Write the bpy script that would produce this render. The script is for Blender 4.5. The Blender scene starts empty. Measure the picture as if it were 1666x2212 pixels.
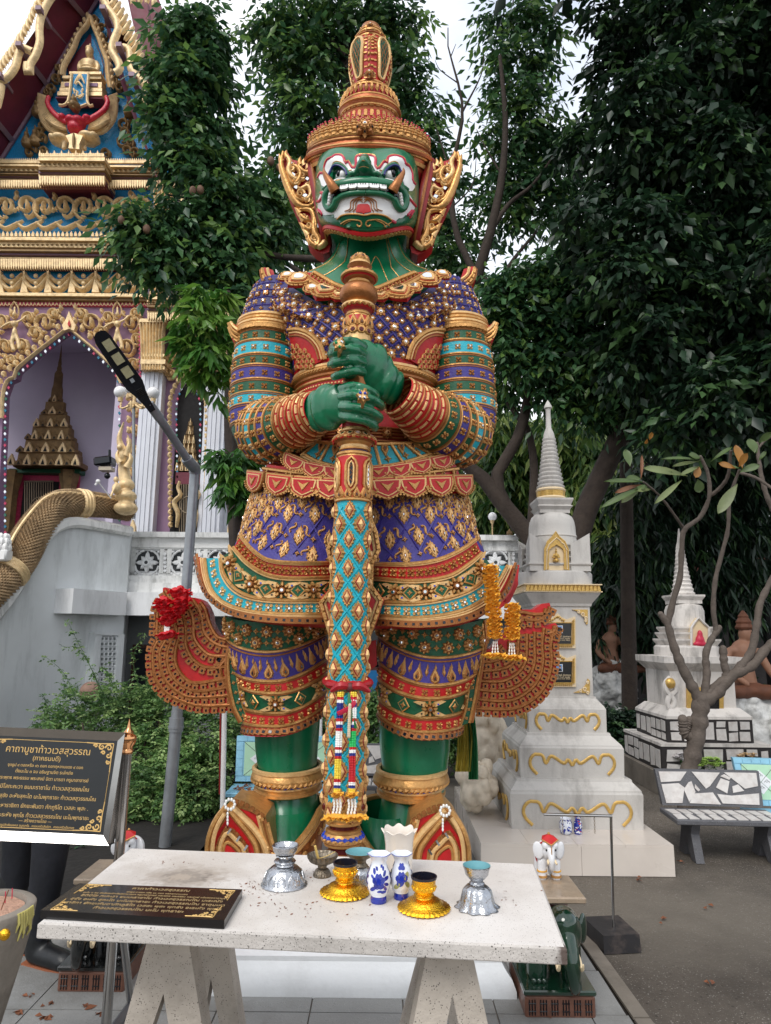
import bpy,bmesh,math,random
import numpy as np
from mathutils import Vector,Matrix,geometry,noise
random.seed(11);rng=np.random.default_rng(5)
PI=math.pi;RAD=math.radians
SC=bpy.context.scene;COL=SC.collection
# ---------------------------------------------------------------- camera, sky, sun, exposure
F,CX,CY,CAMZ=1500.0,833.0,1106.0,1.6
RM=Matrix.Rotation(RAD(100),3,'X')@Matrix.Rotation(RAD(0.55),3,'Z')
cam=bpy.data.cameras.new('camera');camo=bpy.data.objects.new('camera',cam);COL.objects.link(camo)
camo.matrix_world=Matrix.Translation((0,0,CAMZ))@RM.to_4x4()
cam.sensor_fit='VERTICAL';cam.sensor_height=36;cam.lens=F/2212*36
cam.clip_end=500;cam.clip_start=.05
SC.camera=camo
SUN_EL,SUN_AZ=48.0,-40.0
w=bpy.data.worlds.new('World');SC.world=w;w.use_nodes=True
nt=w.node_tree;nt.nodes.clear()
def N(nt,t,**k):
 n=nt.nodes.new(t)
 for a,b in k.items():
  if a in n.inputs:n.inputs[a].default_value=b
  else:setattr(n,a,b)
 return n
sky=N(nt,'ShaderNodeTexSky');sky.sky_type='NISHITA';sky.sun_disc=False
sky.sun_elevation=RAD(SUN_EL);sky.sun_rotation=RAD(SUN_AZ)
tc=N(nt,'ShaderNodeTexCoord')
mp=N(nt,'ShaderNodeMapping');mp.inputs['Scale'].default_value=(1,1,2.2)
ns=N(nt,'ShaderNodeTexNoise');ns.inputs['Scale'].default_value=1.7;ns.inputs['Detail'].default_value=7;ns.inputs['Roughness'].default_value=.55
cr=N(nt,'ShaderNodeValToRGB');cr.color_ramp.elements[0].position=.36;cr.color_ramp.elements[0].color=(.42,.42,.42,1)
cr.color_ramp.elements[1].position=.55;cr.color_ramp.elements[1].color=(1,1,1,1)
cl=N(nt,'ShaderNodeTexNoise');cl.inputs['Scale'].default_value=2.6;cl.inputs['Detail'].default_value=5
clr=N(nt,'ShaderNodeValToRGB');clr.color_ramp.elements[0].position=.3;clr.color_ramp.elements[0].color=(6.3,6.6,7.1,1)
clr.color_ramp.elements[1].position=.62;clr.color_ramp.elements[1].color=(7.6,7.75,8.0,1)
mx=N(nt,'ShaderNodeMix');mx.data_type='RGBA'
bg=N(nt,'ShaderNodeBackground');bg.inputs['Strength'].default_value=.15
wo=N(nt,'ShaderNodeOutputWorld')
L=nt.links.new
L(tc.outputs['Generated'],mp.inputs['Vector']);L(mp.outputs[0],ns.inputs['Vector']);L(mp.outputs[0],cl.inputs['Vector'])
L(ns.outputs['Fac'],cr.inputs[0]);L(cl.outputs['Fac'],clr.inputs[0])
L(cr.outputs[0],mx.inputs[0]);L(sky.outputs[0],mx.inputs[6]);L(clr.outputs[0],mx.inputs[7])
L(mx.outputs[2],bg.inputs['Color']);L(bg.outputs[0],wo.inputs[0])
sun=bpy.data.lights.new('sun','SUN');sun.energy=1.5;sun.angle=RAD(25);sun.color=(1,.96,.9)
suno=bpy.data.objects.new('sun',sun);COL.objects.link(suno)
# light shines from behind the camera's left shoulder, high up
suno.rotation_euler=(RAD(90-SUN_EL),0,RAD(-25))
SC.view_settings.view_transform='Standard';SC.view_settings.look='None'
SC.view_settings.exposure=0.28;SC.view_settings.gamma=1;SC.view_settings.use_curve_mapping=False
SC.cycles.max_bounces=7;SC.cycles.diffuse_bounces=3;SC.cycles.glossy_bounces=3;SC.cycles.transparent_max_bounces=6
# ---------------------------------------------------------------- picture point -> place
def ray(px,py):return RM@Vector(((px-CX)/F,-(py-CY)/F,-1))
def at(px,py,Y):
 d=ray(px,py);return Vector((0,0,CAMZ))+d*(Y/d.y)
def onz(px,py,z=0):
 d=ray(px,py);return Vector((0,0,CAMZ))+d*((z-CAMZ)/d.z)
def mpp(px,py,Y):
 return(at(px+.5,py,Y)-at(px-.5,py,Y)).length
def fr(a,b,n):return[a+(b-a)*k/(n-1)for k in range(n)]
def crop(ox,oy,wd):
 k=wd/1666.0
 return lambda x,y:((ox+x*k)/1.84394,(oy+y*k)/1.84394)
def CP(c,pts):return[c(*p)for p in pts]
# ---------------------------------------------------------------- materials
def lin(c):
 return tuple((x/12.92 if x<=.04045 else((x+.055)/1.055)**2.4)for x in[v/255 for v in c])
MATS={}
def mat(name,col,rough=.55,metal=0.,var=.15,vs=6.,bump=0.,bs=40.,coat=0.,dirt=None,ds=3.,dcol=(60,55,48),spk=None,trans=0.,spec=.5,rv=0.1,srgb=True,dz=0):
 if name in MATS:return MATS[name]
 m=bpy.data.materials.new(name);m.use_nodes=True;t=m.node_tree;b=t.nodes['Principled BSDF']
 c=lin(col)if srgb else col
 L=t.links.new
 tc=N(t,'ShaderNodeTexCoord')
 n1=N(t,'ShaderNodeTexNoise');n1.inputs['Scale'].default_value=vs;n1.inputs['Detail'].default_value=6;n1.inputs['Roughness'].default_value=.6
 L(tc.outputs['Object'],n1.inputs['Vector'])
 r=N(t,'ShaderNodeValToRGB');r.color_ramp.elements[0].position=.3;r.color_ramp.elements[1].position=.7
 lo=tuple(max(0,x*(1-var))for x in c);hi=tuple(min(1,x*(1+var))for x in c)
 r.color_ramp.elements[0].color=(*lo,1);r.color_ramp.elements[1].color=(*hi,1)
 L(n1.outputs['Fac'],r.inputs[0]);out=r.outputs[0]
 if spk:
  for sc_,th,sc in([spk]if not isinstance(spk,list)else spk):
   v=N(t,'ShaderNodeTexVoronoi');v.inputs['Scale'].default_value=sc_;L(tc.outputs['Object'],v.inputs['Vector'])
   n3=N(t,'ShaderNodeTexNoise');n3.inputs['Scale'].default_value=sc_*.4;L(tc.outputs['Object'],n3.inputs['Vector'])
   ad=N(t,'ShaderNodeMath');ad.operation='MULTIPLY_ADD';ad.inputs[1].default_value=.5;L(n3.outputs['Fac'],ad.inputs[0]);L(v.outputs['Distance'],ad.inputs[2])
   rr=N(t,'ShaderNodeValToRGB');rr.color_ramp.elements[0].position=th;rr.color_ramp.elements[1].position=th+.04
   rr.color_ramp.elements[0].color=(1,1,1,1);rr.color_ramp.elements[1].color=(0,0,0,1)
   L(ad.outputs[0],rr.inputs[0])
   mm=N(t,'ShaderNodeMix');mm.data_type='RGBA';L(rr.outputs[0],mm.inputs[0]);L(out,mm.inputs[6]);mm.inputs[7].default_value=(*lin(sc),1);out=mm.outputs[2]
 if dirt:
  n2=N(t,'ShaderNodeTexNoise');n2.inputs['Scale'].default_value=ds;n2.inputs['Detail'].default_value=9;n2.inputs['Roughness'].default_value=.68
  if dz:m2=N(t,'ShaderNodeMapping');m2.inputs['Scale'].default_value=(1,1,dz);L(tc.outputs['Object'],m2.inputs[0]);L(m2.outputs[0],n2.inputs['Vector'])
  else:L(tc.outputs['Object'],n2.inputs['Vector'])
  r2=N(t,'ShaderNodeValToRGB');r2.color_ramp.elements[0].position=.48;r2.color_ramp.elements[1].position=.75
  r2.color_ramp.elements[0].color=(0,0,0,1);r2.color_ramp.elements[1].color=(dirt,dirt,dirt,1)
  L(n2.outputs['Fac'],r2.inputs[0])
  mm=N(t,'ShaderNodeMix');mm.data_type='RGBA';L(r2.outputs[0],mm.inputs[0]);L(out,mm.inputs[6]);mm.inputs[7].default_value=(*lin(dcol),1);out=mm.outputs[2]
 L(out,b.inputs['Base Color'])
 b.inputs['Metallic'].default_value=metal
 if rv:
  mr=N(t,'ShaderNodeMapRange');mr.inputs[3].default_value=max(.03,rough-rv);mr.inputs[4].default_value=min(1,rough+rv)
  n4=N(t,'ShaderNodeTexNoise');n4.inputs['Scale'].default_value=vs*2.3;n4.inputs['Detail'].default_value=5;L(tc.outputs['Object'],n4.inputs['Vector'])
  L(n4.outputs['Fac'],mr.inputs[0]);L(mr.outputs[0],b.inputs['Roughness'])
 else:b.inputs['Roughness'].default_value=rough
 if coat:b.inputs['Coat Weight'].default_value=coat;b.inputs['Coat Roughness'].default_value=.08
 b.inputs['Specular IOR Level'].default_value=spec
 if bump:
  nb=N(t,'ShaderNodeTexNoise');nb.inputs['Scale'].default_value=bs;nb.inputs['Detail'].default_value=6;L(tc.outputs['Object'],nb.inputs['Vector'])
  bp=N(t,'ShaderNodeBump');bp.inputs['Strength'].default_value=bump;bp.inputs['Distance'].default_value=.01
  L(nb.outputs['Fac'],bp.inputs['Height']);L(bp.outputs[0],b.inputs['Normal'])
 if trans:
  o=t.nodes['Material Output'];tr=N(t,'ShaderNodeBsdfTranslucent');L(out,tr.inputs['Color'])
  ms=N(t,'ShaderNodeMixShader');ms.inputs[0].default_value=trans;L(b.outputs[0],ms.inputs[1]);L(tr.outputs[0],ms.inputs[2]);L(ms.outputs[0],o.inputs['Surface'])
 MATS[name]=m;return m
 # ---------------------------------------------------------------- objects
def link(o,parent=None):
 COL.objects.link(o)
 if parent is not None:
  o.parent=parent
  if parent.type=='EMPTY' and parent.parent is None:
   o.matrix_parent_inverse=Matrix.Translation(-Vector(parent.location))
 return o
def tag(o,label=None,cat=None,group=None,kind=None):
 if label:o['label']=label
 if cat:o['category']=cat
 if group:o['group']=group
 if kind:o['kind']=kind
 return o
def thing(name,loc,label,cat,group=None):
 o=bpy.data.objects.new(name,None);o.location=loc;o.empty_display_size=.1;COL.objects.link(o)
 return tag(o,label,cat,group)
def copy_tree(o,parent=None,loc=None,rz=None,label=None,scale=None):
 c=o.copy();COL.objects.link(c)
 if parent is not None:c.parent=parent
 for ch in[x for x in KIDS.get(o.name,[])]:copy_tree(ch,c)
 if loc is not None:c.location=loc
 if rz is not None:c.rotation_euler=(0,0,rz)
 if scale is not None:c.scale=(scale,)*3
 if label:c['label']=label
 return c
KIDS={}
def inst(name,mesh,M,parent,kind=None):
 o=bpy.data.objects.new(name,mesh);o.matrix_basis=M;link(o,parent)
 if parent:KIDS.setdefault(parent.name,[]).append(o)
 if kind:o['kind']=kind
 return o
class MB:
 def __init__(s):s.v=[];s.f=[];s.m=[];s.mats=[]
 def mi(s,m):
  if m not in s.mats:s.mats.append(m)
  return s.mats.index(m)
 def add(s,vs,fs,m):
  k=len(s.v);i=s.mi(m);s.v.extend(tuple(v)for v in vs)
  for f in fs:s.f.append(tuple(a+k for a in f));s.m.append(i)
  return s
 def box(s,c,size,m,R=None,taper=1.0,bev=0.):
  x,y,z=[a/2 for a in size];c=Vector(c);vs=[]
  if bev:
   b=min(bev,x*.49,y*.49,z*.49)
   pts=[]
   for sx in(-1,1):
    for sy in(-1,1):
     for sz in(-1,1):
      pts+=[(sx*(x-b),sy*y if 0 else sy*(y-b),sz*z),(sx*(x-b),sy*y,sz*(z-b)),(sx*x,sy*(y-b),sz*(z-b))]
   bm=bmesh.new()
   for p in pts:
    t=taper if p[2]>0 else 1
    bm.verts.new((p[0]*t,p[1]*t,p[2]))
   bmesh.ops.convex_hull(bm,input=bm.verts);bm.verts.index_update()
   for v in bm.verts:
    p=v.co;p=R@p if R else p;vs.append(c+p)
   fs=[[v.index for v in f.verts]for f in bm.faces];bm.free()
   return s.add(vs,fs,m)
  for sz in(-1,1):
   t=taper if sz>0 else 1
   for sx,sy in((-1,-1),(1,-1),(1,1),(-1,1)):
    p=Vector((sx*x*t,sy*y*t,sz*z));vs.append(c+(R@p if R else p))
  return s.add(vs,[(3,2,1,0),(4,5,6,7),(0,1,5,4),(1,2,6,5),(2,3,7,6),(3,0,4,7)],m)
 def bb(s,a,b,m,bev=0.):
  a,b=Vector(a),Vector(b);return s.box((a+b)/2,[abs(q)for q in(b-a)],m,bev=bev)
 def tube(s,pts,r,m,seg=8,closed=False,caps=True,flat=1.0):
  pts=[Vector(p)for p in pts];n=len(pts);rs=r if isinstance(r,(list,tuple))else[r]*n
  vs=[];fs=[];ref=None
  for i,p in enumerate(pts):
   a=pts[(i-1)%n]if(closed or i>0)else p;b=pts[(i+1)%n]if(closed or i<n-1)else p
   t=(b-a).normalized()if(b-a).length>1e-9 else Vector((0,0,1))
   if ref is None:ref=Vector((0,0,1))if abs(t.z)<.9 else Vector((0,1,0))
   ref=(ref-t*ref.dot(t));ref=ref.normalized()if ref.length>1e-6 else t.orthogonal().normalized()
   q=t.cross(ref)
   for k in range(seg):
    an=2*PI*k/seg;vs.append(p+(ref*math.cos(an)*flat+q*math.sin(an))*rs[i])
  for i in range(n if closed else n-1):
   j=(i+1)%n
   for k in range(seg):fs.append((i*seg+k,i*seg+(k+1)%seg,j*seg+(k+1)%seg,j*seg+k))
  if caps and not closed:fs.append(tuple(range(seg))[::-1]);fs.append(tuple((n-1)*seg+k for k in range(seg)))
  return s.add(vs,fs,m)
 def lathe(s,prof,c,m,seg=24,axis=None,lobes=0,amp=0.,sq=False,ms=None,rot=0.):
  c=Vector(c);vs=[];fs=[]
  for pi,(r,z)in enumerate(prof):
   for k in range(seg):
    an=2*PI*k/seg+rot
    rr=r*(1+(amp(z)if callable(amp)else amp)*math.cos(lobes*an))if lobes else r
    if sq:q=max(abs(math.cos(an)),abs(math.sin(an)));rr=rr/q
    p=Vector((rr*math.cos(an),rr*math.sin(an),z))
    vs.append(c+(axis@p if axis else p))
  n=len(prof)
  if ms is None:ms=[m]*(n-1)
  k0=len(s.v);s.v.extend(tuple(v)for v in vs)
  for i in range(n-1):
   mi=s.mi(ms[i])
   for k in range(seg):s.f.append((k0+i*seg+k,k0+i*seg+(k+1)%seg,k0+(i+1)*seg+(k+1)%seg,k0+(i+1)*seg+k));s.m.append(mi)
  if prof[0][0]>1e-5:s.f.append(tuple(k0+k for k in range(seg))[::-1]);s.m.append(s.mi(ms[0]))
  if prof[-1][0]>1e-5:s.f.append(tuple(k0+(n-1)*seg+k for k in range(seg)));s.m.append(s.mi(ms[-1]))
  return s
 def poly(s,pts3,m,d=None):
  pts3=[Vector(p)for p in pts3];n=len(pts3)
  nrm=Vector((0,0,0))
  for i in range(n):nrm+=(pts3[i]-pts3[0]).cross(pts3[(i+1)%n]-pts3[0])
  nrm.normalize()
  if d is not None and nrm.dot(d)<0:pts3=pts3[::-1]
  tris=geometry.tessellate_polygon([pts3])
  k=[tuple(t)for t in tris]
  if d is None:return s.add(pts3,k,m)
  top=[p+d for p in pts3];fs=[]
  tn=lambda P,t:(P[t[1]]-P[t[0]]).cross(P[t[2]]-P[t[0]])
  for t in k:
   t=t if tn(top,t).dot(d)>0 else t[::-1]
   fs.append(tuple(a+n for a in t));fs.append(t[::-1])
  fs+=[(i,(i+1)%n,(i+1)%n+n,i+n)for i in range(n)]
  return s.add(pts3+top,fs,m)
 def sph(s,c,r,m,seg=12,rings=8,R=None):
  r=(r,)*3 if not isinstance(r,(tuple,list))else r;c=Vector(c)
  vs=[];fs=[]
  for i in range(rings+1):
   ph=PI*i/rings
   for k in range(seg):
    th=2*PI*k/seg;p=Vector((math.sin(ph)*math.cos(th)*r[0],math.sin(ph)*math.sin(th)*r[1],math.cos(ph)*r[2]))
    vs.append(c+(R@p if R else p))
  for i in range(rings):
   for k in range(seg):
    a,b=i*seg+k,i*seg+(k+1)%seg
    if i==0:fs.append((a,a+seg,b+seg))
    elif i==rings-1:fs.append((a,a+seg,b))
    else:fs.append((a,a+seg,b+seg,b))
  return s.add(vs,fs,m)
 def xf(s,M,k=0):
  s.v=s.v[:k]+[tuple(M@Vector(v))for v in s.v[k:]];return s
 def merge(s,o,M=None):
  vs=[M@Vector(v)for v in o.v]if M else o.v;k=len(s.v);s.v.extend(tuple(v)for v in vs)
  idx=[s.mi(m)for m in o.mats]
  for f,m in zip(o.f,o.m):s.f.append(tuple(a+k for a in f));s.m.append(idx[m])
  return s
 def mesh(s,name,smooth=40):
  me=bpy.data.meshes.new(name);me.from_pydata(s.v,[],s.f)
  for m in s.mats:me.materials.append(m)
  me.polygons.foreach_set('material_index',s.m)
  if smooth:
   me.polygons.foreach_set('use_smooth',[True]*len(s.f))
   me.update();me.set_sharp_from_angle(angle=RAD(smooth))
  me.update();return me
 def build(s,name,parent=None,smooth=40,label=None,cat=None,group=None,kind=None,fix=False):
  me=s.mesh(name,smooth)
  if fix:
   bm=bmesh.new();bm.from_mesh(me);bmesh.ops.recalc_face_normals(bm,faces=bm.faces);bm.to_mesh(me);bm.free()
  o=bpy.data.objects.new(name,me);link(o,parent)
  if parent:KIDS.setdefault(parent.name,[]).append(o)
  return tag(o,label,cat,group,kind)
TMP=bpy.data.scenes.new('workbench')
def tmp_dg():
 with bpy.context.temp_override(scene=TMP,view_layer=TMP.view_layers[0]):dg=bpy.context.evaluated_depsgraph_get();dg.update();return dg
def fuse(name,prims,m,parent=None,vox=.02,smooth_it=4,**kw):
 """one continuous body grown from overlapping ellipsoids and tapered limbs"""
 b=MB()
 for p in prims:
  if p[0]=='s':b.sph(p[1],p[2],m,16,12,p[3]if len(p)>3 else None)
  else:b.tube(p[1],p[2],m,12)
  if p[0]=='t':
   rs=p[2]if isinstance(p[2],(list,tuple))else[p[2]]*len(p[1])
   b.sph(p[1][0],rs[0]*.98,m,12,8);b.sph(p[1][-1],rs[-1]*.98,m,12,8)
 me=b.mesh(name+'_raw',0);o=bpy.data.objects.new(name,me);TMP.collection.objects.link(o)
 md=o.modifiers.new('r','REMESH');md.mode='VOXEL';md.voxel_size=vox
 sm=o.modifiers.new('s','SMOOTH');sm.factor=.5;sm.iterations=smooth_it
 dg=tmp_dg()
 me2=bpy.data.meshes.new_from_object(o.evaluated_get(dg));bpy.data.objects.remove(o)
 me2.name=name;me2.materials.clear();me2.materials.append(m)
 me2.polygons.foreach_set('use_smooth',[True]*len(me2.polygons));me2.polygons.foreach_set('material_index',[0]*len(me2.polygons));me2.update()
 o=bpy.data.objects.new(name,me2);link(o,parent)
 if parent:KIDS.setdefault(parent.name,[]).append(o)
 return tag(o,**kw)if kw else o
def spl(ts,vals):
 """smooth interpolation through (t, value); value a number or a tuple"""
 ts=list(ts);A=np.array(vals,float);A=A[:,None]if A.ndim==1 else A
 n=len(ts);d=np.zeros_like(A)
 for i in range(n):
  if i==0:d[i]=(A[1]-A[0])/(ts[1]-ts[0])
  elif i==n-1:d[i]=(A[-1]-A[-2])/(ts[-1]-ts[-2])
  else:
   h0,h1=ts[i]-ts[i-1],ts[i+1]-ts[i];s0,s1=(A[i]-A[i-1])/h0,(A[i+1]-A[i])/h1
   d[i]=np.where(s0*s1>0,2*s0*s1/(s0+s1+1e-12),0)
 def f(t):
  t=min(max(t,ts[0]),ts[-1]);i=0
  while i<n-2 and t>ts[i+1]:i+=1
  h=ts[i+1]-ts[i];x=(t-ts[i])/h
  return(A[i]*(2*x**3-3*x*x+1)+d[i]*h*(x**3-2*x*x+x)+A[i+1]*(-2*x**3+3*x*x)+d[i+1]*h*(x**3-x*x))
 return f
def smoothline(pts,n):
 """resample a polyline (tuples of any dimension) smoothly into n points"""
 P=np.array([tuple(p)for p in pts],float);d=np.r_[0,np.cumsum(np.linalg.norm(np.diff(P,axis=0),axis=1))]
 if d[-1]<1e-9:return[tuple(P[0])]*n
 # Catmull-Rom on chord length
 out=[]
 for t in np.linspace(0,d[-1],n):
  i=min(int(np.searchsorted(d,t,'right'))-1,len(P)-2);i=max(i,0)
  h=d[i+1]-d[i];x=(t-d[i])/h if h>1e-12 else 0
  m0=(P[i+1]-P[i-1])/(d[i+1]-d[i-1])if i>0 else(P[1]-P[0])/max(d[1],1e-9)
  m1=(P[i+2]-P[i])/(d[i+2]-d[i])if i+2<len(P)else(P[-1]-P[-2])/max(d[-1]-d[-2],1e-9)
  out.append(tuple(P[i]*(2*x**3-3*x*x+1)+m0*h*(x**3-2*x*x+x)+P[i+1]*(-2*x**3+3*x*x)+m1*h*(x**3-x*x)))
 return out
 # ---------------------------------------------------------------- surfaces that carry ornament
class Surf:
 """S.p(u, v): u in degrees, 0 = towards the viewer, + = right; v along the body"""
 sgn=1
 def frame(s,u,v,out=0.,spin=0.,size=1.):
  e=1.0;ev=s.ev
  P=s.p(u,v);T=(s.p(u+e,v)-s.p(u-e,v)).normalized();V=(s.p(u,v+ev)-s.p(u,v-ev)).normalized()*s.sgn
  Nn=T.cross(V).normalized();V=Nn.cross(T).normalized()
  M=Matrix((T,V,Nn)).transposed().to_4x4()
  return Matrix.Translation(P+Nn*out)@M@Matrix.Rotation(spin,4,'Z')@Matrix.Scale(size,4)
 def pn(s,u,v,out):
  F_=s.frame(u,v,out);return F_.translation
 def grid(s,mb,vs,ms,us=None,nu=48):
  """rows between consecutive vs take material ms[i]; ms may be one material"""
  us=us if us is not None else[(-180+360*k/nu)for k in range(nu)];closed=us is None or len(us)==nu
  k0=len(mb.v)
  for v in vs:
   for u in us:mb.v.append(tuple(s.p(u,v)))
  n=len(us)
  for i in range(len(vs)-1):
   mi=mb.mi(ms[i]if isinstance(ms,list)else ms)
   for k in range(n if closed else n-1):
    a,b=k0+i*n+k,k0+i*n+(k+1)%n
    mb.f.append((a,b,b+n,a+n)if s.sgn>0 else(a+n,b+n,b,a));mb.m.append(mi)
  return mb
 def ring(s,mb,v,r,m,u0=-180,u1=180,n=60,out=0.,seg=6,flat=1.):
  full=(u1-u0)>=359
  us=[u0+(u1-u0)*k/n for k in range(n if full else n+1)]
  mb.tube([s.pn(u,v,out)for u in us],r,m,seg,closed=full,flat=flat)
 def edge(s,mb,pts,r,m,out=0.,seg=6):
  mb.tube([s.pn(u,v,out)for u,v in pts],r,m,seg)
class Body(Surf):
 """loft through rings given in the picture: ((xl,yl),(xr,yr), yf, Y, ry)"""
 def __init__(s,secs,ev=.02,sup=1.0):
  rows=[];s.sup=sup
  for(l,r,yf,Y,ry)in secs:
   a,b=at(l[0],l[1],Y),at(r[0],r[1],Y);f=at((l[0]+r[0])/2,yf,Y-ry)if yf is not None else(a+b)/2
   rows.append(((a.x+b.x)/2,(b.x-a.x)/2,Y,ry,a.z,f.z,b.z))
  s.f=spl(range(len(rows)),rows);s.n=len(rows)-1;s.ev=ev
  s.sgn=-1 if rows[0][5]>rows[-1][5]else 1
 def p(s,u,v):
  cx,rx,Y,ry,zl,zf,zr=s.f(v);a=RAD(u);S,C=math.sin(a),math.cos(a)
  if s.sup!=1.0:
   k=(abs(S)**(2*s.sup)+abs(C)**(2*s.sup))**(-1/(2*s.sup));S2,C2=S*k,C*k
  else:S2,C2=S,C
  z=zf+((zl-zf)if S<0 else(zr-zf))*(S*S)
  return Vector((cx+rx*S2,Y-ry*C2,z))
class Limb(Surf):
 """rings across a spine: (point, radius); ref = direction that u=0 faces"""
 def __init__(s,pts,rs,ref=Vector((0,-1,0)),ev=.02,sgn=1,flat=1.0):
  s.f=spl(range(len(pts)),[(*p,r)for p,r in zip(pts,rs)]);s.n=len(pts)-1;s.ev=ev;s.ref=ref;s.sgn=sgn;s.flat=flat
 def p(s,u,v):
  q=s.f(v);q0,q1=s.f(v-.05),s.f(v+.05)
  t=Vector(q1[:3]-q0[:3]).normalized();r=(s.ref-t*s.ref.dot(t)).normalized()
  sd=r.cross(t)*(1 if s.sgn>0 else-1);sd=-sd
  a=RAD(u);return Vector(q[:3])+(r*math.cos(a)*s.flat+sd*math.sin(a))*q[3]
class Curtain(Surf):
 """surface through picture curves (each from left to right), depth from an ellipse"""
 def __init__(s,curves,depth,ev=.05,n=41):
  s.c=[]
  for c in curves:
   q=smoothline(c,n);s.c.append([tuple(at(x,y,depth(x,y)))for x,y in q])
  s.c=np.array(s.c);s.nn=n;s.ev=ev;s.sgn=-1;s.nv=len(curves)-1
 def p(s,u,v):
  x=min(max(u/100,0),1)*(s.nn-1);i=min(int(x),s.nn-2);f=x-i
  y=min(max(v,-.3),s.nv+.3);j=min(max(int(math.floor(y)),0),s.nv-1);g=y-j
  A=s.c[j][i]*(1-f)+s.c[j][i+1]*f;B=s.c[j+1][i]*(1-f)+s.c[j+1][i+1]*f
  return Vector(A*(1-g)+B*g)
class Lath(Surf):
 def __init__(s,prof,c):s.f=spl(range(len(prof)),prof);s.c=Vector(c);s.ev=.03;s.n=len(prof)-1;s.sgn=1 if prof[-1][1]>prof[0][1]else-1
 def p(s,u,v):r,z=s.f(v);a=RAD(u);return s.c+Vector((r*math.sin(a),-r*math.cos(a),z))
 # ---------------------------------------------------------------- ornament pieces
def layer(mb,out,z0,z1,m,inset=.8,cap=True,ctop=None):
 n=len(out);cx=sum(p[0]for p in out)/n;cy=sum(p[1]for p in out)/n
 vs=[(x,y,z0)for x,y in out]+[(cx+(x-cx)*inset,cy+(y-cy)*inset,z1)for x,y in out]
 fs=[(i,(i+1)%n,(i+1)%n+n,i+n)for i in range(n)]
 if cap:vs.append((cx,cy,z1 if ctop is None else ctop));fs+=[(i+n,(i+1)%n+n,2*n)for i in range(n)]
 mb.add(vs,fs,m)
def circ(r,n=8,ph=0,sx=1,sy=1):return[(r*sx*math.cos(2*PI*k/n+ph),r*sy*math.sin(2*PI*k/n+ph))for k in range(n)]
def star(ro,ri,n,ph=PI/2,sx=1,sy=1):
 return[((ro if k%2==0 else ri)*sx*math.cos(PI*k/n+ph),(ro if k%2==0 else ri)*sy*math.sin(PI*k/n+ph))for k in range(2*n)]
COUNT={};POOL={}
def scat(parent,root,name,meshmb,M,limit=290):
 """place one ornament: an object of its own up to the limit, after that pooled into one 'stuff' part"""
 k=(root.name,name);c=COUNT.get(k,0)
 if isinstance(meshmb,tuple):mb,me=meshmb
 if c<limit:
  COUNT[k]=c+1;inst(name,me,M,parent)
 else:
  POOL.setdefault((root.name,name),[root,name,MB()])[2].merge(mb,M)
def flush_pools():
 for k,(root,name,mb)in POOL.items():mb.build(name+'_field',root,0,kind='stuff')
 POOL.clear()
def ornament(name,fn,smooth=0):
 mb=MB();fn(mb);return(mb,mb.mesh(name,smooth))
def ribbon(mb,pts,wd,h,m,nrm=Vector((0,-1,0)),tip=True):
 """raised half-round strip along pts lying on a plane with normal nrm; wd number or function of 0..1"""
 pts=[Vector(p)for p in pts];n=len(pts);vs=[];fs=[]
 for i,p in enumerate(pts):
  t=(pts[min(i+1,n-1)]-pts[max(i-1,0)]);t=t.normalized()if t.length>1e-9 else Vector((1,0,0))
  sd=t.cross(nrm).normalized();x=i/(n-1);wv=wd(x)if callable(wd)else wd
  hh=h*min(1,wv/((wd(.4)if callable(wd)else wd)+1e-9)+.15)
  vs+=[p+sd*wv,p+sd*wv*.55+nrm*hh*.85,p+nrm*hh,p-sd*wv*.55+nrm*hh*.85,p-sd*wv]
 for i in range(n-1):
  for k in range(4):fs.append((i*5+k,i*5+k+1,i*5+k+6,i*5+k+5))
 mb.add(vs,[f[::-1]for f in fs],m)
def spiral(cx,cy,r,turns=1.3,a0=0.,sgn=1,n=16,shrink=.12):
 return[(cx+r*(1-(1-shrink)*t)*math.cos(a0+sgn*2*PI*turns*t),cy+r*(1-(1-shrink)*t)*math.sin(a0+sgn*2*PI*turns*t))for t in[k/(n-1)for k in range(n)]]
def txt(s,size,M,m,parent,name='lettering',align='CENTER',ext=.0006,sx=1.,fit=None):
 cu=bpy.data.curves.new(name,'FONT');cu.body=s;cu.size=size;cu.align_x=align;cu.extrude=ext;cu.resolution_u=2
 o=bpy.data.objects.new(name,cu);TMP.collection.objects.link(o)
 dg=tmp_dg()
 me=bpy.data.meshes.new_from_object(o.evaluated_get(dg));bpy.data.objects.remove(o)
 me.materials.clear();me.materials.append(m)
 if fit:
  xs=[v.co.x for v in me.vertices];k=fit/max(1e-6,max(xs)-min(xs));me.transform(Matrix.Translation((-(max(xs)+min(xs))/2*k,0,0))@Matrix.Diagonal((k,k,1,1)))
 if sx!=1:me.transform(Matrix.Diagonal((sx,1,1,1)))
 o=bpy.data.objects.new(name,me);o.matrix_basis=M;link(o,parent)
 if parent:KIDS.setdefault(parent.name,[]).append(o)
 return o
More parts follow.
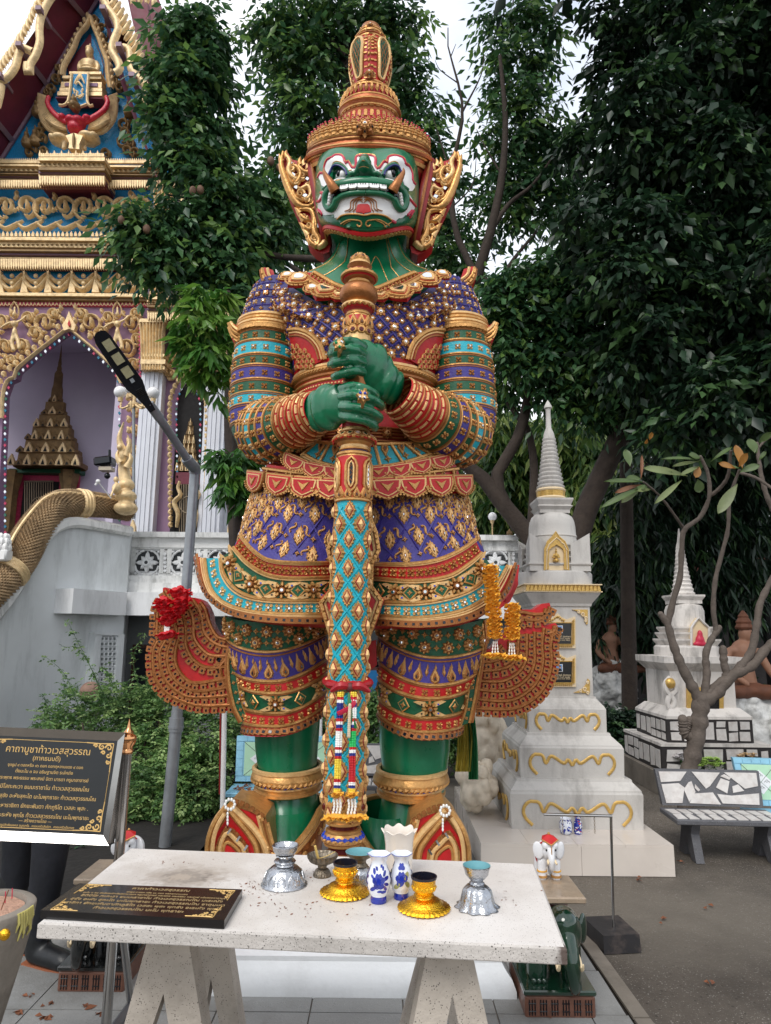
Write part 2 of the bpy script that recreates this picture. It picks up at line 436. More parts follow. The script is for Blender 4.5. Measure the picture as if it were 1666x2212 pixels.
 # ================================================================ setting
def struct(mb,name,smooth=30,**k):return mb.build(name,None,smooth,kind='structure',**k)
GRAN=mat('granite_paving',(138,138,136),.7,var=.12,vs=3,bump=.25,bs=120,spk=[(160,.34,(70,72,74)),(220,.33,(190,190,190))],dirt=.8,ds=1.7,dcol=(92,88,80))
CONC=mat('worn_concrete',(96,88,79),.8,var=.3,vs=1.6,bump=.5,bs=60,spk=[(60,.395,(176,170,162)),(100,.40,(156,150,142)),(30,.38,(60,54,48))],dirt=.95,ds=1.3,dcol=(44,38,32))
KERB=mat('kerb_concrete',(120,112,102),.8,var=.15,vs=5,bump=.3,bs=50,dirt=.6,ds=3)
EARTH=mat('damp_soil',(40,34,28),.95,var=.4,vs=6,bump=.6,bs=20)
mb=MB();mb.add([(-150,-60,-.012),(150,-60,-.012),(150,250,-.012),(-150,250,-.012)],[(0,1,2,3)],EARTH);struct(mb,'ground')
k1=onz(1245,2023);k2=onz(1374,2212);kd=(k2-k1).normalized();kn=Vector((-kd.y,kd.x,0))*-1
if kn.x<0:kn=-kn
A0=k1-kd*4.2;B0=k2+kd*2.5
mb=MB();mb.add([(A0.x+.06,A0.y,-.004),(9,A0.y,-.004),(9,-1,-.004),(B0.x+.06,-1,-.004)],[(0,3,2,1)],CONC)
mb.add([(A0.x,A0.y-.3,-.0045),(12,A0.y-.3,-.0045),(12,11,-.0045),(A0.x,11,-.0045)],[(0,1,2,3)],CONC);struct(mb,'concrete_yard')
mb=MB()
for i in range(9):
 a=A0+(B0-A0)*i/9;b=A0+(B0-A0)*((i+.985)/9)
 mb.poly([a,b,b+kn*.07,a+kn*.07],KERB,Vector((0,0,.012)))
struct(mb,'kerb')
paving=MB();paving.add([(-9,-1,-.003),(B0.x,-1,-.003),(A0.x,A0.y,-.003),(-9,A0.y,-.003)],[(0,1,2,3)],KERB);PV=struct(paving,'pavement')
for i in range(-9,5):
 for j in range(5,14):
  x,y=i*.4+.1,j*.4+.1;
  e=A0.x+(B0.x-A0.x)*(A0.y-y)/(A0.y-B0.y)
  if x+.39>e-.02 or x<-3.2:
   if x>e-.1 or x<-3.2:continue
   w_=e-.02-x
  else:w_=.394
  m_=MB();m_.bb((x,y,-.002),(x+w_,y+.394,.006+random.uniform(-.0007,.0007)),GRAN);m_.build('paving_slab',PV,0)
BED=mat('shaded_bed_soil',(26,22,19),.95,var=.4,vs=9,bump=.7,bs=24)  # soil whose near-black colour also stands in for shade behind table and bench
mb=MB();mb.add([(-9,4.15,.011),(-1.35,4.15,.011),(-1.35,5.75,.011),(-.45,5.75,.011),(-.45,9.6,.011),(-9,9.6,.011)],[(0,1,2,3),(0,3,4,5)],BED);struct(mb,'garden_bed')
# ---------------------------------------------------------------- white plinth under the statue
pl=onz(408,2152);pr=onz(1122,2176);PX0,PX1,PY0=pl.x,pr.x,3.42
PLM=mat('plinth_white',(226,228,230),.6,var=.04,vs=2,bump=.15,bs=40,dirt=.3,ds=4,dcol=(150,150,148))
t=thing('statue_plinth',(0,PY0,0),'low white painted plinth under the giant statue','plinth')
mb=MB();prof=[(0,.0),(0,.035),(.015,.075),(.04,.105),(.055,.13),(.055,.15)]
def rect(i,z,y1=5.55):return[(PX0+i,PY0+i,z),(PX1-i,PY0+i,z),(PX1-i,y1-i,z),(PX0+i,y1-i,z)]
v=[];f=[]
for k,(i,z)in enumerate(prof+[(.30,.152),(.30,.235),(.28,.24),(.28,.27)]):v+=rect(i,z)
n_=len(prof)+4
for k in range(n_-1):
 for q in range(4):f.append((k*4+q,k*4+(q+1)%4,k*4+4+(q+1)%4,k*4+4+q))
f.append(tuple((n_-1)*4+q for q in range(4)));mb.add(v,f,PLM);mb.build('plinth_block',t,30)
# ---------------------------------------------------------------- paints and stones
GREEN=mat('green_enamel',(3,104,66),.3,var=.2,vs=5,coat=.3,bump=.12,bs=14,dirt=.35,ds=9,dcol=(34,128,94))
DGREEN=mat('dark_green_paint',(8,84,52),.45,var=.2,vs=20,bump=.3,bs=60)
PURPLE=mat('violet_paint',(60,50,134),.5,var=.18,vs=18,bump=.35,bs=70)
DPURPLE=mat('deep_violet_paint',(38,31,98),.5,var=.2,vs=18,bump=.35,bs=70)
CYAN=mat('turquoise_paint',(30,172,190),.45,var=.12,vs=16,bump=.4,bs=60)
RED=mat('red_lacquer',(186,14,18),.48,var=.18,vs=12,coat=.05,bump=.15,bs=40)
DRED=mat('dark_red_paint',(140,22,22),.5,var=.2,vs=14)
GOLD=mat('gold_paint',(204,154,92),.36,metal=.6,var=.16,vs=30,bump=.35,bs=60,dirt=.5,ds=14,dcol=(138,84,40))
GOLDL=mat('pale_gold_paint',(230,188,128),.4,metal=.42,var=.12,vs=30,bump=.3,bs=70,dirt=.35,ds=16,dcol=(150,96,48))
GOLDB=mat('bronze_gold_paint',(162,102,54),.38,metal=.5,var=.18,vs=20,bump=.35,bs=50,dirt=.5,ds=9,dcol=(120,70,34))
MIRROR=mat('mirror_chip',(225,228,232),.06,metal=1,var=.05,rv=0)
DGLASS=mat('dark_glass_chip',(16,22,34),.08,var=.3,rv=0)
BGLASS=mat('blue_glass_chip',(38,72,190),.1,var=.3,rv=0)
RGLASS=mat('garnet_glass_chip',(92,22,24),.12,var=.3,rv=0)
GGLASS=mat('green_glass_chip',(28,150,90),.1,var=.3,rv=0)
WHITEP=mat('white_enamel',(235,234,232),.35,var=.05,vs=8,coat=.15)
BLACKP=mat('black_enamel',(18,20,26),.2,var=.1)
PINK=mat('rose_red_paint',(196,40,70),.4,var=.1)
NAVY=mat('navy_line_paint',(22,34,110),.4,var=.1)
SEAM=mat('seam_line',(60,60,62),.5,var=.1)
GOLDR=mat('red_bronze_paint',(176,96,54),.4,metal=.5,var=.2,vs=20,bump=.3,bs=50,dirt=.5,ds=9,dcol=(110,40,26))
WHITEW=mat('white_plaster',(232,231,230),.7,var=.05,vs=2.2,bump=.2,bs=30,dirt=.35,ds=2.5,dcol=(150,146,142))
# ================================================================ temple hall
MAROON=mat('maroon_paint',(112,40,58),.6,var=.15,vs=3,dirt=.3,ds=2);MAUVE=mat('mauve_plaster',(150,118,146),.7,var=.08,vs=2);BLUEM=mat('blue_glass_mosaic',(10,134,190),.18,var=.65,vs=60,bump=.8,bs=160,rv=.12)
TGOLD=mat('temple_gold',(236,206,156),.45,metal=.22,var=.18,vs=12,bump=.5,bs=70,dirt=.6,ds=9,dcol=(140,104,70));TGOLDD=mat('old_gilding',(140,112,72),.55,metal=.3,var=.35,vs=14,bump=.6,bs=60,dirt=.8,ds=7,dcol=(60,44,34))
TRIM=mat('dull_mauve_trim',(120,92,108),.6,var=.15,vs=10);WALLW=mat('temple_white',(226,228,236),.6,var=.04,vs=1.5,dirt=.2,ds=2,dcol=(170,170,176));PORCHW=mat('porch_plaster',(196,186,206),.7,var=.06,vs=1.2)
PINKZ=mat('pink_trim',(196,60,96),.5,var=.2,vs=20);DARKI=mat('dark_interior',(20,17,18),.8,var=.2);IRON=mat('window_grille',(150,134,112),.4,metal=.6,var=.1)
YT=14.0
TH=thing('temple_hall',at(180,1145,YT),'ornate Thai temple hall with gilded gable, blue mosaic friezes and white columns at the left','temple')
z1=crop(0,0,1000);z2=crop(0,900,1000);z7=crop(100,50,600)
def TP(p,dy=0.):return at(p[0],p[1],YT-dy)
def slab(mb,pts,dy,th,m):mb.poly([TP(p,dy)for p in pts],m,Vector((0,th,0)))
def tbox(mb,x0,x1,y0,y1,dy,th,m):
 a,b=TP((x0,y0),dy),TP((x1,y1),dy);mb.bb((min(a.x,b.x),a.y,b.z),(max(a.x,b.x),a.y+th,a.z),m)
def trib(mb,pts,dy,w_,h_,m,n=16,taper=True):
 k=mpp(200,500,YT)
 q=smoothline(pts,n);ribbon(mb,[TP(p,dy)for p in q],(lambda t:w_*k*(math.sin(PI*min(max(.12+.88*t*.9,0),1))**.7)+.004)if taper else w_*k,h_,m)
def part(name,mb,smooth=30,**k):return mb.build(name,TH,smooth,**k)
# back walls
mb=MB();slab(mb,[(205,-60),(345,352),(-140,352)],0,.1,BLUEM);part('gable_mosaic',mb)
mb=MB();tbox(mb,-160,345,352,662,0,.3,BLUEM);part('frieze_mosaic',mb)
# soffits with purlins
Lp=[(-90,390),(-40,300),(0,215),(60,105),(118,-10),(150,-80)];Ip=[(-60,452),(-30,395),(0,348),(62,250),(150,98),(262,-80)]
mb=MB();n=len(Lp);P=[TP(p,.9)for p in Lp]+[TP(p,0.02)for p in Ip];mb.add(P,[(i,i+1,n+i+1,n+i)for i in range(n-1)],MAROON);part('gable_soffit',mb)
Rp=[(204,-80),(232,0),(262,110),(262,240),(300,340),(330,420)];RI=[(215,-80),(222,0),(262,115),(290,235),(322,330),(340,400)]
mb=MB();P=[TP(p,.9)for p in[(196,-80),(214,0),(238,90),(262,180),(300,285),(345,400)]]+[TP(p,0.02)for p in[(200,-80),(226,10),(250,100),(276,190),(306,280),(345,395)]];mb.add(P,[(i+1,i,6+i,6+i+1)for i in range(5)],MAROON);part('gable_soffit',mb)
PUR=mat('grey_mauve_beam',(146,120,134),.6,var=.1)
for a,b in(((275,110),(430,300)),((150,350),(310,560)),((20,545),(180,725)),((-60,760),(80,930)),((420,-60),(560,110))):
 mb=MB();mb.tube([TP(z1(*a),.92),TP(z1(*b),.06)],.075,PUR,4);part('purlin',mb,0)
for p in((710,110),(815,355),(900,550),(290,115),(160,350),(30,550)):mb=MB();q=TP(z1(*p),.95);mb.box(q,(.12,.5,.1),PUR);part('purlin_end',mb,0)
mb=MB();mb.tube([TP(p,.05)for p in Ip],.05,TRIM,6);part('gable_moulding',mb)
# outer maroon roof edge seen on the right
mb=MB();slab(mb,[(296,0),(318,0),(322,60),(345,150),(335,190),(300,120)],.3,.2,MAROON);slab(mb,[(268,-40),(330,-40),(390,130),(420,300),(400,420),(372,420),(330,250)],-.3,.1,MAROON);part('lower_roof',mb)
# bargeboards: waving naga bodies with flame crests
def barge(body,crest,lean):
 mb=MB();trib(mb,body,1.0,8.5,.1,TGOLD,26,False);part('naga_bargeboard',mb,50)
 for(x,y)in crest:
  mb=MB();x,y=z1(x,y);trib(mb,[(x,y+6),(x+lean*1.5,y-3),(x+lean*5,y-15)],1.0,5,.07,TGOLD,6);part('flame_crest',mb,50)
barge([z1(*p)for p in[(390,-60),(330,10),(275,120),(262,200),(265,290),(235,380),(200,440),(205,490),(180,480),(185,430)]],[],0)
barge([z1(*p)for p in[(225,350),(150,325),(125,370),(100,460),(40,530),(-20,545)]],[],0)
barge([z1(*p)for p in[(10,570),(0,640),(-20,720)]],[],0)
for pts in([(300,0),(268,50),(240,95),(222,140),(200,190),(178,230),(160,265)],[(140,290),(120,330),(96,365),(72,395),(50,425),(25,460),(0,490)]):
 for p in smoothline(pts,8):x,y=z1(*p);mb=MB();trib(mb,[(x+2,y+6),(x-4,y),(x-3,y-14),(x+1,y-20)],1.0,5.2,.08,TGOLD,6);part('flame_crest',mb,50)
barge([z1(*p)for p in[(670,-60),(720,60),(770,130),(785,200),(755,280),(745,340),(790,420),(795,470),(765,490)]],[],0)
barge([z1(*p)for p in[(775,330),(850,325),(868,380),(870,450),(900,500),(960,560),(975,610),(935,650),(990,700),(1060,790)]],[],0)
for p in smoothline([(770,0),(800,60),(840,130),(870,190),(900,250),(925,310),(940,370),(945,430)],11):x,y=z1(*p);mb=MB();trib(mb,[(x-16,y+22),(x-6,y+8),(x+4,y-8)],1.0,4.6,.08,TGOLD,6);part('flame_crest',mb,50)
for p in smoothline([(880,0),(960,-10),(1020,10)],4):x,y=z1(*p);mb=MB();trib(mb,[(x,y+12),(x+2,y-10)],1.0,6,.08,TGOLD,5);part('flame_crest',mb,50)
# pediment: arched frame, seated Buddha, throne, garuda
C7=lambda pts:[z7(*p)for p in pts]
mb=MB()
for off,wd in((0,5),(24,3.4)):
 trib(mb,C7([(410+off,720),(420+off,620),(470+off,520),(540+off*.7,400),(600+off*.5,260),(690,150+off),(730,60+off)]),.14,wd,.1,TGOLD,30,False);trib(mb,C7([(960-off,860),(935-off,700),(925-off,560),(870-off*.7,430),(820-off*.5,290),(765,170+off),(730,60+off)]),.14,wd,.1,TGOLD,30,False)
part('niche_arch',mb,50)
for k,(x,y)in enumerate(smoothline([(410,700),(430,600),(500,470),(560,330),(640,180),(720,60)],12)+smoothline([(960,820),(930,620),(890,440),(830,290),(770,150)],11)):
 mb=MB();s=-1 if k<12 else 1;trib(mb,C7([(x,y+20),(x+s*26,y-10),(x+s*18,y-46)]),.12,4,.08,TGOLD,6);part('leaf_crest',mb,50)
mb=MB();slab(mb,C7([(480,700),(470,600),(600,400),(720,230),(830,440),(880,600),(860,860)]),.02,.05,MAROON);slab(mb,C7([(735,260),(820,440),(870,600),(850,800),(800,800),(790,560),(735,420)]),.04,.03,BLUEM);part('niche_back',mb)
bg_=TGOLD
def S7(x,y,dy,rx,ry,rz):k=mpp(100,100,YT)*.1953;return('s',TP(z7(x,y),dy),(rx*k,ry,rz*k))
def T7(pts,r,dy):k=mpp(100,100,YT)*.1953;return('t',smoothline([tuple(TP(z7(*p[:2]),dy+(p[2]if len(p)>2 else 0)))for p in pts],9),[r*k*(1-.25*j/8)for j in range(9)])
fuse('seated_buddha',[S7(700,590,.3,72,.14,70),S7(705,560,.3,95,.13,38),T7([(620,560),(600,600),(615,645,.05)],27,.3),T7([(790,560),(808,600),(795,650,.05)],27,.3),S7(705,640,.3,85,.2,30),S7(700,650,.38,120,.14,18),S7(712,455,.36,38,.12,50),S7(715,415,.33,42,.12,36),T7([(716,400),(722,350)],13,.33),T7([(708,500),(705,540)],20,.33)],TGOLD,TH,vox=.018,smooth_it=2)
mb=MB()
for(x0,x1,y0,y1,d,m)in((490,840,650,680,.45,TGOLD),(415,840,695,730,.4,TGOLD),(420,830,735,760,.34,TGOLDD),(400,845,765,830,.38,TGOLD),(440,800,775,815,.4,MAUVE),(385,850,830,870,.42,TGOLD),(360,850,872,918,.45,TGOLD),(340,860,930,950,.42,MAROON)):a_,b_=z7(x0,y0),z7(x1,y1);tbox(mb,a_[0],b_[0],a_[1],b_[1],d,.3,m)
part('throne',mb,0)
mb=MB();slab(mb,C7([(525,680),(705,680),(690,1010),(600,1035),(480,1010)]),.5,.04,BLUEM);part('throne_cloth',mb)
mb=MB();trib(mb,C7([(520,680),(480,980),(440,1030),(380,1030)]),.52,3,.05,TGOLD,12,False);trib(mb,C7([(705,680),(690,980),(720,1040),(760,1030)]),.52,3,.05,TGOLD,12,False);trib(mb,C7([(480,1010),(590,1050),(690,1020)]),.52,3,.05,TGOLD,10,False);part('cloth_border',mb,50)
mb=MB()
for a_,b_ in(((605,680),(545,790)),((612,680),(580,760)),((620,680),(640,760)),((615,680),(660,790)),((612,675),(612,740))):trib(mb,C7([a_,b_]),.55,1.6,.03,TGOLD,4)
for q in([(560,800),(590,770),(620,800),(640,830)],[(545,900),(560,860),(590,890),(560,920),(600,930),(640,900),(620,870)],[(590,950),(630,930),(650,900)],[(540,960),(570,930)],[(540,840),(545,880)],[(640,840),(635,880)]):trib(mb,C7(q),.55,2,.03,TGOLD,8)
part('royal_emblem',mb,50)
REDM=mat('red_glass_mosaic',(196,40,60),.25,var=.35,vs=60,bump=.5,bs=120)
fuse('garuda_arm',[T7([(540,1240),(400,1180),(290,1080),(245,990),(260,940)],34,.45)],REDM,TH,vox=.02,smooth_it=2);fuse('garuda_arm',[T7([(640,1220),(760,1160),(870,1080),(915,1000),(900,940)],34,.45)],REDM,TH,vox=.02,smooth_it=2)
fuse('garuda_torso',[S7(520,1210,.5,62,.2,50),S7(600,1215,.5,65,.2,52),S7(560,1290,.45,80,.2,60),S7(420,1170,.45,40,.14,40),S7(690,1180,.45,50,.14,36)],REDM,TH,vox=.02,smooth_it=2)
fuse('garuda_head',[S7(548,1045,.6,45,.18,50),S7(548,985,.56,30,.14,45),S7(545,940,.54,14,.1,30),S7(545,1065,.72,22,.1,16),S7(505,1035,.56,22,.1,28),S7(592,1035,.56,22,.1,28)],TGOLDD,TH,vox=.02,smooth_it=2)
fuse('garuda_leg',[S7(400,1420,.45,95,.25,48),S7(320,1410,.45,40,.2,40),T7([(440,1440),(430,1500)],30,.5)],TGOLD,TH,vox=.02,smooth_it=2);fuse('garuda_leg',[S7(700,1400,.45,95,.25,52),S7(780,1390,.45,40,.2,42),T7([(640,1440),(660,1510)],30,.5)],TGOLD,TH,vox=.02,smooth_it=2)
mb=MB();slab(mb,C7([(450,1360),(540,1330),(640,1360),(600,1450),(600,1510),(480,1500),(490,1440)]),.72,.25,TGOLD);trib(mb,C7([(540,1340),(535,1500)]),.75,3,.04,TGOLDD,4);part('garuda_sash',mb)
for s in(1,-1):
 for k in range(11):
  f=k/10;X_=(lambda x:x)if s>0 else(lambda x:1172-x)
  mb=MB();trib(mb,C7([(X_(480-50*f),1350-190*f),(X_(300+30*f),1330-190*f),(X_(175+95*f),1170-120*f),(X_(150+85*f),900+30*f)]),.2+f*.12,3.2,.07,TGOLD,14);part('wing_feather',mb,50)
 for k in range(9):
  f=k/8;mb=MB();trib(mb,C7([(X_(470-30*f),1300-130*f),(X_(360-20*f),1270-150*f),(X_(255+30*f-30),1180-130*f)]),.36,3.4,.07,TGOLD,9);part('wing_feather',mb,50)
  # side figures and flame scrolls in the gable
for(x,y)in((110,1400),(20,1420),(130,1080),(1150,1080)):
 fuse('kneeling_angel',[S7(x,y,.2,34,.12,44),S7(x,y-70,.22,22,.1,28),T7([(x,y-90),(x,y-150)],14,.2),T7([(x-20,y-20),(x-60,y+10),(x-30,y-60)],11,.25),T7([(x+20,y-20),(x+66,y+20)],11,.25),S7(x,y+50,.2,54,.12,26)],TGOLDD,TH,vox=.022,smooth_it=2)
random.seed(3)
for(x,y,r,a,sg)in((300,860,60,2,1),(250,900,50,1,-1),(390,640,50,3,1),(350,740,55,1,1),(540,330,40,2,-1),(860,280,60,0,1),(900,400,55,1,-1),(930,480,40,0,1),(1040,760,60,2,1),(1060,850,60,0,-1),(1100,1240,70,1,1),(1100,1330,60,2,-1),(1080,1430,70,0,1),(1130,1540,60,1,-1),(1230,1560,60,2,1),(200,1260,50,0,1),(190,1400,60,1,-1),(220,1540,50,2,1),(60,1560,60,0,-1),(900,1560,60,1,1),(780,80,40,1,1),(850,180,40,0,-1),(170,1330,50,2,1),(1150,1180,50,0,1),(1170,1460,50,1,-1),(1000,960,40,1,1)):
 mb=MB();q=spiral(x,y,r,1.35,a,sg,18);trib(mb,C7(q),.1,3.2,.08,TGOLDD,18);b_=q[0];trib(mb,C7([b_,(b_[0]+r*.2,b_[1]-r*.6),(b_[0],b_[1]-r*1.3)]),.1,3.4,.07,TGOLDD,7);part('flame_scroll',mb,50)
 # ---- cornices
def cornice(x0,x1,y0,y1,base,fringe=True,n_pet=None,nm='cornice'):
 mb=MB();H=y1-y0
 for f0,f1,d,m in((0,.16,.34,TGOLD),(.16,.38,.26,TGOLD),(.38,.5,.38,TGOLDD),(.5,.62,.3,TRIM),(.62,.74,.24,TGOLD),(.74,.88,.18,TRIM),(.88,1,.12,MAROON)):tbox(mb,x0-(d-.2)*18*0,x1,y0+H*f0,y0+H*f1,base+d,.6,m)
 part(nm,mb,0)
 n=int((x1-x0)/5.2)
 mb=MB()
 for k in range(n):
  x=x0+(k+.5)*(x1-x0)/n
  if fringe:slab(mb,[(x-2.2,y1-H*.3),(x+2.2,y1-H*.3),(x+2,y1-H*.08),(x,y1+2.5),(x-2,y1-H*.08)],base+.4,.06,TGOLD)
  c_=TP((x,y0+H*.27),base+.3);
  if k%2==0:mb.add([c_+Vector(v)for v in((-.045,0,0),(0,0,-.03),(.045,0,0),(0,0,.03),(0,-.03,0))],[(0,1,4),(1,2,4),(2,3,4),(3,0,4)],TGOLDD)
 part('hanging_petal',mb,0,kind='stuff')
cornice(-150,352,353,404,0);cornice(84,226,338,398,.4);cornice(-150,345,510,580,.05);
mb=MB()
for y0,y1,d,m in((630,641,.32,TGOLD),(641,650,.25,TGOLDD),(650,662,.16,PINKZ)):tbox(mb,-150,322,y0,y1,d,.5,m)
part('lintel_band',mb,0)
mb=MB()
for k in range(60):x=-150+k*7.9;slab(mb,[(x,661),(x+3.9,651.5),(x+7.8,661),(x+3.9,657)],.18,.02,TGOLD)
part('zigzag_trim',mb,0,kind='stuff')
for k in range(36):
 x=86+k*3.9 if k<36 else 0;mb=MB();h_=14 if k%4==0 else 8;slab(mb,[(x-2,338),(x-2.4,333),(x,338-h_),(x+2.4,333),(x+2,338)],.75,.05,TGOLD);part('lotus_finial',mb,0)
for k in range(24):
 x=-20+k*4.4;mb=MB();slab(mb,[(x-2,352),(x-2.4,348),(x,341),(x+2.4,348),(x+2,352)],.3,.05,TGOLD);part('lotus_finial',mb,0)
for k in range(26):x=226+k*4.6;mb=MB();slab(mb,[(x-2,352),(x-2.4,348),(x,341),(x+2.4,348),(x+2,352)],.3,.05,TGOLD);part('lotus_finial',mb,0)
# ---- big scroll frieze
def roundel(cx,cy,r,sg,dy=.1,m=TGOLD,wd=4.4):
 mb=MB();trib(mb,spiral(cx,cy,r,1.5,PI/2,sg,26,.1),dy,wd,.12,m,26)
 for a in(0,1.4,2.6,3.9,5.1):
  x,y=cx+r*.72*math.cos(a),cy+r*.72*math.sin(a);trib(mb,[(x,y),(x+5*math.cos(a+1.2),y+5*math.sin(a+1.2)),(x+9*math.cos(a+1.9),y+9*math.sin(a+1.9))],dy+.04,2.6,.08,m,6)
 trib(mb,[(cx,cy+r*.3),(cx-2*sg,cy-r*.1),(cx,cy-r*.55)],dy+.06,3.6,.12,m,7);trib(mb,[(cx+sg*r*.7,cy-r*.7),(cx+sg*r*.95,cy-r*1.0),(cx+sg*r*.8,cy-r*1.35)],dy+.04,3.2,.1,m,7)
 part('carved_scroll',mb,50)
for k,cx in enumerate((-28,15,60,98,142,184,226,268,305)):roundel(cx,448+(k%2)*3,25,1 if k%2 else-1)
mb=MB()
for k in range(9):x=-20+k*42;trib(mb,[(x-26,482),(x-8,496),(x+14,488),(x+30,478)],.12,5,.1,TGOLD,12)
part('vine_base',mb,50)
for k in range(40):x=-30+k*9.2;mb=MB();slab(mb,[(x-3,510),(x-3,505),(x,499),(x+3,505),(x+3,510)],.2,.05,TGOLD);part('lotus_finial',mb,0,kind=None)
# crescents
for k in range(-1,6):
 cx=46+k*51.5-20;mb=MB()
 trib(mb,[(cx-24,592),(cx-12,606),(cx,610),(cx+12,606),(cx+24,592)],.12,5,.1,TGOLD,14);trib(mb,[(cx-26,600),(cx-14,620),(cx,628),(cx+14,620),(cx+26,600)],.14,5.5,.12,TGOLD,14)
 for y in(596,612,622):mb.sph(TP((cx,y),.25),(.05,.04,.05),TGOLD,8,5)
 part('garland_swag',mb,50);mb=MB();slab(mb,[(cx+25.7-2,585),(cx+25.7+2,585),(cx+25.7+3,605),(cx+25.7+8,631),(cx+25.7-8,631),(cx+25.7-3,605)],.22,.1,TGOLD);part('tassel',mb,0)
 # ---- spandrel over the porch arch
arch=[(-6,1160),(6,905),(8,850),(18,822),(33,815),(36,800),(80,762),(124,728),(147,712),(150,712),(172,728),(212,762),(252,802),(256,815),(262,830),(262,1160)]
mb=MB();slab(mb,[(-160,662),(322,662),(322,700),(306,760),(306,1160),(262,1160)]+arch[-2::-1]+[(-160,1160)],.1,.25,MAUVE);part('spandrel',mb,0)
mb=MB();inn=[(x+(4 if x<149 else-4),y+6)for x,y in arch[1:-1]]
for w_,d,m in((3.2,.2,TGOLD),):trib(mb,arch[1:8]+[(149,708)],d,w_,.08,m,30,False);trib(mb,[(149,708)]+arch[10:-1],d,w_,.08,m,30,False)
part('arch_moulding',mb,50)
chip=[PINKZ,mat('teal_chip',(40,120,150),.2),MIRROR,mat('green_chip',(50,110,90),.2),MIRROR]
side_l=smoothline([(11,1150),(11,905),(14,852),(24,826),(40,808),(84,770),(128,736),(149,722)],40);side_r=smoothline([(149,722),(170,736),(210,770),(250,810),(257,850),(258,1150)],36)
for k,(x,y)in enumerate(side_l+side_r):mb=MB();slab(mb,[(x-3,y),(x,y-4),(x+3,y),(x,y+4)],.22,.03,chip[k%5]);part('glass_chip',mb,0)
for k,(x,y)in enumerate(smoothline([(-4,900),(0,850),(12,818),(30,800),(72,765),(118,730),(140,700)],16)+smoothline([(160,700),(180,722),(222,760),(262,796),(272,840),(276,900),(276,960),(274,1030),(272,1100)],20)):mb=MB();trib(mb,[(x,y),(x+(4 if x>150 else-4),y-5),(x+(1 if x>150 else-1),y-13)],.2,4.4,.1,TGOLD,6);part('leaf_crest',mb,50)
mb=MB();slab(mb,[(149,672),(142,690),(134,702),(138,714),(149,710),(160,714),(164,702),(156,690)],.3,.12,TGOLD);slab(mb,[(149,690),(146,700),(149,706),(152,700)],.34,.03,RED);part('keystone_leaf',mb,0)
for(cx,cy,r,sg)in((100,700,24,1),(78,722,17,-1),(120,682,15,1),(66,690,16,1),(198,700,24,-1),(222,722,17,1),(178,682,15,-1),(236,690,16,-1),(8,700,22,1),(-14,740,20,-1),(14,752,20,1),(50,748,16,-1),(0,790,16,1),(286,700,20,-1),(300,735,14,1),(276,752,20,-1),(292,790,16,1),(276,820,14,-1),(296,680,12,1),(30,780,12,1),(-30,690,20,1),(292,850,14,1),(298,890,11,-1),(296,930,11,1),(296,975,11,-1),(294,1020,11,1),(292,1060,11,-1),(292,1100,11,1)):roundel(cx,cy,r,sg,.14,TGOLD,3)
for cx in(32,254):
 k=mpp(150,750,YT);s_=lambda x,y,d,rx,ry,rz:('s',TP((cx+x,y),d),(rx*k,ry,rz*k));t_=lambda pts,r,d=.3:('t',smoothline([tuple(TP((cx+x,y),d))for x,y in pts],7),[r*k]*7)
 fuse('deity_figure',[s_(0,700,.3,7,.08,8),s_(0,680,.3,4.5,.07,6),t_([(0,676),(0,664)],2.6),s_(0,718,.3,5,.07,10),t_([(-6,695),(-18,700),(-30,708)],2.6),t_([(6,695),(16,690),(24,682)],2.6),t_([(-2,722),(-6,740),(-2,756)],4.5),t_([(2,722),(8,738),(10,752)],4.5)],TGOLD,TH,vox=.022,smooth_it=2)
 mb=MB();trib(mb,[(cx,652),(cx-9,668),(cx-7,684),(cx,690),(cx+7,684),(cx+9,668),(cx,652)],.2,1.5,.04,TGOLD,20,False);part('halo',mb,50)
 # ---- porch interior
YP=2.2;mb=MB();a_,b_=TP((-200,640),-YP),TP((300,1200),-YP);mb.bb((a_.x,a_.y,b_.z),(b_.x,a_.y+.2,a_.z),PORCHW);part('porch_wall',mb)
mb=MB();a_=TP((262,800),-.2);c_=TP((262,1160),-.2);mb.bb((a_.x,YT,c_.z),(a_.x+.15,YT+YP,a_.z+1.4),PORCHW);part('porch_side_wall',mb)
mb=MB();a_=TP((-200,700),0);b_=TP((300,700),0);mb.bb((a_.x,YT+.1,a_.z+.3),(b_.x,YT+YP,a_.z+.5),PORCHW);part('porch_ceiling',mb)
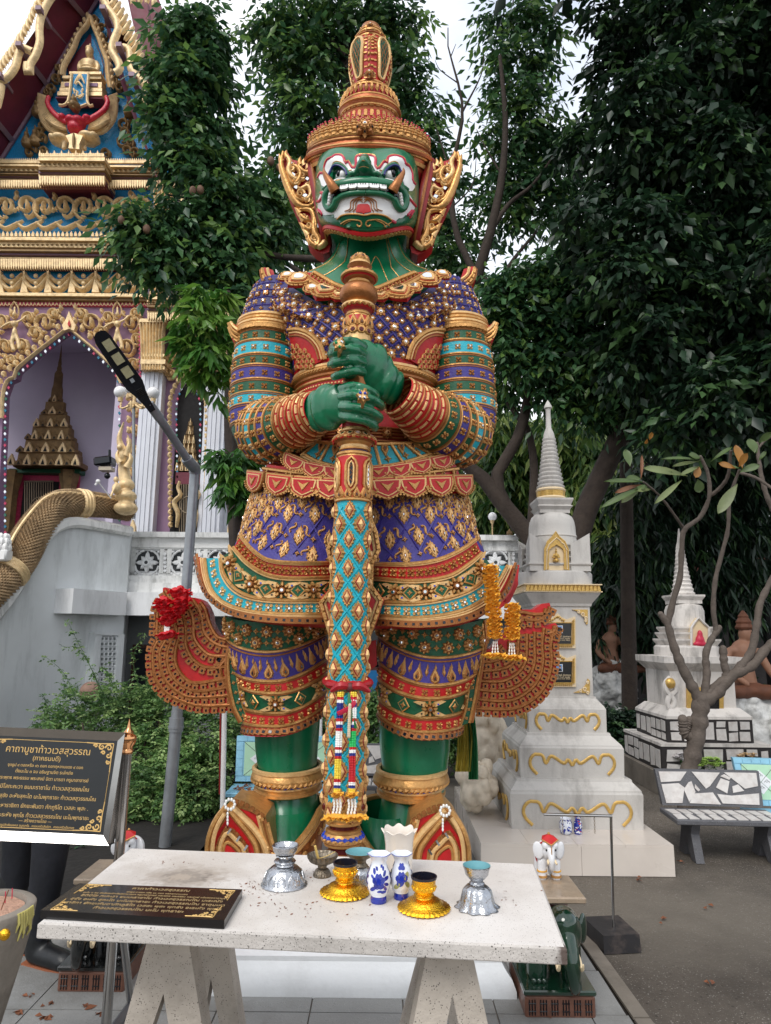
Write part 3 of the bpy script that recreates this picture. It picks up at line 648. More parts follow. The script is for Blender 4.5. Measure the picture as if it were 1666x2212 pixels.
# dark gilded spire over the window
YW=YT+YP-.55;kx=mpp(100,950,YW)
def prasat(cx,ytop,ybase,hw,nt_,Y,nm='spired_pediment'):
 mb=MB();k=mpp(cx,ybase,Y);C=at(cx,ybase,Y);ztop=at(cx,ytop,Y).z
 prof=[]
 for j in range(nt_):
  f=j/nt_;r=hw*(1-f)**1.15*.9+hw*.06;z0=C.z+(ztop-C.z)*.62*f;z1_=C.z+(ztop-C.z)*.62*(j+1)/nt_
  prof+=[(r*k,z0),(r*k*1.05,z0+(z1_-z0)*.15),(r*k*1.05,z0+(z1_-z0)*.3),(r*k*.9,z0+(z1_-z0)*.4),(r*k*.88,z1_)]
 r=prof[-1][0];zz=prof[-1][1];H=ztop-zz
 prof+=[(r*.8,zz+H*.1),(r*.75,zz+H*.35),(r*.4,zz+H*.42),(r*.45,zz+H*.46),(r*.3,zz+H*.52),(r*.34,zz+H*.56),(r*.18,zz+H*.7),(r*.2,zz+H*.72),(0,ztop)]
 vs=[]
 for q,z in prof:
  for a in range(16):
   t_=a*2*PI/16;c_,s_=math.cos(t_),math.sin(t_);m_=max(abs(c_),abs(s_));e=q/m_*(.93 if abs(abs(c_)-abs(s_))<.1 else 1);vs.append((C.x+c_*e,C.y+s_*e*.35,z))
 mb.add(vs,[(i*16+a,i*16+(a+1)%16,(i+1)*16+(a+1)%16,(i+1)*16+a)for i in range(len(prof)-1)for a in range(16)],TGOLDD);o=part(nm,mb,20)
 for j in range(nt_):
  f=j/nt_;r=hw*(1-f)**1.15*.95+hw*.06;n=max(3,int(9*(1-f))|1)
  for i in range(n):
   x=cx+(i-(n-1)/2)*2*r/n;h_=(15 if i%2==(n//2)%2 else 9)*(1-.4*f);zz=C.z+(ztop-C.z)*.62*f;P=Vector((at(x,ybase,Y).x,C.y-r*k*.36-.06,zz));w_=r/n*k*1.0
   g=MB();g.poly([P+Vector(v)for v in((-w_,0,0),(w_,0,0),(w_*.9,0,h_*k*.5),(0,0,h_*k*1.6),(-w_*.9,0,h_*k*.5))],TGOLD if(i%2==(n//2)%2)else TGOLDD,Vector((0,.08,0)));g.poly([P+Vector((0,-.004,0))+Vector(v)for v in((-w_*.45,0,.01),(w_*.45,0,.01),(0,0,h_*k*.9))],DARKI,Vector((0,.002,0)));KEY=g.build('gable_spike',o,0)
prasat(108,742,1012,76,6,YW)
def atw(p,d=0):return at(p[0],p[1],YW+.5-d)
mb=MB()
for x0,x1,y0,y1,d,m in((20,172,1012,1022,.3,DGREEN),(30,160,1022,1160,.02,PINKZ),(52,116,1040,1160,.06,DARKI)):a_,b_=atw((x0,y0),d),atw((x1,y1),d);mb.bb((a_.x,a_.y,b_.z),(b_.x,a_.y+.3,a_.z),m)
part('window_frame',mb,0)
for k in range(13):x=54+k*5;mb=MB();mb.tube([atw((x,1042),.12),atw((x,1160),.12)],.012,IRON,5);part('grille_bar',mb,30)
mb=MB();c_=atw((85,1092),.13);mb.tube([c_+Vector((.2*math.cos(t),0,.2*math.sin(t)))for t in fr(0,6.0,20)],.014,IRON,5,closed=True);mb.tube([atw((52,1040),.12),atw((116,1040),.12)],.02,IRON,5);part('grille_ring',mb)
for cx in(15,140):
 mb=MB();C=atw((cx,1150),.15);k=mpp(cx,1090,YW);zt2=atw((cx,1018),.15).z;H=zt2-C.z;mb.lathe([(14*k,0),(14*k,H*.5),(13*k,H*.55),(15*k,H*.62),(14*k,H*.68),(19*k,H*.85),(22*k,H)],C,TGOLDD,14,lobes=7,amp=.08);part('window_pilaster',mb,30)
 # ---- white fluted columns with tall gilded capitals
def column(x0,x1,ycap,ybot=1160,ytop=662,capm=TGOLD):
 cx=(x0+x1)/2;g=MB();n=5
 for k in range(n):
  xa,xb=x0+(x1-x0)*k/n,x0+(x1-x0)*(k+1)/n;d=.35+.10*math.sin(PI*(k+.5)/n)
  a_,b_=TP((xa,ycap),d),TP((xb,ybot),d);g.bb((a_.x,a_.y,b_.z),(TP((xb,ycap),d).x-.012,a_.y+.6,a_.z),WALLW)
 part('column_shaft',g,0)
 for k in range(8):
  f=(k+.5)/8;x=x0+(x1-x0)*f;sp=(f-.5)*10;mb=MB()
  trib(mb,[(x,ycap+2),(x+sp*.2,ycap-40),(x+sp*.5,ycap-75),(x+sp*1.3,ycap-105)],.52,3.6,.1,capm,10,False);part('capital_leaf',mb,50)
 mb=MB();k_=mpp(cx,ycap,YT)
 for y0,y1,ex,d in((ycap-112,ycap-104,5,.62),(ycap-36,ycap-30,1,.6),(ycap-24,ycap-14,3,.62),(ycap-10,ycap-2,1.5,.58)):tbox(mb,x0-ex,x1+ex,y0,y1,d,.5,capm)
 tbox(mb,x0+2,x1-2,ycap-112,ycap,.45,.4,TRIM);part('capital',mb,0)
column(307,354,800);column(446,492,800)
for x0,x1,y0,y1 in((334,378,405,505),(324,362,585,640)):
 mb=MB();tbox(mb,x0,x1,y0,y1,.3,.4,TRIM);part('pilaster',mb,0)
 for k in range(6):x=x0+4+(x1-x0-8)*k/5;mb=MB();sp=(k-2.5);trib(mb,[(x,y1),(x,(y0+y1)/2),(x+sp*1.5,y0-4)],.34,3.4,.1,TGOLD,8,False);part('capital_leaf',mb,50)
cornice(318,560,640,690,.5);cornice(345,470,500,560,.1)
# second bay: tall window in a gilded frame
mb=MB();tbox(mb,354,450,690,1160,.1,.3,PINKZ);tbox(mb,360,444,700,1160,.14,.3,MAUVE);tbox(mb,386,428,850,1160,.17,.2,DARKI);slab(mb,[(386,851),(407,822),(428,851)],.17,.2,DARKI);part('bay_wall',mb,0)
for s in(0,1):
 for k,(x,y)in enumerate(smoothline([(372,1140),(371,1000),(371,880),(380,845),(406,808)],26)):
  x=x if s==0 else 814-x;mb=MB();trib(mb,[(x,y),(x+(-4 if s==0 else 4),y-5),(x,y-12)],.3,4.2,.1,TGOLD,6);part('leaf_crest',mb,50)
 for k,(x,y)in enumerate(smoothline([(383,1030),(382,950),(382,870),(392,840)],18)):x=x if s==0 else 814-x;mb=MB();slab(mb,[(x-2.5,y),(x,y-3.5),(x+2.5,y),(x,y+3.5)],.3,.03,chip[k%5]);part('glass_chip',mb,0)
for(cx,cy,r,sg)in((375,780,14,1),(392,765,13,-1),(425,770,14,1),(370,810,11,-1),(438,800,10,1),(408,745,12,1),(375,730,12,1),(430,730,12,-1)):roundel(cx,cy,r,sg,.2,TGOLD,2.6)
prasat(407,830,1020,24,6,YT-.15,'window_pediment')
mb=MB();tbox(mb,380,434,1020,1046,.3,.1,MAROON);part('window_lintel',mb,0)
for k in range(9):x=388+k*4.8;mb=MB();mb.tube([TP((x,1046),.36),TP((x,1150),.36)],.011,IRON,5);part('grille_bar',mb)
mb=MB();c_=TP((407,1090),.37);mb.tube([c_+Vector((.17*math.cos(t),0,.17*math.sin(t)))for t in fr(0,6.0,20)],.012,IRON,5,closed=True);part('grille_ring',mb)
for x in(385,424):mb=MB();trib(mb,[(x-3,1140),(x,1110),(x-8,1085),(x+6,1070),(x,1055),(x+4,1040)],.4,4.5,.1,TGOLD,16);part('naga_bracket',mb,50)
mb=MB();tbox(mb,492,640,690,1160,.05,.3,WALLW);part('side_wall',mb,0)
for y in range(700,1150,9):mb=MB();slab(mb,[(299,y),(303,y-4.5),(299,y-9),(302,y-9),(306,y-4.5),(302,y)],.3,.03,PINKZ);part('pink_zigzag',mb,0)
for x,y in((497,1150),(506,1150),(286,1150),(515,1150)):mb=MB();slab(mb,[(x-6,y),(x-5,y-14),(x,y-28),(x+5,y-14),(x+6,y)],.8,.1,TGOLD);part('lotus_finial',mb,0)
# right wing roof glimpsed through the leaves
mb=MB()
for y0,y1,m in((470,520,TRIM),(520,560,MAROON),(560,600,TRIM),(600,640,MAROON)):tbox(mb,470,560+(y0-470)*.3,y0,y1,.1,.3,m)
part('wing_roof',mb,0)
for pts in([(372,400),(390,420),(396,450),(404,480),(420,520)],[(430,470),(470,520),(505,560),(535,610),(548,640)],[(560,640),(556,600),(575,570),(600,560),(612,575)]):mb=MB();trib(mb,pts,.5,6,.1,TGOLD,16);part('naga_bargeboard',mb,50)
# temple body roof going back
mb=MB();A=TP((205,-120),0);Bl=TP((-170,420),0);Br=TP((420,420),0);D=Vector((0,9,0));RT=mat('roof_tiles',(150,76,44),.6,var=.2,vs=8)
mb.add([A,Br,Br+D,A+D,Bl,Bl+D],[(0,1,2,3),(0,3,5,4)],RT);part('roof',mb,0)
mb=MB();a_,b_=TP((-200,352),-.3),TP((640,1180),-.3);mb.bb((b_.x-.2,YT+.3,b_.z),(b_.x,YT+9,TP((0,662),0).z),WALLW);part('flank_wall',mb,0)
# ================================================================ terrace, stair wall, naga
TWALL=mat('grey_white_paint',(236,237,238),.7,var=.05,vs=1.2,bump=.15,bs=20,dirt=.55,ds=3,dcol=(150,150,148),dz=.3);TWORN=mat('weathered_white',(238,238,236),.75,var=.08,vs=3,bump=.3,bs=30,dirt=.8,ds=6,dcol=(96,98,94),dz=.3)
SWALL=mat('stair_wall_paint',(222,226,227),.75,var=.09,vs=.9,bump=.12,bs=12,dirt=.6,ds=3,dcol=(140,144,142),dz=.25)
YBAL=10.0
TR=thing('terrace_balustrade',at(700,1150,YBAL),'white weathered terrace balustrade with pierced flower panels behind the statue','balustrade')
def tb(mb,x0,x1,y0,y1,d,th,m,Y=YBAL,lvl=1):
 a,b=at(x0,y0,Y-d),at(x1,y1+(x1-x0)*.0,Y-d);zt_,zb_=at(700,y0,Y-d).z,at(700,y1,Y-d).z;mb.bb((a.x,Y-d,zb_),(b.x,Y-d+th,zt_),m)
for x0,x1 in((282,1120),):
 g=MB();tb(g,x0,x1,1152,1163,.16,.5,TWORN);g.build('coping',TR,0);g=MB();tb(g,x0,x1,1163,1186,.08,.3,TWORN);g.build('top_rail',TR,0)
 g=MB();tb(g,x0,x1,1186,1246,-.02,.16,TWALL);g.build('panel_wall',TR,0)
 g=MB();tb(g,x0,x1,1186,1190,.06,.1,TWORN);tb(g,x0,x1,1241,1247,.06,.1,TWORN);g.build('panel_rail',TR,0)
 g=MB();tb(g,x0-14,x1,1247,1262,.14,.6,TWORN);tb(g,x0-18,x1,1262,1283,.2,.7,TWORN);g.build('base_moulding',TR,0)
 g=MB();tb(g,x0-20,x1,1283,1333,.42,1.2,TWALL);g.build('terrace_ledge',TR,0)
GAPD=mat('panel_gap',(66,68,70),.9)
flw=MB()
for r,n,z in((.2,8,.02),):
 for k in range(8):
  a=k*PI/4;L_=.2 if k%2==0 else .15
  layer(flw,[((x*.5+.5)*L_*math.cos(a)-y*.045*math.sin(a),(x*.5+.5)*L_*math.sin(a)+y*.045*math.cos(a))for x,y in((-1,0),(-.2,-1),(.5,-.7),(1,0),(.5,.7),(-.2,1))],0,.035,TWALL,.6)
layer(flw,circ(.075,14),.02,.06,TWALL,.8,ctop=.05);layer(flw,circ(.03,10),.055,.058,GAPD,.9)
for sx in(-1,1):
 for sy in(-1,1):ribbon(flw,[(sx*x,sy*y,0)for x,y in((.2,.05),(.17,.13),(.1,.19),(.05,.2))],.02,.03,TWALL,Vector((0,0,1)));layer(flw,[(sx*.18+x,sy*.18+y)for x,y in circ(.03,5)],0,.03,TWALL,.6)
FL=flw.mesh('carved_flower',30)
for k,x in enumerate(list(range(318,560,78))+[1070,1148]):
 if x>1120:continue
 g=MB();tb(g,x-34,x+34,1190,1241,.03,.06,TWALL);tb(g,x-27,x+27,1194,1237,.035,.06,GAPD);g.build('pierced_panel',TR,0)
 for e in(-31,31):g=MB();tb(g,x+e-3,x+e+3,1190,1241,.08,.08,TWORN);g.build('panel_frame',TR,0)
 P=at(x,1215.5,YBAL-.05);inst('carved_flower',FL,Matrix.Translation(P)@Matrix.Rotation(PI/2,4,'X')@Matrix.Scale(.86,4),TR)
 g=MB();tb(g,x+34,x+44,1192,1240,.06,.05,TWORN);g.build('small_post',TR,0)
 for q in range(5):g=MB();c=at(x+39,1197+q*9,YBAL-.075);g.poly([c+Vector(v)for v in((-.025,0,0),(0,0,-.03),(.025,0,0),(0,0,.03))],TWALL,Vector((0,-.015,0)));g.build('leaf_relief',TR,0)
 # wall under the terrace, with door and vent
LWALL=mat('undercroft_wall',(128,132,134),.8,var=.08,vs=2,dirt=.5,ds=2)
UW=thing('undercroft_wall',at(600,1500,10.3),'grey wall below the terrace with a brown door and a vent of hollow blocks','wall')
g=MB();a,b=at(275,1320,10.35),at(1112,1320,10.35);g.bb((a.x,10.35,0),(b.x,10.55,a.z+.1),LWALL);g.build('wall_face',UW,0)
g=MB();a,b=at(288,1392,10.3),at(345,1620,10.3);g.bb((a.x,10.28,0),(b.x,10.36,a.z),mat('door_wood',(74,38,28),.5,var=.2,vs=14));g.build('door_frame',UW,0)
g=MB();a,b=at(295,1400,10.28),at(338,1620,10.28);g.bb((a.x,10.26,.1),(b.x,10.3,a.z),mat('door_glass',(24,26,32),.15,rv=.02));g.build('door_leaf',UW,0)
for x in(560,640,800,880,960):
 g=MB();a,b=at(x,1410,10.3),at(x+46,1620,10.3);g.bb((a.x,10.3,.4),(b.x,10.36,a.z),MATS['door_glass']);g.build('window_pane',UW,0)
g=MB();a,b=at(785,1448,9.6),at(816,1508,9.6);g.bb((a.x-.04,9.62,b.z-.04),(b.x+.04,9.66,a.z+.04),MATS['door_wood']);
t=thing('blue_notice_board',at(800,1500,9.6),'blue notice board in a brown frame seen between the statue legs','board');t2=g.build('board_frame',t,0);g=MB();g.bb((a.x,9.6,b.z),(b.x,9.63,a.z),mat('blue_board',(20,104,160),.5));g.build('board_face',t,0)
# ---- sweeping stair wall at the left: its face turns towards the path
SWA,SWB=at(283,1146,9.6),at(-60,1400,7.2)
def swY(px):return 9.62+(px-283)*(9.62-7.6)/343
SW=thing('stair_wall',at(150,1500,8.6),'grey painted stair parapet wall sweeping down to the left','wall')
topl=smoothline([(283,1146),(250,1140),(200,1131),(160,1126),(128,1134),(100,1158),(76,1196),(52,1240),(22,1290),(-30,1350),(-120,1430)],34)
g=MB();tp=[at(x,y,swY(x))for x,y in topl];bt=[Vector((p.x,p.y,0))for p in tp];n=len(tp);back=Vector((-.1,.35,0))
g.add(tp+bt,[(i+1,i,n+i,n+i+1)for i in range(n-1)],SWALL);g.add(tp+[p+back for p in tp],[(i,i+1,n+i+1,n+i)for i in range(n-1)],SWALL);g.add([tp[0],tp[0]+back*4,bt[0]+back*4,bt[0]],[(0,1,2,3)],SWALL);g.build('wall_face',SW,50)
g=MB();ed=[p+Vector((.03,-.05,-.02))for p in tp];g.tube(ed,.05,TWORN,6,flat=1.4);g.build('coping_edge',SW,50)
g=MB();A,B=at(157,1300,swY(157)-.25),at(268,1300,swY(268)-.1);zt_,zb_=at(210,1275,swY(210)-.2).z,at(210,1327,swY(210)-.2).z
d=(B-A);d.z=0;dn=d.normalized();nn=Vector((dn.y,-dn.x,0));pts=[A,B+dn*.05]
lo=[Vector((p.x,p.y,zb_))for p in pts];q4=[lo[0],lo[1],lo[1]-nn*.4,lo[0]-nn*.4];g.poly(q4,TWALL,Vector((0,0,zt_-zb_)));g.build('wall_ledge',SW,0)
# vent of hollow blocks
VY=9.3;VT=thing('block_vent',at(228,1430,VY),'tall vent of hollow concrete blocks in the grey wall','vent')
PX=lambda x:x
for r in range(6):
 for c in range(5):
  x0=205+c*10.2;y0=1375+r*22
  for h_ in(0,1):
   x,y=x0,y0+h_*11;a,b=at(x,y,VY),at(x+9.6,y+10.2,VY);g=MB();w_=.012
   g.bb((a.x,VY,a.z-w_),(b.x,VY+.15,a.z),SWALL);g.bb((a.x,VY,b.z),(b.x,VY+.15,b.z+w_),SWALL);g.bb((a.x,VY,b.z+w_),(a.x+w_,VY+.15,a.z-w_),SWALL);g.bb((b.x-w_,VY,b.z+w_),(b.x,VY+.15,a.z-w_),SWALL);g.build('vent_block',VT,0)
g=MB();a,b=at(203,1373,VY+.1),at(257,1508,VY+.1);g.bb((a.x,VY+.12,b.z),(b.x,VY+.2,a.z),DARKI);g.build('vent_back',VT,0)
g=MB();
for x0,x1,y0,y1 in((199,204,1370,1510),(256,262,1370,1510),(199,262,1366,1373)):a,b=at(x0,y0,VY-.02),at(x1,y1,VY-.02);g.bb((a.x,VY-.02,b.z),(b.x,VY+.2,a.z),SWALL)
g.build('vent_surround',VT,0)
_a,_b=at(200,1400,swY(200)),at(283,1400,swY(283));VT.rotation_euler=(0,0,math.atan2(_b.y-_a.y,_b.x-_a.x))
# ---- naga body lying along the stair wall
NG=mat('naga_scales',(168,142,108),.7,metal=.1,var=.35,vs=14,bump=.6,bs=60,dirt=.8,ds=5,dcol=(70,52,34))
NA=thing('naga_balustrade',at(150,1110,9),'golden scaly naga serpent body lying along the top of the stair wall','naga sculpture')
sp=smoothline([(282,1104),(255,1097),(225,1092),(190,1089),(150,1087),(118,1095),(92,1122),(66,1160),(42,1205),(10,1245),(-40,1290),(-130,1360)],120)
pts=[at(x,y,swY(x)+.04)for x,y in sp];R0=25*mpp(150,1100,9);S=Limb(pts,[R0*(.72+.4*min(1,i/60))for i in range(120)],Vector((0,-1,.2)))
nu=54;g=MB();vs=[]
for i in range(0,119*3):
 v=i/3;row_=int(i/3.0)
 for k in range(nu):
  u=-180+360*k/nu;P=S.p(u,v);c=Vector(S.f(v)[:3]);ph=(i%3)/3;sc_=.055*(1-ph)*(.6+.4*math.cos(math.radians(u)*27+(PI if row_%2 else 0)));vs.append(P+(P-c).normalized()*sc_)
nr=119*3;g.add(vs,[(i*nu+k,i*nu+(k+1)%nu,(i+1)*nu+(k+1)%nu,(i+1)*nu+k)for i in range(nr-1)for k in range(nu)],NG);g.build('serpent_body',NA,0)
g=MB()
for k in range(0,118):
 P=S.p(0,k);
 up=at(sp[k][0],sp[k][1]-1,9)-at(sp[k][0],sp[k][1],9);c=pts[k];P=c+Vector((0,-.3,1)).normalized()*R0*1.12*(.72+.4*min(1,k/60));g.sph(P,(.045,.05,.035),NG,6,4)
g.build('back_crest',NA,40,kind='stuff')
for k0 in(22,74):
 g=MB();
 for dk in(0,1.6,3.2):S.ring(g,k0+dk,.03,TGOLD,n=30,out=.035,seg=6)
 g.build('collar_band',NA)
g=MB();fs_=[S.p(20,v)+Vector((0,-.05,.0))for v in fr(2,116,60)];g.tube(fs_,.02,TGOLD,6);g.build('side_line',NA)
# rearing naga heads with coils at the top of the stairs
NH=thing('rearing_naga',at(270,1120,9.3),'gilded coiled naga head statue rising at the top of the stair wall','naga sculpture');k=mpp(270,1050,9.3)
S_=lambda x,y,d,rx,ry,rz:('s',at(x,y,9.3-d),(rx*k,ry,rz*k))
T_=lambda pts_,rs,d=0.:('t',smoothline([tuple(at(x,y,9.3-d))for x,y in pts_],14),[rs[0]+(rs[1]-rs[0])*j/13 for j in range(14)])
fuse('coil',[S_(272,1098,.05,25,.16,15),S_(272,1072,.05,23,.15,14),S_(274,1048,0,17,.12,14)],TGOLD,NH,vox=.016)
fuse('neck',[T_([(274,1050),(268,1020),(268,995),(266,970)],(.09,.06)),S_(268,985,.06,10,.1,18),S_(262,968,.1,8,.1,9)],TGOLD,NH,vox=.014)
for q in([(266,975),(258,950),(262,930),(268,912)],[(272,985),(280,960),(276,940)],[(262,1000),(254,985),(258,970)],[(274,1010),(283,992),(280,975)]):g=MB();ribbon(g,[at(x,y,9.2)for x,y in smoothline(q,10)],lambda t:.05*(1-t)+.008,.05,TGOLD);g.build('flame_crest',NH,50)
t=thing('guardian_figurine',at(252,1060,9.1),'small gilt figurine with a white tasselled staff beside the naga head','figurine')
fuse('figure',[('s',at(252,1056,9.1),(.06,.07,.08)),('s',at(251,1036,9.1),(.035,.04,.045)),('t',[at(250,1048,9.05),at(244,1062,9.0),at(240,1072,8.95)],.018)],TGOLD,t,vox=.012)
g=MB();g.tube([at(240,1076,8.95),at(213,1042,8.8)],.008,WHITEP,6);g.sph(at(212,1040,8.8),(.03,.03,.03),WHITEP,8,6);g.tube([at(212,1040,8.8),at(206,1048,8.8)],.016,WHITEP,6);g.build('staff',t)
# speaker and cctv on the porch wall
t=thing('wall_loudspeaker',at(228,1000,13),'black loudspeaker box fixed to the porch wall','loudspeaker');g=MB();g.box(at(227,998,13),(.34,.3,.17),BLACKP,Matrix.Rotation(-.15,3,'Y'),bev=.03);g.build('box',t,30);g=MB();g.tube([at(237,990,13.1),at(237,972,13.1)],.03,BLACKP,8);g.box(at(231,1014,13),(.24,.2,.07),mat('beige_plastic',(190,176,156),.5));g.build('bracket',t,30)
t=thing('security_camera',at(232,1028,13),'small security camera under the loudspeaker','camera');g=MB();g.sph(at(232,1028,13),.06,BLACKP,10,8);g.tube([at(233,1022,13.1),at(238,1016,13.2)],.02,MATS['beige_plastic'],6);g.tube(smoothline([at(238,1016,13.1),at(244,1020,13.1),at(248,1012,13.1),at(252,990,13.2)],10),.008,BLACKP,5);g.build('camera_body',t)
# white lotus lamp ornament at the far left edge
t=thing('white_lotus_finial',at(10,1170,7.9),'white lotus bud finial at the left edge by the stair','finial')
g=MB();
for j,(yy,r,n)in enumerate(((1184,15,8),(1172,14,8),(1162,11,6))):
 for q in range(n):a=2*PI*q/n+j*.3;c=at(6,yy,7.9)+Vector((math.cos(a)*r*.0045,math.sin(a)*r*.0045,0));g.sph(c,(.035,.03,.055),WHITEP,7,6)
g.build('lotus_petals',t);g=MB();c=at(6,1200,7.9);g.box(c,(.16,.16,.14),WHITEP,bev=.02);g.build('pedestal',t)
# ---- lamps
STEEL=mat('galvanised_pipe',(150,154,158),.45,metal=.6,var=.15,vs=8,dirt=.4,ds=6,dcol=(110,104,98));GLOBE=mat('opal_globe',(244,244,246),.2,var=.02,coat=.5)
t=thing('solar_street_lamp',at(362,1760,5.6),'grey pipe street lamp with a tilted black solar LED head','street lamp')
b0=onz(356,1840,0);b0=at(358,1800,5.6);b0.z=0
g=MB();m1=at(380,1580,5.6);m2=at(421,1022,5.6);g.tube([b0,m1],13*mpp(370,1700,5.6),STEEL,16);g.build('lower_pole',t)
g=MB();g.tube([m1,m1.lerp(m2,.05)],15.5*mpp(370,1600,5.6),STEEL,16);g.tube([m1.lerp(m2,.012),m1.lerp(m2,.02)],17*mpp(370,1600,5.6),STEEL,16);g.tube([m1.lerp(m2,.05),m1.lerp(m2,.075)],12.5*mpp(370,1600,5.6),STEEL,16);g.build('pipe_coupling',t)
g=MB();g.tube([m1.lerp(m2,.04),m2],11*mpp(400,1300,5.6),STEEL,16);g.build('upper_pole',t)
e1,e2=at(411,1001,5.5),at(336,890,5.1);g=MB();g.tube(smoothline([m2,at(421,1012,5.58),e1,e1.lerp(e2,.1)],8),12.5*mpp(400,1000,5.5),STEEL,14);g.tube([e1,e2],9*mpp(400,950,5.3),STEEL,14);g.build('arm',t)
g=MB();g.tube([e2.lerp(e1,.12),at(322,872,5.05)],10.5*mpp(330,880,5.1),STEEL,14);g.build('clamp',t)
h0,h1=at(328,885,5.06),at(216,722,4.75);ax=(h1-h0).normalized();view=(at(270,800,4.9)-Vector((0,0,CAMZ))).normalized();sd=ax.cross(view).normalized();up_=sd.cross(ax).normalized();kk=mpp(270,800,4.9);L_=(h1-h0).length
if up_.dot(view)>0:up_=-up_
def hp(a,s,u):return h0+ax*(a*L_)+sd*(s*kk)+up_*(u*kk)
g=MB();outl=[(-.02,7),(.1,9),(.22,13),(.34,20),(.5,20),(.93,18.5),(1.0,14),(1.03,6),(1.03,-6),(1.0,-14),(.93,-17),(.5,-19),(.34,-20),(.22,-13),(.1,-9),(-.02,-7)]
g.poly([hp(a,s,6)for a,s in outl],BLACKP,up_*(-14*kk));g.build('lamp_head',t,30)
LEDM=mat('led_lens',(158,152,116),.15,var=.15,vs=80,bump=.6,bs=220,rv=.02)
for a0 in(.86,.685,.51):
 g=MB();g.poly([hp(a0-.07,-12,7.5),hp(a0-.07,7,7.5),hp(a0+.055,7,7.5),hp(a0+.055,-12,7.5)][::1],LEDM,up_*(-2*kk));g.build('led_panel',t,0)
 g=MB();g.tube([hp(a0-.08,-13.5,6.8),hp(a0-.08,8.5,6.8),hp(a0+.065,8.5,6.8),hp(a0+.065,-13.5,6.8)],.006,BLACKP,5,closed=True);g.build('panel_rim',t)
g=MB();g.poly([hp(.37,-5,7.5),hp(.37,3,7.5),hp(.42,3,7.5),hp(.42,-5,7.5)],mat('sensor_grey',(150,156,160),.4),up_*(-2*kk));g.build('motion_sensor',t,0)
g=MB()
for q in range(5):g.tube([hp(.2+q*.018,-9,7.2),hp(.2+q*.018,5,7.2)],.004,mat('vent_slot',(4,4,5),.6),4)
g.build('vent_slot',t,kind='stuff')
t=thing('globe_lamp',at(290,1120,11.5),'lamp post with gilt arms and four white globes in front of the porch','street lamp');k=mpp(290,900,11.5)
g=MB();c=at(289,1120,11.5);tpz=at(289,880,11.5);g.tube([c,tpz],3.2*k,STEEL,10);g.build('post',t)
g=MB();g.lathe([(3*k,0),(12*k,4*k),(12*k,8*k),(4*k,12*k),(3*k,24*k),(5*k,30*k),(0,34*k)],tpz,TGOLD,16)
for x in(262,333,308,283):g.tube(smoothline([tpz+Vector((0,0,8*k)),at(x,882,11.5-(.3 if x in(308,283)else 0)),at(x,866,11.5-(.3 if x in(308,283)else 0))],8),2.4*k,TGOLD,7)
g.build('arms',t)
for x,y,d in((260,847,0),(331,849,0),(283,838,.4),(308,862,.5)):
 g=MB();g.sph(at(x,y,11.5+d),13.5*k,GLOBE,20,14);o=g.build('globe',t,180);g=MB();g.lathe([(5*k,0),(6*k,8*k),(4*k,9*k)],at(x,y+20,11.5+d),TGOLD,12);g.build('globe_holder',t)
t=thing('wall_globe_lamp',at(1064,1150,10.2),'single white globe lamp on the terrace coping right of the statue','lamp');k=mpp(1064,1120,10.2)
g=MB();g.sph(at(1064,1116,10.2),9.5*k,GLOBE,18,12);g.build('globe',t,180);g=MB();g.lathe([(1.6*k,0),(1.6*k,22*k),(4*k,27*k),(5*k,31*k)],at(1064,1155,10.2),TGOLD,12);g.build('stem',t)
t=thing('stone_bud_finial',at(1102,1152,10.1),'small orange bud finial on the terrace coping','finial');g=MB();k=mpp(1100,1150,10.1);g.lathe([(5*k,0),(7*k,3*k),(6*k,7*k),(2*k,11*k),(0,15*k)],at(1101,1156,10.1),TGOLDD,12);g.build('bud',t)
# ================================================================ the giant guardian statue
YB=4.75
ST=thing('guardian_statue',at(760,1830,4.6),'giant green faced guardian statue in jewelled armour, gripping a tall club with both hands','statue')
ST.location.z=.27
# ---- ornaments (local: x right, y up, z out of the surface; unit = half width 1)
def o_rosette(mb,c=GOLD,cc=GOLDB):
 for k in range(4):
  a=PI/4+k*PI/2;layer(mb,[(x*.42*math.cos(a)-y*.42*math.sin(a)+.55*math.cos(a),x*.42*math.sin(a)+y*.42*math.cos(a)+.55*math.sin(a))for x,y in circ(1,6)],-.1,.34,c,.55,ctop=.12)
 layer(mb,circ(.3,6),0,.5,cc,.7)
def o_rosdark(mb):o_rosette(mb,GOLDB,GOLD)
def o_rosmir(mb):o_rosette(mb,GOLDL,MIRROR)
def o_flower8(mb):
 layer(mb,star(1,.72,8),-.1,.22,GOLDB,.75)
 for k in range(8):
  a=k*PI/4;layer(mb,[(x*.24+.66*math.cos(a),y*.24+.66*math.sin(a))for x,y in circ(1,5)],.1,.4,GOLD,.5)
 layer(mb,circ(.42,8),.1,.5,GOLDL,.8,cap=True);layer(mb,circ(.26,8),.48,.6,MIRROR,.6)
def o_chest(mb):
 layer(mb,star(1,.45,4),-.1,.25,GOLD,.7)
 for k in range(4):
  a=PI/4+k*PI/2;c,s=math.cos(a),math.sin(a)
  layer(mb,[((x*.36+.55)*c-y*.3*s,(x*.36+.55)*s+y*.3*c)for x,y in circ(1,6)],0,.32,GOLDB,.6)
 layer(mb,circ(.42,8),.1,.42,GOLDL,.8);layer(mb,circ(.26,8),.4,.55,MIRROR,.5)
 for k in range(4):
  a=k*PI/2;layer(mb,[(x*.11+.62*math.cos(a),y*.11+.62*math.sin(a))for x,y in circ(1,4)],.2,.34,DGLASS,.6)
def o_small(mb):
 layer(mb,star(1,.5,4),-.1,.4,GOLD,.6);layer(mb,circ(.3,6),.3,.6,GOLDB,.6)
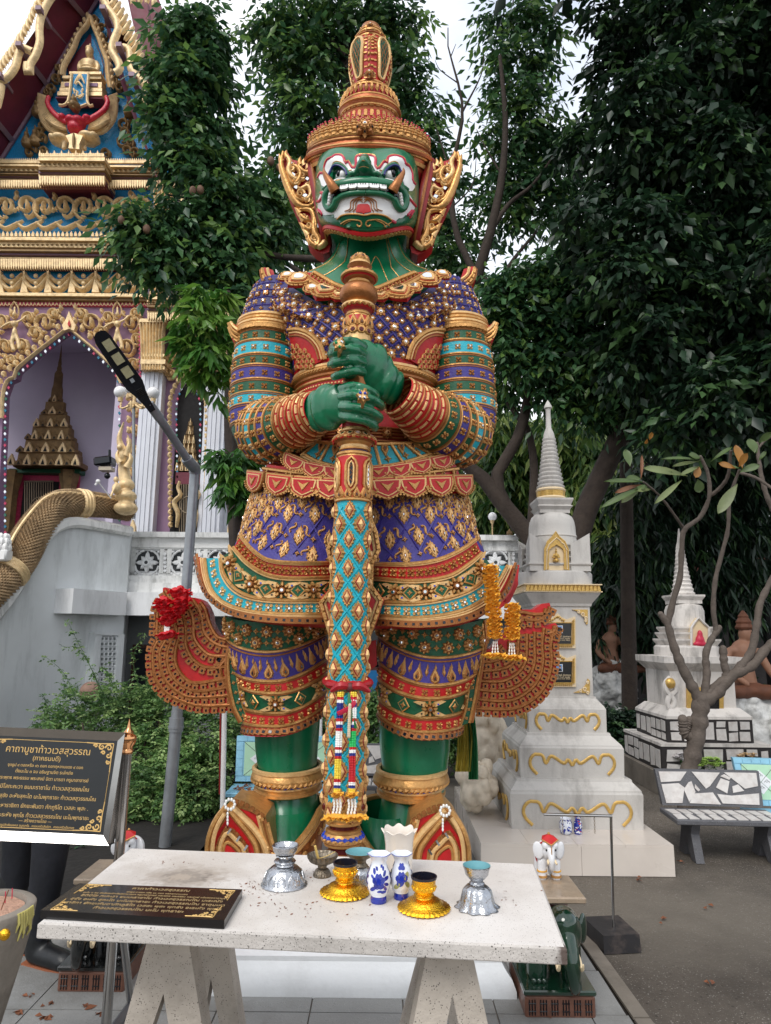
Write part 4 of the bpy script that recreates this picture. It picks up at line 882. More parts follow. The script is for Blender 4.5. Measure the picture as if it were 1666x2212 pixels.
def o_diamond(mb,g=GOLD,c=MIRROR,k2=DGLASS):
 o=[(0,1.55),(.22,1.1),(.42,1.12),(.45,.82),(.72,.72),(.7,.42),(1,.2),(.82,-.1),(.92,-.4),(.62,-.55),(.55,-.85),(.3,-.9),(0,-1.3)]
 o=o+[(-x,y)for x,y in o[-2:0:-1]];layer(mb,o[::-1],-.1,.22,g,.82)
 layer(mb,[(0,1.05),(-.34,.5),(-.5,.1),(-.3,-.45),(0,-.85),(.3,-.45),(.5,.1),(.34,.5)],.15,.4,GOLDL,.8)
 for s in(-1,1):layer(mb,[(x*.1+s*.52,y*.2+.35)for x,y in circ(1,5)],.2,.34,k2,.6);layer(mb,[(x*.1+s*.5,y*.18-.35)for x,y in circ(1,5)],.2,.34,k2,.6)
 layer(mb,[(0,.45),(-.22,0),(0,-.45),(.22,0)],.38,.55,GOLDB,.75);layer(mb,[(0,.25),(-.12,0),(0,-.25),(.12,0)],.52,.62,c,.7)
def o_clubdia(mb):
 o=star(1,.74,8,PI/2,1,1.5);o=[(x*(1 if abs(y)<.8 else .8),y)for x,y in o]
 o=[(0,1.55),(-.2,1.15),(-.5,1.1),(-.5,.75),(-.8,.65),(-.75,.3),(-1.05,0),(-.75,-.3),(-.8,-.65),(-.5,-.75),(-.5,-1.1),(-.2,-1.15),(0,-1.55)]
 o=o+[(-x,y)for x,y in o[-2:0:-1]];layer(mb,o,-.15,.3,GOLD,.8,ctop=.25)
 layer(mb,[(0,1.0),(-.68,0),(0,-1.0),(.68,0)],.25,.36,DRED,.9)
 layer(mb,[(0,.85),(-.5,0),(0,-.85),(.5,0)],.3,.62,GOLDL,.6,ctop=.75)
def o_scroll(mb):
 pts=[(-.28,.95),(.1,.8),(.3,.5),(.12,.15),(-.12,-.15),(-.3,-.5),(-.1,-.8),(.28,-.95)]
 ribbon(mb,[(x,y,0)for x,y in smoothline(pts,10)],lambda t:.2*math.sin(PI*min(max(t,.08),.92))+.05,.3,GOLD,Vector((0,0,1)))
 layer(mb,[(x*.2-.2,y*.2+.7)for x,y in circ(1,6)],-.05,.36,GOLDB,.5);layer(mb,[(x*.2+.2,y*.2-.7)for x,y in circ(1,6)],-.05,.36,GOLDB,.5)
def o_band(mb):
 for s in(-1,1):
  for t in(-1,1):
   layer(mb,[(s*.5,t*.1),(s*1.9,t*.78),(s*1.35,t*.9),(s*.45,t*.75)][::(1 if s*t>0 else-1)],-.05,.2,GOLDL,.8)
   layer(mb,[(s*.95+x*.17,t*.5+y*.14)for x,y in circ(1,5)],.12,.26,BGLASS if s>0 else DGLASS,.6)
 for k in range(8):
  a=k*PI/4;layer(mb,[((x*.36+.6)*math.cos(a)-y*.22*math.sin(a),(x*.36+.6)*math.sin(a)+y*.22*math.cos(a))for x,y in circ(1,6)],0,.38,GOLD,.5)
 layer(mb,circ(.36,8),.1,.5,GOLDB,.8);layer(mb,circ(.22,8),.48,.6,MIRROR,.7)
def o_flame(mb):
 o=[(0,-1),(-.5,-.75),(-.62,-.2),(-.35,.35),(0,1.1),(.35,.35),(.62,-.2),(.5,-.75)]
 layer(mb,o[::-1],-.05,.28,GOLD,.75);layer(mb,[(x*.5,y*.5-.2)for x,y in o[::-1]],.26,.4,GOLDB,.7);layer(mb,[(x*.22,y*.26-.3)for x,y in o[::-1]],.38,.46,DGLASS,.7)
def o_spike(mb):layer(mb,[(0,-.8),(.3,-.2),(0,1),(-.3,-.2)],-.05,.24,GOLD,.5)
def o_petal(mb):
 for k,(sc_,m,z)in enumerate(((1,RED,.06),(.95,GOLD,.2),(.72,RED,.24),(.66,GOLDL,.36),(.42,MIRROR,.4))):
  o=[(0,-1.2),(-.5,-.75),(-.85,-.2),(-.9,.3),(-.6,.85),(0,1.0),(.6,.85),(.9,.3),(.85,-.2),(.5,-.75)]
  layer(mb,[(x*sc_,y*sc_)for x,y in o[::-1]],z-.3 if k==0 else z-.16,z,m,.96)
def o_stud(mb):
 layer(mb,[(-1,-.5),(.7,-.5),(1,0),(.75,.5),(-1,.5)],-.1,.3,GOLD,.85)
def o_studw(mb):
 layer(mb,[(-1,-.55),(.55,-.55),(.8,-.2),(.55,.1),(.9,.35),(.7,.6),(-1,.6)],-.1,.28,GOLDB,.9)
def o_studd(mb):
 o_studw(mb);layer(mb,[(-.5,-.3),(.2,-.3),(.2,.3),(-.5,.3)],.24,.34,DGLASS,.8)
def o_studf(mb):
 layer(mb,[(-.95,-.55),(.55,-.55),(.8,-.2),(.55,.1),(.9,.35),(.7,.6),(-.95,.6)],-.1,.3,GOLDB,.92);layer(mb,[(-.35,-.22),(.15,-.22),(.15,.25),(-.35,.25)],.27,.34,DGLASS,.8)
def o_pearl(mb):mb.sph((0,0,0),(1,1,.8),GOLDL,6,4)
def o_shield(mb):
 o=[(-1.05,.75),(-.98,.1),(-.75,-.35),(-.35,-.6),(0,-.78),(.35,-.6),(.75,-.35),(.98,.1),(1.05,.75)]
 for sc_,m,z in((1,GOLDB,.02),(.95,GOLD,.08),(.82,RED,.1),(.7,GOLDL,.15),(.6,RED,.16)):layer(mb,[(x*sc_,y*sc_)for x,y in o],z-.1,z,m,.97)
 layer(mb,[(-.4,.35),(0,-.3),(.4,.35),(0,.15)],.14,.22,GOLD,.8)
 for k in range(13):a=PI*(1.04+.92*k/12);mb.box((.92*math.cos(a)*1.02,.05+.72*math.sin(a)*.9-.02,.1),(.1,.1,.1),GOLD,Matrix.Rotation(a,3,'Z'))
def o_lotus(mb):
 o=[(0,1.3),(-.45,.75),(-.8,.2),(-.75,-.4),(-.4,-.8),(.4,-.8),(.75,-.4),(.8,.2),(.45,.75)]
 layer(mb,o,-.12,.3,GOLD,.8);layer(mb,[(x*.5,y*.5-.15)for x,y in circ(1,9)],.25,.42,RGLASS,.6)
def o_scale(mb):
 layer(mb,[(-.8,-.8),(.8,-.8),(.75,.3),(0,1),(-.75,.3)],-.1,.3,GOLD,.85);layer(mb,[(x*.42,y*.55-.1)for x,y in circ(1,7)],.26,.4,RED,.6)
def o_leafbead(mb):
 layer(mb,[(-1,-.4),(0,-.7),(1,.3),(.2,.7)],-.1,.35,GOLD,.5)
def o_gem(mb):layer(mb,[(-.9,0),(0,-.55),(.9,0),(0,.55)],-.1,.25,BGLASS,.6)
ORN={n:ornament(n2,f)for n,n2,f in(('ros','rosette',o_rosette),('rosd','rosette',o_rosdark),('rosm','rosette',o_rosmir),('f8','round_flower',o_flower8),('chest','square_flower',o_chest),('small','small_flower',o_small),('dia','lozenge',o_diamond),('cdia','lozenge',o_clubdia),('scr','scroll',o_scroll),('band','band_star',o_band),('flame','flame_leaf',o_flame),('spike','spike_leaf',o_spike),('petal','collar_petal',o_petal),('stud','stud',o_stud),('studw','stud',o_studw),('studd','mirrored_stud',o_studd),('pearl','pearl',o_pearl),('studf','mirrored_stud',o_studf),('shield','waist_petal',o_shield),('lotus','lotus_petal',o_lotus),('scale','scale',o_scale),('lb','leaf_bead',o_leafbead),('gem','gem',o_gem))}
def place(key,surf,u,v,size,parent,out=0.,spin=0.,lim=290,root=None,squash=None):
 M=surf.frame(u,v,out,spin,size)
 if squash:M=M@Matrix.Diagonal((squash[0],squash[1],squash[2]if len(squash)>2 else 1,1))
 me=ORN[key];nm=me[1].name.split('.')[0]
 scat(parent,root or ST,nm,me,M,lim)
def row(key,surf,v,us,size,parent,**k):
 for u in us:place(key,surf,u,v(u)if callable(v)else v,size,parent,**k)
def fr(a,b,n):return[a+(b-a)*k/(n-1)for k in range(n)]
# ---- neck and torso
neck=Body([((727,500),(868,505),None,4.8,.25),((728,530),(868,533),None,4.8,.26),((718,556),(880,558),560,4.8,.28),((700,575),(900,578),592,4.8,.33),((668,594),(930,592),625,4.8,.38),((628,612),(967,606),655,4.8,.44),((620,640),(970,636),690,4.84,.34)])
mb=MB();neck.grid(mb,[k*.2 for k in range(31)],GREEN)
mb.build('neck',ST)
mb=MB()
for us in([(-38,0),(-36,1.2),(-34,2.2),(-40,3.2),(-46,4.3),(-34,5)],[(30,1),(38,2),(44,3.2),(52,4.4)],[(-25,.8),(-12,.35),(2,.8),(12,.35),(27,.9),(30,2),(28,3),(36,4.2)],[(3,2.3),(10,1.9),(17,2.4),(18,3.4),(30,4.9)],[(-56,1),(-58,2),(-60,3),(-70,4.1)],[(58,1),(60,2),(62,3),(68,4)]):
 q=smoothline(us,16);mb.tube([neck.pn(u,v,.001)for u,v in q],.0035,GOLD,5)
mb.build('neck_line',ST)
torso=Body([((592,602),(975,598),672,4.76,.36),((570,625),(1005,621),684,4.76,.42),((572,670),(1010,668),702,4.76,.45),((600,720),(985,718),None,4.75,.46),((622,770),(962,770),None,4.74,.45),((636,830),(945,830),None,4.74,.42),((640,890),(942,890),None,4.74,.4),((640,935),(944,935),None,4.74,.41),((632,965),(952,965),None,4.74,.43),((600,1010),(975,1012),None,4.74,.46),((556,1070),(1003,1074),None,4.74,.5)])
mb=MB();torso.grid(mb,[k*.2 for k in range(51)],[DPURPLE if k<24 else RED for k in range(50)]);TO=mb.build('torso',ST)
mb=MB()
def chest_uv(i,j):return(-1+(i-j)*9.5,1.15+(i+j)*.36)
for j in range(0,21):
 for i in range(-15,16):
  u,v=i*4.9,.5+j*.21
  if(i+j)%2 or abs(u)>72:continue
  if j%2==0 and i%4==(j%4):place('chest',torso,u,v,.05,TO,squash=(1,1,.55))
  elif j%2==0:place('chest',torso,u,v,.032,TO,spin=PI/4,squash=(1,1,.55))
  else:place('chest',torso,u,v,.026,TO,spin=PI/4,squash=(1,1,.5))
for s in(1,-1):
 for k in range(-14,15):
  pts=[(u,2.6+s*(u+4.9+k*9.8)/4.9*.21)for u in fr(-82,82,30)];pts=[p for p in pts if .5<p[1]<4.6]
  if len(pts)>1:mb.tube([torso.pn(u,v,.001)for u,v in pts],.006,PURPLE,4)
mb.build('lattice',ST)
# breast plates: half discs with scales, on each side of the chest
pec=lambda px,py:0
def onto(surf,px,py,Y0,out=0.,it=7):
 """point where the picture ray meets the front of a Body"""
 Y=Y0
 for _ in range(it):
  P=at(px,py,Y);lo,hi=0,surf.n
  for _ in range(22):
   m=(lo+hi)/2;q=surf.f(m);z=q[5]+((q[4]-q[5])if P.x<q[0]else(q[6]-q[5]))*min(1,((P.x-q[0])/q[1])**2)
   if(z>P.z)==(surf.sgn<0):lo=m
   else:hi=m
  q=surf.f(lo);s=max(-1,min(1,(P.x-q[0])/q[1]))
  if surf.sup!=1:Y=q[2]-q[3]*(1-abs(s)**(2*surf.sup))**(1/(2*surf.sup))
  else:Y=q[2]-q[3]*math.sqrt(max(0,1-s*s))
 a=math.degrees(math.asin(s));return Vector(at(px,py,Y))+Vector((math.sin(RAD(a)),-math.cos(RAD(a)),0))*out,a,lo
def patch(mb,outline,surf,Y0,h,m,step=9,side=True,bulge=None,out=0.):
 """relief: an outline in the picture, meshed and laid on the surface, h thick"""
 P2=[Vector(p)for p in outline];n=len(P2)
 x0,x1=min(p.x for p in P2),max(p.x for p in P2);y0,y1=min(p.y for p in P2),max(p.y for p in P2)
 def ins(x,y):
  c=False;j=n-1
  for i in range(n):
   if(P2[i].y>y)!=(P2[j].y>y)and x<(P2[j].x-P2[i].x)*(y-P2[i].y)/(P2[j].y-P2[i].y)+P2[i].x:c=not c
   j=i
  return c
 pts=list(P2);y=y0+step/2
 while y<y1:
  x=x0+step/2
  while x<x1:
   if ins(x,y)and min((Vector((x,y))-p).length for p in P2)>step*.4:pts.append(Vector((x,y)))
   x+=step
  y+=step
 r=geometry.delaunay_2d_cdt(pts,[(i,(i+1)%n)for i in range(n)],[list(range(n))],1,1e-4)
 V,Fs=r[0],r[2];top=[];bot=[]
 for p in V:
  P,a,v=onto(surf,p.x,p.y,Y0);b=bulge(p.x,p.y)if bulge else 0
  d=(Vector((0,0,CAMZ))-P).normalized()*1.0
  nn=Vector((math.sin(RAD(a)),-math.cos(RAD(a)),0))
  top.append(P+nn*(h+b+out));bot.append(P+nn*(b+out-.012))
 k=len(V);fs=[]
 for f in Fs:
  a,b,c=[top[i]for i in f[:3]];g=tuple(f)
  if(b-a).cross(c-a).y>0:g=g[::-1]
  fs.append(g)
 mb.add(top,fs,m)
 if side:
  ed={}
  for g in fs:
   for i in range(len(g)):
    a,b=g[i],g[(i+1)%len(g)];ed[(a,b)]=1
  bo=[(a,b)for a,b in ed if(b,a)not in ed]
  mb.add(top+bot,[(b,a,a+k,b+k)for a,b in bo],m)
cc=crop(850,1000,1200)
for s in(1,-1):
 mir=(lambda p:p)if s>0 else(lambda p:(2*791.5-p[0],p[1]))
 B_=MB();base=CP(cc,[(430,450),(470,435),(540,460),(600,520),(625,600),(560,640),(470,660)])
 patch(B_,[mir(p)for p in base],torso,4.35,.02,RED,8)
 o=B_.build('breast_plate',ST)
 B2=MB()
 for rr,wd,m in((0,.02,GOLD),(18,.011,GOLDL),(34,.012,GOLDB)):
  arc=[(428+rr*.4,440+rr),(480-rr*.1,436+rr),(545-rr*.45,462+rr*.8),(600-rr*.8,520+rr*.5),(628-rr,605)]
  arc=smoothline([cc(*p)for p in arc],16);ps=[onto(torso,*mir(p),4.35,.02)[0]for p in arc]
  B2.tube(ps,wd*.7,m,6)
 B2.build('arch_rim',ST)
 for r_,(y_,x0_,x1_)in enumerate(((640,478,570),(612,470,560),(584,462,548),(556,456,520),(530,452,492))):
  for x_ in range(x0_,x1_,26):
   P,a,v=onto(torso,*mir(cc(x_+(r_%2)*12,y_)),4.35)
   scat(o,ST,'scale',ORN['scale'],torso.frame(a,v,.022,0,.024))
B_=MB()
for v,r,m in((5.0,.016,GOLDL),(5.14,.026,GOLD),(5.3,.014,GOLDB),(5.45,.012,GOLD)):torso.ring(B_,v,r,m,-95,95,50)
B_.build('rib_moulding',ST)
row('lb',torso,5.14,fr(-90,90,60),.016,TO,out=.024);row('scale',torso,5.85,fr(-85,85,30),.03,TO);row('pearl',torso,5.6,fr(-88,88,60),.009,TO)
# belt
B_=MB();torso.grid(B_,[7.9,7.92,8.75,8.77],[DRED,DRED,DRED],None)
k0=0;B_.v=[tuple(Vector((v[0]-torso.f(8)[0],v[1]-4.74,0))*1.04+Vector((torso.f(8)[0],4.74,v[2])))for v in B_.v]
for v in(7.98,8.14,8.3,8.46,8.62):torso.ring(B_,v,.008,GOLDB,out=.02)
B_.build('belt',ST);row('chest',torso,8.3,fr(-75,75,11),.045,TO,out=.03)
# ---- wide collar
colr=Body([((640,592),(932,590),None,4.78,.34),((600,606),(985,602),668,4.77,.42),((585,622),(1000,620),690,4.76,.455),((570,640),(1018,640),735,4.76,.47)])
colr=Curtain([CP(cc,[(560,118),(600,140),(690,190),(800,215),(900,205),(1010,160),(1110,118)]),CP(cc,[(500,120),(560,165),(660,228),(800,262),(920,245),(1050,185),(1180,115)]),CP(cc,[(440,128),(520,180),(645,242),(800,276),(935,262),(1070,205),(1250,122)])],lambda x,y:4.78-.5*math.sqrt(max(0,1-((x-791)/212)**2)))
B_=MB();colr.grid(B_,fr(0,2,9),RED,fr(0,100,40));CO=B_.build('collar',ST)
B_=MB()
for v,r,m in((0,.014,GOLD),(.12,.008,GOLDL),(.95,.008,GOLD),(1.05,.01,GOLDB),(1.35,.014,GOLD),(1.95,.01,GOLDL)):B_.tube([colr.pn(u,v,.004)for u in fr(0,100,50)],r,m,6)
B_.build('collar_rim',ST)
for u in fr(3,97,30):place('small',colr,u,.5,.02,CO)
for u in fr(1,99,44):place('stud',colr,u,1.65,.02,CO,spin=PI/2*0,out=.004)
for px,py,s in((418,205,.055),(474,226,.085),(545,278,.06),(612,296,.098),(692,318,.07),(930,318,.07),(1035,296,.098),(1112,268,.06),(1184,222,.085),(1256,194,.055),(760,330,.06),(860,330,.06)):
 P,a,v=onto(torso,*cc(px,py+16),4.4);M=torso.frame(a,v,.11,0,s)
 scat(CO,ST,'collar_petal',ORN['petal'],M)
 for k in range(11):
  an=PI*(.98+1.04*k/10);q=Matrix.Translation((.98*math.cos(an),.25+1.4*math.sin(an),.1))@Matrix.Rotation(an-PI/2,4,'Z')@Matrix.Scale(.17,4)
  scat(CO,ST,'stud',ORN['stud'],M@q)
  # ---- flat upturned wing tips (shoulder, arm band): outline prism + rims
def flap(name,outline,Y,th,m,rims=(),parent=ST,label=None):
 B_=MB();B_.poly([at(x,y,Y)for x,y in outline],m,Vector((0,th,0)));o=B_.build(name,parent,30,label=label)
 return o
def on_line(pts,Y,out,key,n,size,parent,root=None,off=0.,nm=None):
 """studs along a picture polyline lying at depth Y (number or function)"""
 q=smoothline(pts,n+1)
 for k in range(n):
  a,b=q[k],q[k+1];Ya=Y(*a)if callable(Y)else Y;A,Bp=at(a[0],a[1],Ya-out),at(b[0],b[1],Ya-out)
  T=(Bp-A).normalized();Nn=Vector((0,-1,0));V=Nn.cross(T).normalized();Nn=T.cross(V).normalized()
  M=Matrix.Translation((A+Bp)/2+V*off)@Matrix((T,V,Nn)).transposed().to_4x4()@Matrix.Diagonal(((Bp-A).length*.46,size,size,1))
  me=ORN[key];scat(parent,root or ST,nm or me[1].name.split('.')[0],me,M)
def line(mb,pts,Y,r,m,n=30,seg=6):
 q=smoothline(pts,n);mb.tube([at(x,y,Y(x,y)if callable(Y)else Y)for x,y in q],r,m,seg)
for s in(1,-1):
 mir=(lambda p:p)if s>0 else(lambda p:(2*796-p[0],p[1]-2))
 out=[mir(p)for p in CP(cc,[(262,95),(285,90),(330,105),(345,150),(380,165),(450,150),(520,115),(560,130),(520,190),(430,215),(370,215),(300,190),(262,150)])]
 o=flap('shoulder_tip',out,4.62,.16,RED)
 B_=MB()
 for kk,pts in enumerate(([(270,95),(285,140),(330,180),(400,190),(470,160),(530,125)],[(300,95),(310,135),(350,165),(410,172),(470,145),(520,118)],[(262,105),(272,155),(310,200),(390,212),(460,190),(540,140)])):
  line(B_,[mir(p)for p in CP(cc,pts)],4.6,.012,(GOLD,GOLDL,GOLDB)[kk])
 B_.build('tip_rim',ST);on_line([mir(p)for p in CP(cc,[(266,100),(278,150),(320,195),(395,203),(470,172),(535,132)])],4.6,.012,'stud',12,.014,ST)
 # ---- arms
def arm(s):
 mir=(lambda p:p)if s>0 else(lambda p:(2*784-p[0],p[1]))
 cxs=lambda l,r:(mir((l,0))[0],mir((r,0))[0])if s>0 else(mir((r,0))[0],mir((l,0))[0])
 rows=[(608,575,625,.1),(622,552,650,.16),(650,540,652,.19),(700,522,645,.21),(735,513,640,.215),(765,508,640,.22),(800,503,640,.225),(840,500,640,.225),(880,497,640,.225),(925,500,636,.22),(965,515,630,.18)]
 S=Body([((cxs(l,r)[0],y),(cxs(l,r)[1],y),None,4.72,ry)for y,l,r,ry in rows])
 ycut=lambda y:np.interp(y,[r_[0]for r_ in rows],range(len(rows)))
 bands=[(608,704,DPURPLE),(704,736,RED),(736,760,DGREEN),(760,790,CYAN),(790,813,DGREEN),(813,842,PURPLE),(842,869,DGREEN),(869,893,CYAN),(893,925,PURPLE),(925,965,DGREEN)]
 B_=MB();vs=[];ms=[]
 for a,b,m in bands:
  va,vb=ycut(a),ycut(b)
  for k in range(4):vs.append(va+(vb-va)*k/4);ms.append(m)
 vs.append(ycut(965));S.grid(B_,vs,ms);A=B_.build('upper_arm',ST)
 B_=MB()
 for a,b,m in bands[2:]:
  S.ring(B_,ycut(a)-.03,.0075,GOLD);S.ring(B_,ycut(a)+.08,.0045,GOLDB)
 for y,m in((704,GOLDL),(711,GOLD),(718,GOLDL),(725,GOLD)):S.ring(B_,ycut(y),.014,m,out=.01)
 B_.build('arm_ring',ST)
 for a,b,m in bands[2:9]:
  row('rosm' if m==CYAN else 'ros',S,(ycut(a)+ycut(b))/2+.04,fr(-96,96,10),.027,A)
 row('stud',S,ycut(731),fr(-95,95,22),.028,A,out=.012,spin=.15)
 for j,y in enumerate((630,646,662,678,693)):
  row(('small','rosm','chest','rosm','small')[j],S,ycut(y),fr(-84,84,10),(.02,.022,.03,.024,.02)[j],A)
 B_=MB()
 for u in fr(-88,88,11):B_.tube([S.pn(u+8,ycut(y),0)for y in fr(618,702,9)],.005,PURPLE,4)
 for y in(638,654,670,686):S.ring(B_,ycut(y),.005,PURPLE,-100,100,30,seg=4)
 B_.build('sleeve_lattice',ST)
 # arm band wing
 w1=CP(cc,[(82,395),(100,390),(125,410),(170,435),(240,440),(300,430),(300,500),(230,510),(165,512),(130,505),(95,455)])
 flap('arm_band_tip',[mir(p)for p in w1],4.62,.18,RED)
 flap('arm_band_lining',[mir(p)for p in CP(cc,[(100,480),(160,505),(160,560),(125,530)])],4.7,.12,RED)
 B_=MB()
 for kk,pts in enumerate(([(84,398),(105,440),(160,468),(240,468),(330,452)],[(95,393),(120,425),(170,450),(240,452),(330,440)],[(86,420),(105,465),(150,490),(240,488),(330,470)])):
  line(B_,[mir(p)for p in CP(cc,pts)],4.59,.013,(GOLD,GOLDL,GOLD)[kk])
 B_.build('tip_rim',ST);on_line([mir(p)for p in CP(cc,[(86,425),(102,475),(145,502),(230,502),(300,490)])],4.6,.012,'stud',8,.016,ST)
 # forearm
 if s>0:
  sp=[((574,938),4.66,20),((568,936),4.65,48),((574,934),4.6,66),((590,931),4.5,71),((612,924),4.38,66),((636,914),4.25,58),((660,902),4.12,52),((690,889),4.03,43)]
  ref=Vector((-.35,-1,0)).normalized()
 else:
  sp=[((1000,948),4.66,20),((1006,946),4.65,50),((1000,942),4.6,66),((984,934),4.5,73),((957,920),4.38,70),((925,901),4.25,61),((893,879),4.12,51),((858,851),4.03,43)]
  ref=Vector((.35,-1,0)).normalized()
 S=Limb([at(p[0],p[1],Y)for p,Y,r in sp],[r*mpp(p[0],p[1],Y)for p,Y,r in sp],ref,sgn=1 if s>0 else-1)
 S.sgn=1 if s>0 else-1
 seq=[(0,1.7,CYAN),(1.7,2.15,DGREEN),(2.15,2.65,PURPLE),(2.65,3.1,DGREEN),(3.1,3.55,CYAN),(3.55,4.0,DGREEN),(4.0,4.5,PURPLE),(4.5,5.2,DGREEN),(5.2,7,RED)]
 B_=MB();vs=[];ms=[]
 for a,b,m in seq:
  for k in range(5):vs.append(a+(b-a)*k/5);ms.append(m)
 vs.append(7);S.grid(B_,vs,ms);A=B_.build('forearm',ST,fix=True)
 B_=MB()
 for a,b,m in seq[1:]:S.ring(B_,a-.03,.0075,GOLD);S.ring(B_,a+.045,.0045,GOLDB)
 B_.build('arm_ring',ST)
 for i,(a,b,m)in enumerate(seq[1:-1]):
  for u in fr(-110,110,11):
   M=S.frame(u,(a+b)/2+.02,0,0,.03)
   if(M.to_3x3()@Vector((0,0,1))).dot(S.p(u,(a+b)/2)-Vector(S.f((a+b)/2)[:3]))<0:M=M@Matrix.Rotation(PI,4,'X')
   scat(A,ST,'rosette',ORN['rosm' if m==CYAN else 'ros'],M)
 for a in fr(1.0,1.45,2):
  for u in fr(-110,110,9):
   M=S.frame(u,a,0,0,.024)
   if(M.to_3x3()@Vector((0,0,1))).dot(S.p(u,a)-Vector(S.f(a)[:3]))<0:M=M@Matrix.Rotation(PI,4,'X')
   scat(A,ST,'rosette',ORN['ros'],M)
   # cuff of narrow bracelets: alternating rings and short bars
 B_=MB();B2=MB()
 for k,v in enumerate(fr(5.32,6.85,10)):
  if k%2==0:B2.tube([S.p(u,v)for u in fr(-180,172,46)],.0085,GOLDB,6,closed=True)
  else:
   for q in range(13):
    u0=-180+q*27.7+(13 if k%4==1 else 0);B_.tube([S.p(u,v)for u in fr(u0,u0+23,4)],.009,GOLDL,6)
 B_.build('bracelet_bar',ST);B2.build('bracelet',ST)
 return S
FA=arm(1);FB=arm(-1)
# ---- hands: one fused body each, fingers wrapped round the club
ch=crop(1150,1300,550)
def hand(nm,palm,fingers,thumb,rings,line_specs):
 prims=[]
 for(p,Y,r)in palm:
  c=at(*ch(*p),Y);k=mpp(*ch(*p),Y)*.33/1.84394
  prims.append(('s',c,tuple(q*k for q in r[:3]),Matrix.Rotation(RAD(r[3]),3,'Y')))
 for pts,r in fingers:
  P=[at(*ch(p[0],p[1]),p[2])for p in pts];k=mpp(*ch(pts[0][0],pts[0][1]),pts[0][2])*.33/1.84394
  q=smoothline([tuple(x)for x in P],12);rs=[max(.6,1-.0*t)*r*k*(1-.12*t/11)for t in range(12)]
  prims.append(('t',q,rs))
 o=fuse(nm,prims,GREEN,ST,vox=.0085,smooth_it=3)
 B_=MB()
 for(x,y,Y,dx,dy)in line_specs:
  for k in(-1,0,1):
   a=[ch(x+k*14+(6 if abs(t)<2 else 0)*(1 if dx>=0 else-1),y+t*9+k*2)for t in(-2.2,-1.2,0,1.2,2.2)]
   B_.tube([at(p[0],p[1],Y)for p in a],.0016,DGREEN,4)
 return o
HY=3.78
hand('hand',[((880,385),3.89,(230,105,250,0)),((1000,480),3.92,(190,115,300,20)),((1100,590),3.96,(150,120,280,20)),((1195,690),4.0,(120,190,240,20)),((1280,745),4.05,(100,180,220,20)),((720,560),3.86,(120,90,80,0))],[([(900,240,3.80),(780,185,3.72),(640,190,3.71),(540,250,3.79),(560,300,3.95)],62),([(900,330,3.79),(780,280,3.69),(640,290,3.68),(520,330,3.77),(540,350,3.95)],60),([(900,440,3.79),(780,405,3.70),(640,425,3.69),(515,460,3.78),(540,470,3.95)],58),([(900,560,3.80),(800,540,3.72),(680,565,3.71),(555,605,3.79),(580,600,3.93)],54)],None,None,[])
hand('hand',[((620,930),3.89,(240,115,255,8)),((480,975),3.93,(220,125,300,-6)),((360,1020),3.98,(160,125,270,-8)),((270,1045),4.02,(110,120,235,-8)),((190,1065),4.06,(90,110,200,-8))],[([(640,750,3.80),(780,720,3.70),(930,755,3.68),(1040,820,3.74),(1060,880,3.92)],58),([(640,850,3.79),(790,830,3.68),(960,865,3.66),(1095,935,3.73),(1110,980,3.92)],60),([(640,970,3.79),(790,980,3.69),(950,1010,3.67),(1080,1080,3.74),(1090,1120,3.92)],59),([(640,1080,3.82),(780,1110,3.72),(930,1140,3.71),(1030,1200,3.77),(1040,1230,3.92)],56)],None,None,[])
B_=MB()
def crease(mb,x,y,Y,ang):
 ca,sa=math.cos(RAD(ang)),math.sin(RAD(ang))
 for k in(-1.2,0,1.2):
  pts=[]
  for t in(-1,-.6,0,.6,1):
   u,v=k*11+9*(1-t*t),t*30*(1-abs(k)*.15);pts.append(at(*ch(x+u*ca-v*sa,y+u*sa+v*ca),Y+.007*t*t))
  mb.tube(pts,.0014,DGREEN,4)
for x,y,Y,a in((735,135,3.672,20),(565,180,3.668,25),(720,262,3.632,8),(515,290,3.70,10),(705,385,3.64,0),(520,420,3.702,0),(715,535,3.66,0),(570,565,3.70,0),(790,700,3.632,10),(995,770,3.64,20),(760,810,3.612,5),(1040,895,3.65,25),(785,965,3.62,0),(1010,1030,3.63,12),(775,1110,3.65,0),(975,1165,3.66,8)):crease(B_,x,y,Y,a)
B_.build('knuckle_crease',ST)
def finger_ring(x,y,Y,st,gems):
 B_=MB();P=at(*ch(x,y),Y);P.y-=.02
 M=Matrix.Translation(P)@Matrix.Rotation(RAD(90),4,'X')@Matrix.Rotation(.2,4,'Z')@Matrix.Scale(.042,4)
 k=len(B_.v);layer(B_,star(1,.62,st),-.5,.3,GOLD,.8);layer(B_,circ(.55,8),.2,.5,GOLDL,.8)
 for i,g in enumerate(gems):a=i*2*PI/len(gems)+.5;layer(B_,[(q*.24+.4*math.cos(a),w_*.24+.4*math.sin(a))for q,w_ in circ(1,6)],.45,.75,g,.5)
 B_.xf(M,k)
 C=at(*ch(x+15,y+20),Y+.06);B_.tube([C+Vector((.008*math.sin(t),-.075*math.cos(t)*.9,.05*math.sin(t)))for t in fr(-1.7,1.7,12)],[.01]*12,GOLD,6)
 B_.build('finger_ring',ST)
finger_ring(615,245,3.635,6,[MIRROR,GGLASS,GGLASS]);finger_ring(895,860,3.60,6,[BGLASS,BGLASS,MIRROR,MIRROR])
